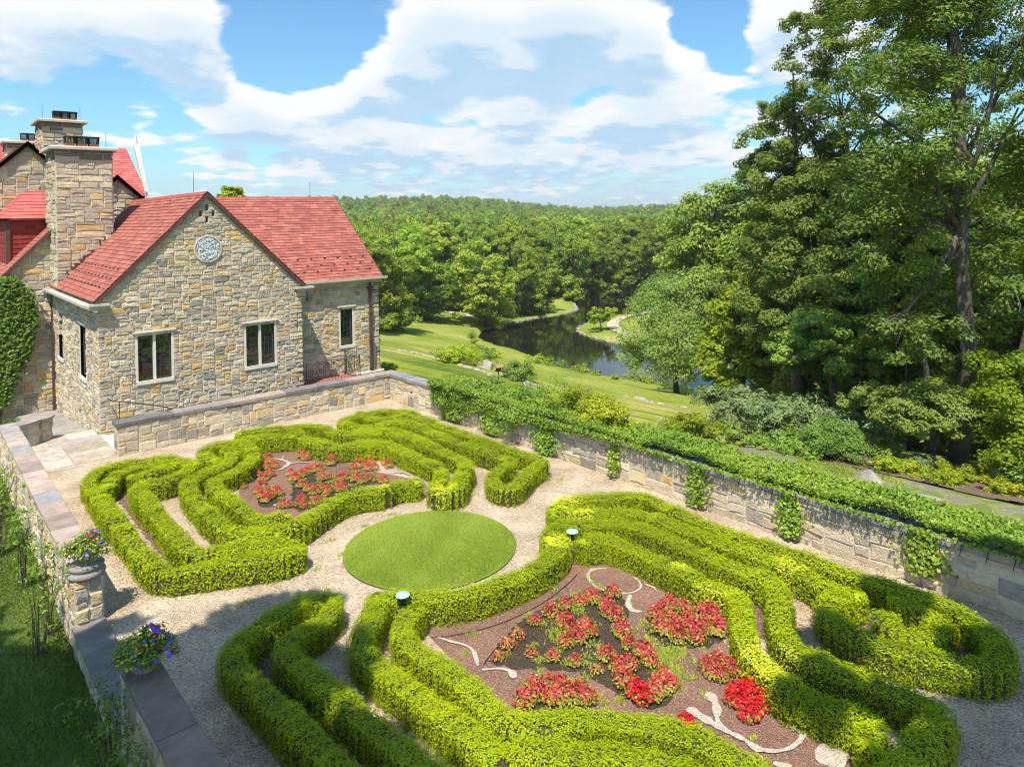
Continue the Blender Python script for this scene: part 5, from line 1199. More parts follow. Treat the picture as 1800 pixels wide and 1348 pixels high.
# main roof far back
e0 = PY(252, 345, 45); r1 = PY(237, 262, 50); vm_ = np.array([0, 5, r1[2] - e0[2]]); LM = np.linalg.norm(vm_)
roof('main_roof_slope', (2, 45, e0[2]), (1, 0, 0), vm_, e0[0] + .25 - 2, LM, planes=[(1, -(r1[0] - e0[0]) * -1 / LM * -1 if 0 else (e0[0] - r1[0]) / LM * 1.0, e0[0] + .1 - 2)], cell=(.45, .25), col=((.50, .12, .11), (.44, .10, .09), (.55, .15, .13)))
mb = MB(); A_ = np.array([e0[0] + .12, 44.9, e0[2]]); B_ = np.array([r1[0] + .05, 50, r1[2] + .1]); mb.add([A_ - (.06, 0, 0), A_ + (.12, 0, 0), B_ + (.2, 0, 0), B_ - (.12, 0, 0), A_ + (-.06, 0, .25), A_ + (.12, 0, .25), B_ + (.2, 0, .25), B_ + (-.12, 0, .25)], [(0, 1, 2, 3), (4, 5, 6, 7), (0, 4, 7, 3), (1, 5, 6, 2), (0, 1, 5, 4), (3, 2, 6, 7)]); mb.build('parapet', M_gutter, hs)
mb = MB(); mb.tube([(B_[0] + .04, 50, B_[2]), (B_[0] + .04, 50, B_[2] + .75)], [.12, .02], 4); mb.build('finial', M_lime, hs)
wallpoly('main_wall', [(2, 45.3, -1), (e0[0], 45.3, -1), (e0[0], 45.3, e0[2] - .02), (2, 45.3, e0[2] - .02)], (0, -1, 0), .3)
# low roof piece right of chimney
sg = PY(205, 312, 37.6); s4 = .95; sgw = empty('small_gable_wall', (sg[0], 37.6, 7), None, None); sgw.parent = hs; sgw.matrix_parent_inverse = WM(hs).inverted()
wallpoly('wall_core', [(sg[0] - 1.6, 37.6, 4), (sg[0] + 1.6, 37.6, 4), (sg[0] + 1.6, 37.6, sg[2] - 1.6 * s4), (sg[0], 37.6, sg[2]), (sg[0] - 1.6, 37.6, sg[2] - 1.6 * s4)], (0, -1, 0), .3)
stone_face(sgw, (sg[0] - 1.6, 37.6, 5), (1, 0, 0), (0, 0, 1), 3.2, sg[2] - 5, rh, cell=(.16, .13), planes=[(-s4, 1, sg[2] - 5 - 1.6 * s4), (s4, 1, sg[2] - 5 + 1.6 * s4)], depth=.05)
for sx in (-1, 1):
    q0 = np.array([sg[0] + sx * 1.8, 37.45, sg[2] - 1.8 * s4 + .08]); vv = np.array([-sx, 0, s4])
    if sx < 0: roof('small_roof_slope', (q0[0], 44, q0[2]), (0, -1, 0), vv, 6.55, 1.8 * math.hypot(1, s4))
    else: roof('small_roof_slope', (q0[0], 37.45, q0[2]), (0, 1, 0), vv, 6.55, 1.8 * math.hypot(1, s4))
    mb = MB(); e_ = q0 + vv * 1.8; Q = [q0 + (0, -.05, .04), e_ + (0, -.05, .04), e_ + (0, -.05, -.18), q0 + (0, -.05, -.14)]; mb.add(Q + [q + (0, .12, 0) for q in Q], [(0, 1, 2, 3), (3, 2, 1, 0), (0, 4, 5, 1), (2, 6, 7, 3)]); mb.build('verge_board', M_dark, hs)
# lightning rods
for p in ((XC, 28.2, ZR + .15), (15.0, yr2, zr2), (XC, 35, ZR + .15), (6.75, 34.2, 10.1), (5.4, 41.2, 12.1), (7.0, 41.2, 12.1)):
    mb = MB(); mb.bar(p, (p[0], p[1], p[2] + .75), .009); mb.build('lightning_rod', M_dark, hs)
# body so that no light leaks through: inner volume
mb = MB(); mb.box((XC, 31.5, 2.1), (Wg - .8, 8.6, 4.4)); mb.box((14.0, 32.2, 2.1), (3.6, 7.2, 4.4)); mb.build('interior', M_reld, hs)
# climbing ivy on the rear wall
root = empty('climbing_ivy', (2.5, 35.2, -1), 'dark climbing ivy covering the rear house wall at the left edge', 'ivy')
rng = np.random.default_rng(4); n = 9000; z = rng.uniform(-.3, 4.9, n); xr = np.interp(z, [-.5, .6, 1.8, 3, 4.2, 4.9], [3.0, 3.35, 3.9, 4.15, 4.0, 3.4]) + rng.normal(0, .12, n); x = xr - np.abs(rng.normal(0, 1, n)) * 1.3
P = np.c_[x, 35.3 - .1 - .3 * rng.random(n), z]; Nn = np.array([-.2, -.9, .6]) + rng.normal(0, .45, (n, 3))
link('foliage', raw_mesh('foliage', leafV(P, Nn, .16 * rng.uniform(.6, 1.2, n), .14, 4, rng), 4, np.clip(rng.normal(.12, .2, n), 0, 1)), root, [M_ivy])
mb = MB(); [mb.tube([(3 - i * .3, 35.3, -1), (3.2 - i * .3, 35.28, 2), (2.9 - i * .25, 35.28, 4.5)], [.03, .02, .01], 5) for i in range(5)]; mb.build('stems', M_bark, root)
bush('round clipped bush behind the curved wall at the left edge', (2.75, 31.5, -.7), .8, 1.1, M_leafB, 900, .09, seed=5)
# ------------------------------------------------------------------ land beyond the wall
PZ = -10.0
CP = []
for px, py, z in [(700, 615, -1.6), (670, 598, -2.6), (760, 628, -1.5), (870, 652, -1.4), (980, 686, -1.5), (1090, 702, -1.7), (1180, 716, -2.0), (1300, 745, -1.6),
                  (930, 668, -2.6), (780, 545, -8.8), (720, 560, -7.6), (690, 600, -4.4), (760, 590, -6.6), (830, 650, -3.4), (880, 640, -6.0), (950, 655, -6.0), (1040, 668, -6.4), (1190, 690, -8.7), (1120, 690, -6.0),
                  (1240, 705, -7.0), (800, 620, -6.4), (845, 575, -9.5), (960, 535, -9.6), (640, 540, -6.8), (1090, 590, -9.5), (1150, 585, -9.3), (1140, 555, -9.3), (1010, 515, -9.3)]:
    CP.append(G(px, py, z))
for x, y, z in [(15, 25, -.2), (15, 20, .25), (15, 14, .55), (15, 8, .6), (15, 3, .6), (15, -8, .6), (17, 3, .55), (17.5, 9, .45), (19, 13, -.2), (20, 20, -.7), (20, 6, 0), (24, 8, -.6), (28, 12, -2.2), (32, 20, -3.2), (40, 28, -6.5),
                (30, 4, -2), (24, -6, 0), (40, 0, -4.5), (60, 10, -8.5), (60, 25, -9.4), (16.5, 29, -.6), (18, 36, -1.2), (20, 60, -3), (30, 90, -6), (20, 130, -5), (60, 130, -7), (100, 130, -8.5), (140, 100, -8.5), (130, 60, -9),
                (100, 30, -9), (90, -20, -6), (150, 150, -4), (60, 170, -3), (160, 40, -6), (50, 46, -9.2), (52, 56, -9.3)]:
    CP.append(np.array([x, y, z], float))
CP = np.array(CP)
def _k(r): return r * r * np.log(r + 1e-6)
S_ = 50.; X_ = CP[:, :2] / S_; n_ = len(CP); K = _k(np.linalg.norm(X_[:, None] - X_[None], axis=2)) + np.eye(n_) * .0015; Q_ = np.c_[np.ones(n_), X_]
Am = np.block([[K, Q_], [Q_.T, np.zeros((3, 3))]]); CW = np.linalg.solve(Am, np.r_[CP[:, 2], 0, 0, 0])
def sstep(a, b, x): t = np.clip((x - a) / (b - a), 0, 1); return t * t * (3 - 2 * t)
pond_px = [(835, 592), (840, 604), (855, 614), (880, 624), (910, 630), (940, 637), (975, 643), (1000, 649), (1030, 655), (1060, 660), (1090, 665), (1120, 669), (1160, 672), (1200, 678), (1240, 690), (1275, 700), (1345, 700), (1345, 660), (1290, 634), (1200, 620), (1150, 611), (1095, 606), (1060, 598), (1035, 591), (1018, 583), (1021, 576), (1040, 567), (1060, 562), (1090, 558), (1130, 554), (1180, 552), (1190, 530), (1150, 516), (1100, 508), (1040, 508), (1014, 518), (1008, 532), (1013, 545), (985, 553), (940, 560), (905, 567), (880, 571), (858, 577), (845, 583)]
POND = np.array([G(x, y, PZ)[:2] for x, y in pond_px])
def sdf(P, poly):
    n = len(poly); d = np.full(len(P), 1e9); ins = np.zeros(len(P), bool)
    for i in range(n):
        a = poly[i]; b = poly[(i + 1) % n]; ab = b - a; ap = P - a; t = np.clip((ap @ ab) / (ab @ ab + 1e-9), 0, 1)
        d = np.minimum(d, np.linalg.norm(ap - t[:, None] * ab, axis=1))
        c = ((a[1] > P[:, 1]) != (b[1] > P[:, 1])) & (P[:, 0] < (b[0] - a[0]) * (P[:, 1] - a[1]) / (b[1] - a[1] + 1e-12) + a[0]); ins ^= c
    return np.where(ins, -d, d)
def T(x, y):
    x = np.atleast_1d(np.asarray(x, float)); y = np.atleast_1d(np.asarray(y, float)); out = np.empty(len(x))
    for s in range(0, len(x), 20000):
        xs_, ys_ = x[s:s + 20000], y[s:s + 20000]; D = np.hypot(xs_, ys_)
        P = np.c_[xs_, ys_] / S_; z = _k(np.linalg.norm(P[:, None] - X_[None], axis=2)) @ CW[:n_] + CW[n_] + P @ CW[n_ + 1:]
        th = np.arctan2(xs_ * fw[1] - ys_ * fw[0], xs_ * fw[0] + ys_ * fw[1])        # + = right of the view axis
        ridge = np.interp(th, [-1.6, -.7, -.33, -.2, -.05, .1, .22, .4, .8, 1.6], [13, 17, 26, 27, 22, 8, 6.5, 11, 17, 15])
        hill = -8 + (ridge + 3.) * sstep(190, 950, D) - 3 * sstep(120, 200, D) * 0 + 2.2 * np.sin(xs_ * .021 + 1) * np.sin(ys_ * .017) * sstep(160, 320, D)
        hill = hill - 26 * sstep(1100, 2400, D)
        w = sstep(135, 230, D); zz = z * (1 - w) + hill * w
        d = sdf(np.c_[xs_, ys_], POND)
        bank = PZ + .22 + np.clip(d, 0, 99) * .22; zz = np.where(d > 0, np.where(d < 12, np.maximum(np.minimum(zz, bank + .9), PZ + .2 * np.clip(d / .6, 0, 1) + np.clip(d, 0, 12) * .012), np.maximum(zz, PZ + .35)), PZ - .08 - np.clip(-d, 0, 1.5) * .5)
        out[s:s + 20000] = zz
    return out
def T1(x, y): return float(T(x, y)[0])
mt, t, p = nodes('meadow'); M_meadow = mt
geo = t.nodes.new('ShaderNodeNewGeometry'); pos = geo.outputs['Position']; big = _noise(t, pos, .12, 6, .6); fin = _noise(t, pos, 2.2, 6, .65)
c0 = _ramp(t, big.outputs['Fac'], [(.3, (.15, .205, .022)), (.5, (.24, .285, .045)), (.72, (.38, .35, .12))])
c1_ = _mix(t, .55, c0, _ramp(t, fin.outputs['Fac'], [(.32, (.5, .55, .45)), (.68, (1.2, 1.15, 1.2))]), 'MULTIPLY')
# mowing stripes on the upper lawn, parallel to the wall
mp = t.nodes.new('ShaderNodeMapping'); t.links.new(pos, mp.inputs[0]); mp.inputs['Rotation'].default_value = (0, 0, math.radians(6)); mp.inputs['Scale'].default_value = (1, .02, 1)
wv = _noise(t, mp.outputs[0], 1.15, 3, .6)
sepp = t.nodes.new('ShaderNodeSeparateXYZ'); t.links.new(pos, sepp.inputs[0])
lim = t.nodes.new('ShaderNodeMapRange'); t.links.new(sepp.outputs[0], lim.inputs[0]); lim.inputs[1].default_value = 24; lim.inputs[2].default_value = 34; lim.inputs[3].default_value = .8; lim.inputs[4].default_value = .12
st_ = _ramp(t, wv.outputs['Fac'], [(.44, (.45, .56, .42)), (.5, (1, 1, 1)), (.56, (1.18, 1.12, 1.1))])
c2m = _mix(t, lim.outputs[0], c1_, st_, 'MULTIPLY')
t.links.new(c2m, p.inputs['Base Color']); p.inputs['Roughness'].default_value = .95; p.inputs['Specular IOR Level'].default_value = .1
_bump(t, p, fin.outputs['Fac'], .7, .15)
M_forestfloor = mat('forest_floor', (.05, .08, .015), (.07, .08, .025), .3, .95)
def gridmesh(name, xs, ys, zf, mt, kind='structure', drop=None):
    X, Y = np.meshgrid(xs, ys); V = np.c_[X.ravel(), Y.ravel(), zf(X.ravel(), Y.ravel())]; nx = len(xs); ny = len(ys)
    I = np.arange(nx * ny).reshape(ny, nx); Fq = np.stack([I[:-1, :-1], I[:-1, 1:], I[1:, 1:], I[1:, :-1]], -1).reshape(-1, 4)
    me = bpy.data.meshes.new(name); me.vertices.add(len(V)); me.vertices.foreach_set('co', V.astype(np.float32).ravel()); me.loops.add(Fq.size); me.loops.foreach_set('vertex_index', Fq.astype(np.int32).ravel())
    me.polygons.add(len(Fq)); me.polygons.foreach_set('loop_start', np.arange(0, Fq.size, 4, dtype=np.int32)); me.polygons.foreach_set('use_smooth', np.ones(len(Fq), bool))
    mats = mt if isinstance(mt, list) else [mt]
    if len(mats) > 1:
        C = V[Fq].mean(1); D = np.hypot(C[:, 0], C[:, 1]); me.polygons.foreach_set('material_index', (D > 175).astype(np.int32))
    me.update(calc_edges=True); return link(name, me, None, mats, kind)
xs = np.r_[14.5, np.arange(15, 60, .9), np.arange(60, 150, 1.1), np.geomspace(150, 5200, 60)]
ys = np.r_[-np.geomspace(4200, 40, 22), np.arange(-38, 20, 1.2), np.arange(20, 130, 1.1), np.geomspace(130, 5200, 62)]
gridmesh('lawn_and_hills', xs, ys, T, [M_meadow, M_forestfloor])
M_lawnL = mat('left_lawn_turf', (.07, .12, .015), (.12, .16, .03), .8, .95, .6, 30, .03)  # turf colour darkened to carry some of the tree shade
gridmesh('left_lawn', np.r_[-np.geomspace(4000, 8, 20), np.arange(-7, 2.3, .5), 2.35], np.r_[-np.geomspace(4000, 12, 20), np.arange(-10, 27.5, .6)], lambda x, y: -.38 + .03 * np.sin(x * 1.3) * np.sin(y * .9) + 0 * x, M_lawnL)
gridmesh('house_ground', np.array([-4000, -400, -40, -10, 2, 5, 9, 14.49]), np.r_[24.1, 27.3, 30, 34, 40, 60, 120, 400, 1500, 5000], lambda x, y: np.interp(y, [24, 25, 36, 60], [-.5, -1.25, -1.3, -1.4]), M_forestfloor)
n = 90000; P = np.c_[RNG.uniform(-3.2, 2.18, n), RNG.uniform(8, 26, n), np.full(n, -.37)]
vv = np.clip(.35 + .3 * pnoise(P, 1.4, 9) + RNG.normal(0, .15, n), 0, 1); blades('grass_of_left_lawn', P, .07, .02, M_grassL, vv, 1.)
# turf strip behind the ivy
n = 60000; x = RNG.uniform(15.6, 18.8, n); y = RNG.uniform(1, 15, n); P = np.c_[x, y, T(x, y) + .05]
keep = (x < 18.6 - .02 * (y - 6) ** 2 * 0 + .3 * pnoise(P, .9, 4)) & (pnoise(P, 1.7, 12) > .0); P = P[keep]
blades('grass_of_turf_strip', P, .07, .022, M_grass, np.clip(.4 + .3 * pnoise(P, 2, 9) + RNG.normal(0, .15, len(P)), 0, 1), 1.2)
# the worn turf path between ivy and shrubs
mt, t, p = nodes('worn_turf'); M_worn = mt; geo = t.nodes.new('ShaderNodeNewGeometry'); n1 = _noise(t, geo.outputs['Position'], 1.6, 5, .6); n2 = _noise(t, geo.outputs['Position'], 14, 4, .6)
t.links.new(_mix(t, .6, _ramp(t, n1.outputs['Fac'], [(.42, (.13, .19, .03)), (.5, (.24, .25, .09)), (.55, (.20, .175, .14))]), _ramp(t, n2.outputs['Fac'], [(.3, (.55, .55, .5)), (.7, (1.1, 1.1, 1.1))]), 'MULTIPLY'), p.inputs['Base Color']); p.inputs['Roughness'].default_value = .95; _bump(t, p, n2.outputs['Fac'], .8, .03)
gridmesh('worn_turf_path', np.arange(15.4, 19.01, .2), np.arange(-3, 15, .25), lambda x, y: T(x, y) + .055 - .12 * (x > 18.8), M_worn)
# pond
wt = MB(); c = POND.mean(0); wt.add([(30, 20, PZ), (170, 20, PZ), (170, 125, PZ), (30, 125, PZ)], [(0, 1, 2, 3)]); wt.build('pond_water', M_water, kind='structure')
# path on the spit
def path_on(name, pts, w, mt, z=PZ + .5, lift=.05):
    Q = smooth([G(x, y, z) for x, y in pts], .8); t_ = nrm(np.gradient(Q, axis=0)); b_ = np.c_[-t_[:, 1], t_[:, 0]]; A_ = Q + b_ * w / 2; B_ = Q - b_ * w / 2; n = len(Q); mb = MB()
    mb.add(np.concatenate([np.c_[A_, T(A_[:, 0], A_[:, 1]) + lift], np.c_[Q, T(Q[:, 0], Q[:, 1]) + lift + .02], np.c_[B_, T(B_[:, 0], B_[:, 1]) + lift]]), [(k * n + i, (k + 1) * n + i, (k + 1) * n + i + 1, k * n + i + 1) for k in range(2) for i in range(n - 1)]); return mb.build(name, mt, kind='structure')
M_dirt = mat('gravel_drive', (.50, .38, .28), (.42, .34, .27), .8, .9)
path_on('gravel_drive', [(1160, 548), (1120, 555), (1092, 561), (1078, 569), (1080, 578), (1098, 588), (1130, 596)], 1.7, M_dirt, lift=.12)
path_on('far_drive', [(600, 556), (660, 550), (740, 544), (800, 545), (850, 550)], 2.2, M_dirt, z=-8.4, lift=.12)

# ------------------------------------------------------------------ rocks
def rock(label, c, s, seed, cat='rock', group=None, name='boulder', sink=.25):
    rng = np.random.default_rng(seed); import bmesh
    bm = bmesh.new(); bmesh.ops.create_icosphere(bm, subdivisions=3, radius=1)
    dirs = nrm(rng.normal(size=(9, 3)))
    for v in bm.verts:
        p_ = np.array(v.co); 
        for d in dirs:
            e = p_ @ d - .72
            if e > 0: p_ = p_ - d * e * .85
        v.co = Vector(p_ * s * (1 + .05 * math.sin(p_[0] * 5 + seed) * math.cos(p_[1] * 6)))
    me = bpy.data.meshes.new(name); bm.to_mesh(me); bm.free(); me.materials.append(M_rock)
    o = bpy.data.objects.new(name, me); COL.objects.link(o); o.location = (c[0], c[1], c[2] - s[2] * sink); o.rotation_euler = (0, 0, rng.uniform(0, 6)); return tag(o, label, cat, group)
def gz(px, py, it=10):
    """the point of the terrain seen at a pixel"""
    d = ray(px, py); t = np.r_[np.arange(16, 60, .25), np.arange(60, 420, 1.)]; P = CAM + t[:, None] * d; z = T(P[:, 0], P[:, 1]); k = np.argmax((P[:, 2] < z) & (P[:, 0] > 14.6)); q = P[k]; return np.array([q[0], q[1], float(z[k])])
rock('rounded grey boulder on the lawn between the shrubs', gz(848, 645), np.array([1.1, .8, .75]), 1)
rock('pale boulder beside the clipped bush behind the ivy wall', gz(1531, 848), np.array([.42, .34, .42]), 2)
rock('small flat rock in the shrub bed at the right', gz(1632, 880), np.array([.4, .25, .16]), 3)
rs = np.random.default_rng(8)
def rockrow(name, label, pts, s, cat, k):
    Q = np.array([gz(x, y)[:2] for x, y in pts]); Q = smooth(Q, .2); ids = np.linspace(0, len(Q) - 1, k).astype(int); root = empty(name, (Q[0][0], Q[0][1], T1(*Q[0])), label, cat)
    for i in ids:
        x, y = Q[i] + rs.normal(0, s * .3, 2); o = rock(None, (x, y, T1(x, y)), np.array([s * rs.uniform(.7, 1.5), s * rs.uniform(.5, 1), s * rs.uniform(.4, .8)]), int(i) + 50, None, None, 'stone'); o.parent = root; o.matrix_parent_inverse = WM(root).inverted()
rockrow('rock_ledge', 'line of pale rocks running down the lawn by the round shrub', [(878, 650), (898, 662), (912, 668), (930, 678)], .5, 'rocks', 14)
rockrow('stone_edging', 'long low edging of flat stones along the top of the striped lawn', [(700, 617), (745, 624), (790, 636), (830, 648), (865, 660)], .2, 'edging', 60)
rockrow('stone_row', 'broken line of white stones crossing the grass towards the willow', [(1100, 697), (1130, 703), (1165, 711), (1200, 716)], .22, 'rocks', 34)
rockrow('rock_patch', 'few flat rocks at the foot of the yellow azalea', [(1165, 742), (1180, 748)], .25, 'rocks', 6)
# pond edging stones
root = empty('stone_bank', (*POND[22], PZ), 'low stone lining along the shore of the grassy spit', 'bank'); 
for rng_ in ((range(19, 27)), (range(34, 43))):
    pass
mb = MB()
for seg in (list(range(20, 27)), list(range(35, 43))):
    Q = smooth([POND[i] for i in seg], .8)
    for q in Q: mb.box((q[0] + rs.normal(0, .1), q[1] + rs.normal(0, .1), PZ + .02), (rs.uniform(.5, .9), rs.uniform(.3, .5), rs.uniform(.15, .4)), rot=Matrix.Rotation(rs.uniform(0, 3), 3, 'Z'))
o = mb.build('bank_stones', M_rock, root, kind='stuff')

# ------------------------------------------------------------------ trees
def limbs(mb, base, H, lobes, r0, rng, lean=(0, 0), n=10, fork=.35, k=9):
    base = np.asarray(base, float); top = base + np.array([lean[0], lean[1], H]); pts = [base - (0, 0, .3)]; rad = [r0 * 1.35]
    for i in range(1, 8):
        f = i / 7; pts.append(base + (top - base) * f + np.r_[rng.normal(0, r0 * .5, 2), 0] * (f < 1)); rad.append(r0 * (1 - f) ** .8 + .03)
    mb.tube(pts, rad, n); L = np.asarray(lobes)
    pick = rng.permutation(len(L))[:k]
    for i in pick:
        c_ = L[i, :3]; f = np.clip((c_[2] - base[2]) / H - rng.uniform(.12, .3), fork, .93); a = base + (top - base) * f; r1 = max(.03, r0 * (1 - f) * .75)
        m_ = (a + c_) / 2 + rng.normal(0, .06 * H * .3, 3) - (0, 0, .04 * H * 0); mb.tube([a, m_, c_], [r1, r1 * .65, r1 * .25], 6)
        for _ in range(3):
            e = c_ + nrm(rng.normal(size=3)) * L[i, 3] * .75; mb.tube([m_ * .4 + c_ * .6, (c_ + e) / 2, e], [r1 * .35, r1 * .2, r1 * .08], 4)
def autolobes(base, H, Rr, zlo, n, rng, rf=.36, top=.9):
    L = []
    while len(L) < n:
        u = rng.uniform(-1, 1, 3)
        if u @ u > 1: continue
        u = nrm(u) * (u @ u) ** .22; zc = (zlo + H) / 2; hz_ = (H - zlo) / 2
        if u[2] > 0: w = 1
        L.append((base[0] + u[0] * Rr * .72, base[1] + u[1] * Rr * .72, base[2] + zc + u[2] * hz_ * .78, Rr * rf * rng.uniform(.75, 1.2)))
    return L
def tree(label, base, H, Rr, zlo, nl, leaf, mt, r0=.25, seed=1, name='tree', cat='tree', group=None, lob=16, bark=None, lobes=None, lean=(0, 0), asp=.6, sub=9, spread=.38, nb=10, flat=.8, T_=None, vb=.5, rf=.36):
    rng = np.random.default_rng(seed); root = empty(name, tuple(base), label, cat, group)
    L = lobes if lobes is not None else autolobes(base, H, Rr, zlo, lob, rng, rf)
    mb = MB(); limbs(mb, base, H * .94, L, r0, rng, lean, k=nb); mb.build('trunk', bark or M_bark, root, smooth=True)
    V, v = clumps(L, nl, leaf, rng, flat, sub, spread, .75, asp, T=T_, vb=vb); link('crown', raw_mesh('crown', V, 4, v), root, [mt]); return root
def gnd(px, py): return gz(px, py)
def at(px, D, z=None):
    d = ray(px, 400); P = CAM + d * D; return np.array([P[0], P[1], T1(P[0], P[1]) if z is None else z])
def Lp(l): return [(*PD(px, py, D), r) for px, py, D, r in l]

# --- the tall trees on the right
oak = at(1672, 20.5); 
oakL = Lp([(1560, 60, 21, 2.2), (1660, 10, 22, 2.4), (1760, 60, 20, 2.2), (1700, 130, 22, 2.0), (1600, 160, 20, 1.9), (1790, 190, 21, 2.1), (1520, 190, 22, 1.6), (1650, 250, 19, 1.7), (1740, 290, 22, 1.8), (1580, 300, 20, 1.7), (1830, 330, 20, 2.2), (1500, 330, 22, 1.6), (1640, 370, 21, 1.5), (1770, 400, 20, 1.6), (1560, 420, 20, 1.6), (1700, 460, 22, 1.4), (1800, 500, 19, 1.5), (1610, 510, 21, 1.3), (1740, 545, 21, 1.2), (1600, -60, 22, 2.4), (1730, -80, 21, 2.6), (1860, -20, 22, 2.6), (1500, 470, 22, 1.4), (1660, -200, 22, 2.6), (1660, 590, 18.8, .9), (1560, 590, 20, 1.1)])
tree('giant oak at the right with a thick bare trunk forking low', oak, 20.5, 5, 6, 78000, .13, M_leafA, .21, 3, lobes=oakL, lean=(1., -.3), nb=20, sub=16, spread=.30, asp=.55, bark=M_barkpale)
t2 = at(1500, 30); t2L = Lp([(1455, 30, 30, 2.3), (1420, 110, 30, 1.9), (1500, -10, 31, 2.6), (1560, 60, 30, 2.2), (1480, 100, 29, 2.1), (1410, 40, 30, 1.4), (1590, 10, 31, 2.5), (1440, 170, 29, 1.6), (1540, 150, 30, 2.0), (1400, 190, 31, 1.1), (1480, 220, 31, 1.6), (1620, 120, 31, 2.1), (1540, -80, 30, 3), (1460, -60, 31, 2.4), (1640, 220, 31, 2), (1560, 240, 31, 1.6), (1425, 235, 31, .9), (1680, 60, 32, 2.6), (1740, 150, 32, 2.6), (1640, -120, 32, 3), (1520, 300, 30, 1.4)])
tree('tall open-crowned tree left of the oak, its dark trunk seen against the sky', t2, 15.5, 5, 9, 60000, .15, M_leafA, .30, 5, lobes=[(x, y, z, r * .72) for x, y, z, r in t2L], lean=(.3, .6), nb=18, sub=16, spread=.30, asp=.5)
t3 = at(1400, 32); t3L = Lp([(1385, 215, 32, 1.7), (1345, 260, 32, 1.5), (1420, 290, 31, 2.0), (1370, 320, 31, 1.9), (1330, 350, 33, 1.5), (1450, 350, 30, 2.0), (1390, 400, 30, 2.2), (1330, 290, 33, 1.0), (1480, 420, 30, 2.1), (1430, 470, 29, 2.2), (1350, 440, 31, 1.9), (1320, 500, 32, 1.8), (1390, 530, 29, 2.0), (1470, 530, 29, 1.9), (1520, 480, 31, 2.0), (1345, 570, 31, 1.5), (1430, 600, 29, 1.6), (1500, 390, 31, 2.0), (1360, 190, 33, .9), (1470, 290, 31, 1.6), (1530, 560, 30, 1.7), (1385, 640, 28, 1.2), (1325, 300, 33, .8)])
tree('broad dense maple filling the middle right with foliage down to the shrubs', t3, 17, 6, 2, 88000, .15, M_leafA, .32, 7, lobes=[(x, y, z, r * .92) for x, y, z, r in t3L], nb=16, sub=16, spread=.32, asp=.6, vb=.6)
t4L = Lp([(1240, 370, 62, 2.8), (1210, 400, 62, 2.6), (1270, 360, 61, 2.6), (1290, 400, 60, 3.2), (1245, 430, 60, 3.4), (1205, 460, 61, 2.6), (1300, 460, 59, 3.2), (1260, 490, 59, 3.2), (1315, 360, 60, 2.2), (1220, 500, 60, 2.4), (1300, 520, 58, 2.8), (1320, 420, 60, 2.8)])
tree('pale green tree leaning over the pond behind the maple, with a bare limb', at(1265, 61), 19, 6, 4, 22000, .34, M_leafB, .35, 9, lobes=t4L, nb=12, sub=14, vb=.35, bark=M_barkpale)
t5L = Lp([(1310, 560, 38, 1.6), (1275, 580, 39, 1.4), (1330, 610, 37, 1.6), (1290, 630, 37, 1.4), (1260, 650, 37, 1.2), (1310, 670, 36, 1.4), (1345, 650, 36, 1.3), (1265, 610, 38, 1.2), (1280, 545, 39, 1.1), (1310, 520, 39, 1.3), (1250, 675, 37, .9), (1280, 690, 36, 1.1)])
tree('bright yellow-green maple between the pond and the tall trees', at(1300, 37.5), 8.5, 3, 1, 16000, .24, M_leafY, .16, 11, lobes=t5L, vb=.25, sub=12)
t6L = Lp([(1620, 715, 19.5, .75), (1580, 700, 19.5, .6), (1660, 705, 19.3, .7), (1560, 725, 19.6, .5), (1690, 730, 19, .6), (1630, 685, 20, .7), (1600, 745, 19.2, .6), (1655, 745, 19, .6), (1540, 690, 20.5, .6), (1500, 705, 21, .5)])
tree('small layered understory tree with a slim trunk left of the oak trunk', at(1622, 20.8), 4.6, 1.6, 2.4, 16000, .095, M_leafA, .10, 13, lobes=t6L, vb=.75, flat=.45, sub=14)
t7L = Lp([(1790, 650, 19, 1.0), (1750, 640, 19.5, .7), (1810, 700, 18, 1.0), (1760, 700, 19, .7), (1730, 690, 19.5, .55), (1790, 750, 18, .8), (1745, 740, 19, .6), (1820, 800, 17, .8), (1770, 790, 18, .7), (1720, 735, 19.5, .4)])
tree('yellow-green leafy tree cut off by the right edge beside the oak', at(1800, 19.5), 5.2, 2, 1, 18000, .105, M_leafY, .10, 15, lobes=t7L, vb=.15, flat=.5, sub=14)
t8L = Lp([(1440, 560, 27, 1.0), (1490, 575, 26.5, .9), (1400, 590, 27.5, .9), (1450, 610, 26.5, .9), (1520, 610, 26, .8), (1380, 620, 27, .8), (1480, 640, 26, .8)])
tree('mid-size tree with spreading flat sprays in front of the maple', at(1460, 27.5), 6, 2.5, 2, 17000, .125, M_leafB, .13, 17, lobes=t8L, vb=.45, flat=.4, sub=14)
# dense dark wood behind them, tree by tree
rt = np.random.default_rng(31)
wood = [(1380, 44, 15), (1440, 40, 17), (1510, 42, 18), (1580, 38, 17), (1650, 40, 18), (1720, 36, 17), (1790, 38, 18), (1860, 34, 17), (1930, 30, 16), (1550, 30, 11), (1640, 29, 11), (1730, 27, 10), (1800, 25, 9), (1340, 52, 15), (1400, 56, 18), (1480, 54, 19), (1570, 52, 20), (1660, 52, 20), (1750, 50, 20), (1850, 46, 19), (1880, 24, 9), (1690, 24.5, 7), (1500, 32, 9), (1590, 25, 6), (1420, 34, 9), (1450, 46, 12), (1370, 40, 11), (1530, 36, 10), (1610, 33, 9), (1480, 38, 10)]
protoW = []
def place(px, D, H, protos, label, name='tree', group=None, jitter=.12):
    o = protos[rt.integers(len(protos))]; c_ = copy_tree(o) ; b = at(px, D); s = H / o['h']; c_.location = tuple(b); c_.scale = (s * rt.uniform(.9, 1.15),) * 2 + (s,); c_.rotation_euler = (0, 0, rt.uniform(0, 6.28)); c_['label'] = label
    if group: c_['group'] = group
    return c_
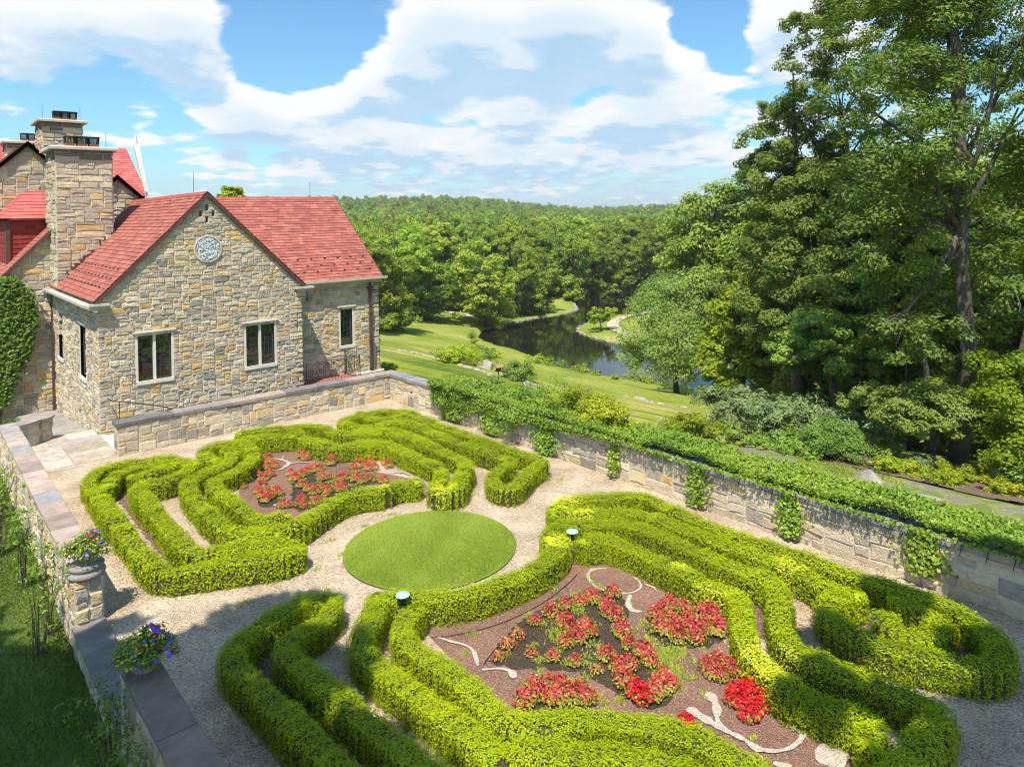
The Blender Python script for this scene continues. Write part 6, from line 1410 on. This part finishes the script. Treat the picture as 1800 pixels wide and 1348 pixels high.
def proto(seed, H, Rr, zlo, nl, leaf, mt, name='tree', **kw):
    root = empty(name, (0, 0, 0), 'proto', 'tree'); rng = np.random.default_rng(seed); L = autolobes((0, 0, 0), H, Rr, zlo, kw.get('lob', 18), rng, kw.get('rf', .36)); mb = MB(); limbs(mb, (0, 0, 0), H * .92, L, kw.get('r0', .22), rng, k=kw.get('nb', 8), n=6)
    tr = mb.build('trunk', kw.get('bark', M_bark), root, smooth=True); V, v = clumps(L, nl, leaf, rng, .8, kw.get('sub', 10), kw.get('spread', .4), .75, kw.get('asp', .6), vb=kw.get('vb', .5)); link('crown', raw_mesh('crown', V, 4, v), root, [mt]); root['h'] = H; return root
pw = [proto(100 + i, 17, 4.6, 1.0, 15000, .34, M_leafF, lob=24) for i in range(3)]
pf = [proto(200 + i, 13, 4.8, -2.2, 16000, .33, M_leafF, lob=20, sub=12) for i in range(4)]
WL = ['tree in the dark wood behind the oak and the maple']
for px, D, H in wood: place(px, D, H, pw, WL[0], group='trees crowded behind the oak on the right')
# pond tree (willow) and the little one on the spit
wb = gz(1190, 691); Dw = (wb - CAM) @ fw
wl_ = Lp([(1180, 520, Dw, 1.6), (1140, 545, Dw, 1.6), (1215, 545, Dw, 1.7), (1170, 575, Dw - 1, 1.9), (1120, 590, Dw, 1.5), (1235, 590, Dw, 1.5), (1200, 600, Dw - 1.5, 1.9), (1140, 620, Dw - 1, 1.7), (1180, 640, Dw - 1.5, 1.5), (1225, 635, Dw, 1.3), (1110, 625, Dw, 1.0), (1160, 515, Dw + 1, 1.3), (1250, 560, Dw + 1, 1.1), (1205, 515, Dw, 1.2)])
tree('round airy willow with grey limbs on the near shore of the pond', wb, 7.5, 4, 1.5, 15000, .24, M_leafW, .2, 19, lobes=wl_, asp=.28, nb=14, sub=18, spread=.34, bark=M_barkpale, T_=(0, 0, -1), fork=None) if 0 else tree('round airy willow with grey limbs on the near shore of the pond', wb, 7.5, 4, 1.5, 36000, .24, M_leafW, .2, 19, lobes=[(x, y, z, r * 1.12) for x, y, z, r in wl_], asp=.34, nb=14, sub=30, spread=.5, flat=1., bark=M_barkpale)
b_ = G(1057, 583, PZ + .4); tree('small rounded tree alone on the grassy spit in the pond', (b_[0], b_[1], T1(b_[0], b_[1])), 3.6, 2.3, 1.0, 3500, .26, M_leafY, .1, 23, lob=8, vb=.3, rf=.45)
# far-shore trees, one by one
far = [(640, 585, 92, 12), (655, 590, 78, 10.5), (690, 560, 98, 14), (735, 558, 104, 14), (690, 585, 82, 10), (860, 560, 112, 15), (905, 556, 118, 14), (940, 553, 121, 12), (955, 535, 140, 13), (1005, 530, 138, 15), (1040, 520, 146, 14), (1085, 515, 150, 13), (1120, 515, 150, 13), (1150, 520, 146, 14), (1170, 535, 126, 11),
       (780, 545, 122, 16), (820, 545, 124, 17), (880, 540, 132, 17), (925, 535, 138, 16), (975, 525, 148, 17), (1010, 515, 158, 16), (1060, 510, 162, 15), (1110, 508, 165, 16), (1180, 520, 140, 15), (1210, 540, 120, 14), (610, 560, 104, 14), (620, 590, 84, 9), (660, 545, 112, 14), (1150, 500, 175, 15), (800, 520, 150, 17), (740, 530, 138, 16)]
names = ['big tree on the far lawn touching the house corner', 'low spreading tree with pale dead branches nearest the house corner', 'broad tree casting shade at the left end of the far lawn', 'dense tree just left of the sunlit far lawn', 'dark tree in front of the far drive beside the house', 'tall tree overhanging the left tip of the pond', 'broad tree on the far bank left of the dark water', 'bushy tree on the bank above the pond bend', 'rounded tree behind the small sunny point', 'dark tree at the narrow neck of the pond', 'tree on the shore right of the neck', 'low dark tree at the back of the pond', 'tree hanging over the back water of the pond', 'tree behind the spit left of the willow top', 'tree just behind the willow crown']
for i, (px, py, D, H) in enumerate(far):
    lab = names[i] if i < len(names) else 'broadleaf tree in the wood close behind the pond'
    c_ = place(px, D, H, pf, lab, group='trees around the pond and far lawn'); 
    if i == 5: c_.location = tuple(at(848, 107)); 
# individual woodland trees up to about 300 in all, then the wood as one mass
lawnpoly = np.array([G(x, y, z)[:2] for x, y, z in [(600, 548, -8), (850, 548, -9), (1013, 520, -9.5), (1190, 500, -9.5), (1400, 560, -9), (1340, 720, -7), (1200, 780, -1)]] + [np.array([14, 0.]), np.array([14, 60.])])
cand = []
for r_ in np.geomspace(128, 1000, 96):
    st = 5.0 * (r_ / 130) ** .42; 
    for a in np.arange(-.74, .80, st / r_):
        aa = a + rt.uniform(-.3, .3) * st / r_; q = r_ * (1 + rt.uniform(-.02, .02)); x = q * (math.cos(aa) * fw[0] + math.sin(aa) * cr0[0]); y = q * (math.cos(aa) * fw[1] + math.sin(aa) * cr0[1]); cand.append((x, y, q))
cand = np.array(cand); sd = sdf(cand[:, :2], POND); sl_ = sdf(cand[:, :2], lawnpoly)
D_ = cand[:, :2] @ fw[:2]; ok = (sd > 3) & (sl_ > 2) & (D_ > 100) & (cand[:, 0] > 16); cand = cand[ok]; tz = T(cand[:, 0], cand[:, 1])
pxs = np.array([pr((x, y, z + 10)) for (x, y, q), z in zip(cand, tz)]); vis = (pxs[:, 0] > 540) & (pxs[:, 0] < 1420); order = np.argsort(cand[:, 2]); near = [i for i in order if vis[i]][:225]; nset = set(near)
for i in near:
    x, y, q = cand[i]; o = pf[rt.integers(4)]; c_ = copy_tree(o); H = rt.uniform(9, 15.5); s = H / 13; w_ = s * rt.uniform(.75, 1.1); c_.location = (x, y, tz[i]); c_.scale = (w_, w_, s); c_.rotation_euler = (0, 0, rt.uniform(0, 6.28))
    c_['label'] = 'broadleaf tree in the closed wood beyond the pond'; c_['group'] = 'trees of the wood beyond the pond'
rest = np.array([i for i in range(len(cand)) if i not in nset])
FV = np.c_[cand[rest, 0], cand[rest, 1], tz[rest]]
me = bpy.data.meshes.new('distant_wood'); me.vertices.add(len(FV)); me.vertices.foreach_set('co', FV.astype(np.float32).ravel()); me.update(); fo = link('distant_wood', me, None, [M_leafF], 'stuff')
# low-detail crowns
lows = []
for i in range(4):
    rng = np.random.default_rng(300 + i); L = autolobes((0, 0, 0), 13, 5.2, 1.5, 16, rng, .42); V, v = clumps(L, 2300, .85, rng, .8, 9, .42, .85, .7); m_ = raw_mesh('far_crown', V, 4, v); m_.materials.append(M_leafF); lows.append(bpy.data.objects.new('far_crown', m_))
ng = bpy.data.node_groups.new('wood_scatter', 'GeometryNodeTree'); ng.interface.new_socket('Geometry', in_out='INPUT', socket_type='NodeSocketGeometry'); ng.interface.new_socket('Geometry', in_out='OUTPUT', socket_type='NodeSocketGeometry')
gi = ng.nodes.new('NodeGroupInput'); go = ng.nodes.new('NodeGroupOutput'); jn = ng.nodes.new('GeometryNodeJoinGeometry'); ip = ng.nodes.new('GeometryNodeInstanceOnPoints')
for o in reversed(lows):
    oi = ng.nodes.new('GeometryNodeObjectInfo'); oi.inputs['Object'].default_value = o; oi.inputs['As Instance'].default_value = True; ng.links.new(oi.outputs['Geometry'], jn.inputs[0])
ip.inputs['Pick Instance'].default_value = True
def rv(typ, a, b, seed):
    x = ng.nodes.new('FunctionNodeRandomValue'); x.data_type = typ; x.inputs['Seed'].default_value = seed
    if typ == 'FLOAT_VECTOR': x.inputs[0].default_value = a; x.inputs[1].default_value = b; return x.outputs[0]
    if typ == 'INT': x.inputs[4].default_value = a; x.inputs[5].default_value = b; return x.outputs[2]
ng.links.new(gi.outputs[0], ip.inputs['Points']); ng.links.new(jn.outputs[0], ip.inputs['Instance']); ng.links.new(rv('INT', 0, 3, 1), ip.inputs['Instance Index'])
ng.links.new(rv('FLOAT_VECTOR', (0, 0, 0), (0, 0, 6.28), 2), ip.inputs['Rotation']); ng.links.new(rv('FLOAT_VECTOR', (.5, .5, .55), (1.05, 1.05, 1.15), 3), ip.inputs['Scale']); ng.links.new(ip.outputs[0], go.inputs[0])
md = fo.modifiers.new('scatter', 'NODES'); md.node_group = ng
def rm(o):
    for ch in list(o.children): rm(ch)
    bpy.data.objects.remove(o)
for o in pw + pf: rm(o)
# tree top showing over the roof
tt = PD(405, 345, 46); tree('tree whose bright top shows just above the red roof ridge', (tt[0], tt[1], -1.2), 9.6, 2.4, 4, 5000, .26, M_leafY, .2, 41, lobes=Lp([(405, 350, 46, .9), (385, 358, 46, .8), (428, 358, 46, .8), (410, 338, 46, .55), (400, 365, 46, 1.2)]), vb=.4)
# shade trees standing behind and above the camera, out of the picture: their shade lies on the foreground
def shade_tree(label, base, H, blobs, h, nl, seed):
    rng = np.random.default_rng(seed); L = []
    for x, y, r in blobs:
        hh = h + rng.uniform(-1, 1.5); L.append((x + LD[0] * -hh / 1.0, y - LD[1] * hh, hh, r))
    return tree(label, base, H, 5, 9, nl, .38, M_leafA, .32, seed, lobes=L, nb=20, sub=10, spread=.42)
shade_tree('large shade tree behind the camera over the left lawn', (-9.5, 1.5, -.38), 15, [(0, 12.2, 2.2), (2.4, 11.6, 1.7), (4.3, 11.4, 1.5), (5.1, 12.2, .8), (3.4, 9.6, 1.7), (1, 8.8, 2.6), (4.0, 8.0, 1.0), (-3, 12, 2.8), (-2.5, 8, 3), (.4, 14.6, 1.2), (-1.5, 15.9, 1.3), (3, 6.5, 1.8), (-4, 15, 2), (.8, 16.6, .7), (4.6, 10.2, .7), (1.2, 13.9, 1.0), (2.6, 13.3, .8), (-5, 10, 3), (0, 5, 3), (1.8, 10.4, 1.2), (.6, 7, 2), (1.5, 12.8, 1.2), (-1, 10.4, 2.2), (-1, 13.6, 1.4)], 13.5, 42000, 51)
shade_tree('shade tree behind the camera at the right side of the garden', (9.5, -7.5, -.38), 13, [(10.8, 3.4, 1.0), (9.7, 4.8, .6), (12.3, 3.4, .8), (10.4, 2.2, 1.6), (12.9, 5.2, .5), (14.3, 4.2, .6), (8.8, 3.0, .8), (11.2, 5.3, .5), (12.5, 2.3, 1.3), (14, 2.8, 1), (7.6, 2.2, .5), (9, 1, 1.4)], 12.2, 17000, 55)

# ------------------------------------------------------------------ shrubs
def sh(label, px, py, rx, rz, mt=M_leafB, n=1500, leaf=.1, name='shrub', cat='shrub', **kw):
    b = gz(px, py); return bush(label, b, rx, rz, mt, n, leaf, name, cat, None, **kw)
sh('clipped azalea mound at the left end of the row above the pond', 785, 636, 2.0, .9, M_leafY, 3500, .13); sh('low azalea mound in the middle of the row above the pond', 815, 639, 2.2, 1.0, M_leafY, 4000, .13)
sh('dark green shrub at the right end of the row beside the boulder', 854, 641, 1.1, .9, M_leafB, 2200, .11); sh('small dark conifer in front of the azalea row', 803, 640, .6, .6, M_leafA, 400, .12)
sh('round dense shrub alone on the lower lawn', 912, 668, 1.2, 1.1, M_leafB, 5000, .10)
sh('low green bush at the foot of the house corner', 684, 662, .7, .7, M_leafB, 900, .1)
for i, (px, py, r) in enumerate([(828, 595, .8), (833, 605, .8), (845, 615, .7), (858, 622, .9), (938, 638, 1.3), (962, 641, 1.2), (986, 646, .9), (1018, 653, 1.0), (1030, 657, .7), (1048, 660, .6), (1083, 666, .6), (1108, 669, .9), (1125, 672, .9), (1140, 674, .7), (872, 628, .7)]):
    sh('tuft of waterside plants on the near shore of the pond', px, py, r, r * .7, M_leafY if i % 3 else M_leafB, 500, .16, 'shore_plant', 'waterside plant', seed=i)['group'] = 'tufts along the near shore of the pond'
def pd(label, px, py, D, rx, rz, mt, n, leaf, top=None, **kw):
    P = PD(px, py, D); z = T1(P[0], P[1]); rz = (PD(px, top, D)[2] - z) / .98 if top else rz; n = int(n * 1.2); return bush(label, (P[0], P[1], z), rx, max(.4, rz), mt, n, leaf, 'shrub', 'shrub', **kw)
pd('dense green azalea rising behind the start of the ivy', 845, 700, 24.5, 1.4, 1.75, M_leafB, 5200, .085, top=664)
pd('wide lime-green azalea behind the ivy, left of the lawn gap', 930, 715, 22.5, 1.6, 1.6, M_leafB, 6600, .085, top=674); pd('yellow azalea standing up behind the ivy in front of the lower lawn', 1015, 720, 21, 1.2, 1.55, M_leafY, 5400, .08, top=682)
pd('round light green azalea at the right of the ivy azaleas', 1080, 735, 20, 1.0, 1.3, M_leafY, 4400, .08, top=690)
pd('bright yellow azalea by the flat rocks', 1222, 760, 20, 1.0, 1.15, M_leafY, 5400, .075, top=708)
pd('tall loose grey-green shrub behind the yellow azalea', 1280, 740, 24, 1.5, 2.4, M_leafG, 4800, .13, asp=.38, top=668); pd('leggy shrub with bare stems beside the grey-green shrub', 1340, 760, 22, 1.1, 1.7, M_leafG, 3000, .12, asp=.38, top=695)
pd('rhododendron with long drooping leaves behind the clipped bush', 1515, 770, 21, 1.2, 1.9, M_leafG, 3600, .16, asp=.3, top=718); pd('dark rhododendron in the middle of the shrub bed', 1420, 750, 23.5, 1.6, 1.9, M_leafG, 4400, .15, asp=.32, top=700); pd('deep green rhododendron left of the clipped bush', 1370, 780, 21.5, .9, 1.1, M_leafB, 2400, .12, top=750)
pd('large clipped round bush at the centre of the shrub bed', 1468, 815, 19.2, 1.0, 1.25, M_leafB, 9500, .065, seed=77, lob=14, top=744)
pd('low mixed bush at the left of the clipped round bush', 1395, 808, 19.6, .55, .6, M_leafB, 1500, .07); pd('small yellow-green azalea beside the boulder', 1560, 845, 18.3, .42, .55, M_leafY, 1300, .065)
pd('blue-green juniper at the foot of the small tree', 1622, 850, 19, .6, .8, M_leafG, 2600, .07, top=818); pd('wide yellow-green azalea in front of the oak trunk', 1690, 868, 18, 1.0, .85, M_leafY, 4600, .065, ry=.6, top=828); pd('yellow-green azalea at the right end of the bed', 1760, 895, 16.8, .6, .65, M_leafY, 2200, .06, top=862)
pd('small rounded azalea in front of the clipped bush', 1425, 826, 18.9, .38, .45, M_leafB, 1500, .06, top=806); pd('spreading lime azalea between the boulder and the juniper', 1596, 862, 18.2, .5, .45, M_leafY, 2000, .06, top=836)
pd('low fresh green azalea at the front rim of the bed, before the oak', 1655, 882, 17.4, .5, .45, M_leafY, 2000, .06, top=862); pd('low mixed bush below the leggy shrub', 1335, 788, 20.6, .55, .5, M_leafB, 1600, .07, top=766); pd('bushy azalea just right of the bright yellow one', 1285, 778, 21, .6, .6, M_leafB, 2000, .07, top=745); pd('broad green bush filling the gap right of the clipped bush', 1560, 815, 20, .8, .9, M_leafB, 2600, .08, top=775)
pd('green leafy shrub at the right edge of the picture', 1810, 880, 17.2, .8, 1.0, M_leafB, 2600, .09)
for i, (px, D) in enumerate([(1560, 27), (1600, 24), (1700, 23), (1750, 22), (1830, 21), (1500, 29), (1440, 28), (1400, 30), (1470, 34), (1530, 33), (1590, 30), (1650, 28), (1420, 36), (1360, 30), (1340, 33), (1800, 26), (1730, 29)]):
    P = at(px, D); bush('dark undergrowth bush on the floor of the right-hand wood', P, 1.6, 2.0, M_leafA, 1800, .2, 'undergrowth', 'undergrowth', 'undergrowth bushes below the right-hand trees', seed=60 + i)
# bark mulch under the shrubs
Q = [gz(x, y)[:2] for x, y in [(1230, 770), (1330, 778), (1440, 815), (1540, 838), (1640, 860), (1740, 886), (1800, 902)]]; Q2 = [gz(x, y)[:2] for x, y in [(1800, 880), (1700, 850), (1600, 830), (1500, 800), (1400, 775), (1300, 760), (1230, 765)]]
pl = np.array(Q + Q2); 
Xg, Yg = np.meshgrid(np.arange(pl[:, 0].min(), pl[:, 0].max(), .12), np.arange(pl[:, 1].min(), pl[:, 1].max(), .12)); inn = sdf(np.c_[Xg.ravel(), Yg.ravel()], pl).reshape(Xg.shape) < .1; Zg = T(Xg.ravel(), Yg.ravel()).reshape(Xg.shape) + .085
mb = MB(); ix = -np.ones(Xg.shape, int); V = []
for j in range(Xg.shape[0]):
    for i in range(Xg.shape[1]):
        if inn[j, i]: ix[j, i] = len(V); V.append((Xg[j, i], Yg[j, i], Zg[j, i]))
Fc = [(ix[j, i], ix[j, i + 1], ix[j + 1, i + 1], ix[j + 1, i]) for j in range(Xg.shape[0] - 1) for i in range(Xg.shape[1] - 1) if min(ix[j, i], ix[j, i + 1], ix[j + 1, i + 1], ix[j + 1, i]) >= 0]
if Fc: mb.add(V, Fc); mb.build('shrub_bed', M_brownmulch, kind='structure')
# bird feeder
fb = G(871, 680, -.9); fb = at(871, 34); root = empty('bird_feeder', tuple(fb), 'little bird feeder with a pitched roof on a thin pole above the lawn', 'bird feeder'); zt = PD(871, 652, 34)[2]
mb = MB(); mb.bar((fb[0], fb[1], fb[2] - .1), (fb[0], fb[1], zt), .022, n=6); mb.build('pole', M_dark, root)
mb = MB(); mb.box((fb[0], fb[1], zt), (.3, .22, .03)); mb.box((fb[0], fb[1], zt + .1), (.2, .15, .16)); mb.build('feeder_box', M_copper, root)
mb = MB(); c_ = np.array([fb[0], fb[1], zt + .2]); mb.add([c_ + (-.22, -.18, 0), c_ + (.22, -.18, 0), c_ + (.22, 0, .1), c_ + (-.22, 0, .1), c_ + (-.22, .18, 0), c_ + (.22, .18, 0), c_ + (-.22, -.18, -.02), c_ + (.22, -.18, -.02), c_ + (.22, .18, -.02), c_ + (-.22, .18, -.02)], [(0, 1, 2, 3), (3, 2, 5, 4), (6, 9, 8, 7), (0, 6, 7, 1), (4, 5, 8, 9), (0, 3, 4, 9, 6), (1, 7, 8, 5, 2)]); mb.build('roof', mat('cedar', (.36, .22, .12), (.26, .16, .09), 20, .8), root)

# haze: the summer air that pales the far woods
hb = MB(); hb.box((0, 0, 22), (11400, 11400, 66)); hz_o = hb.build('haze', [], kind='stuff'); hz_o.data.materials.clear()
mt = bpy.data.materials.new('haze'); mt.use_nodes = True; t = mt.node_tree; t.nodes.remove(t.nodes['Principled BSDF'])
pvn = t.nodes.new('ShaderNodeVolumePrincipled'); pvn.inputs['Color'].default_value = (.92, .96, 1, 1); pvn.inputs['Density'].default_value = .00024; pvn.inputs['Anisotropy'].default_value = .2
t.links.new(pvn.outputs[0], t.nodes['Material Output'].inputs['Volume']); hz_o.data.materials.append(mt)
def _tri(me):
    a = np.empty(len(me.polygons), np.int32); me.polygons.foreach_get('loop_total', a); return int((a - 2).sum())
print('TRIS', sum(_tri(m_) for m_ in bpy.data.meshes if m_.users) / 1e6)
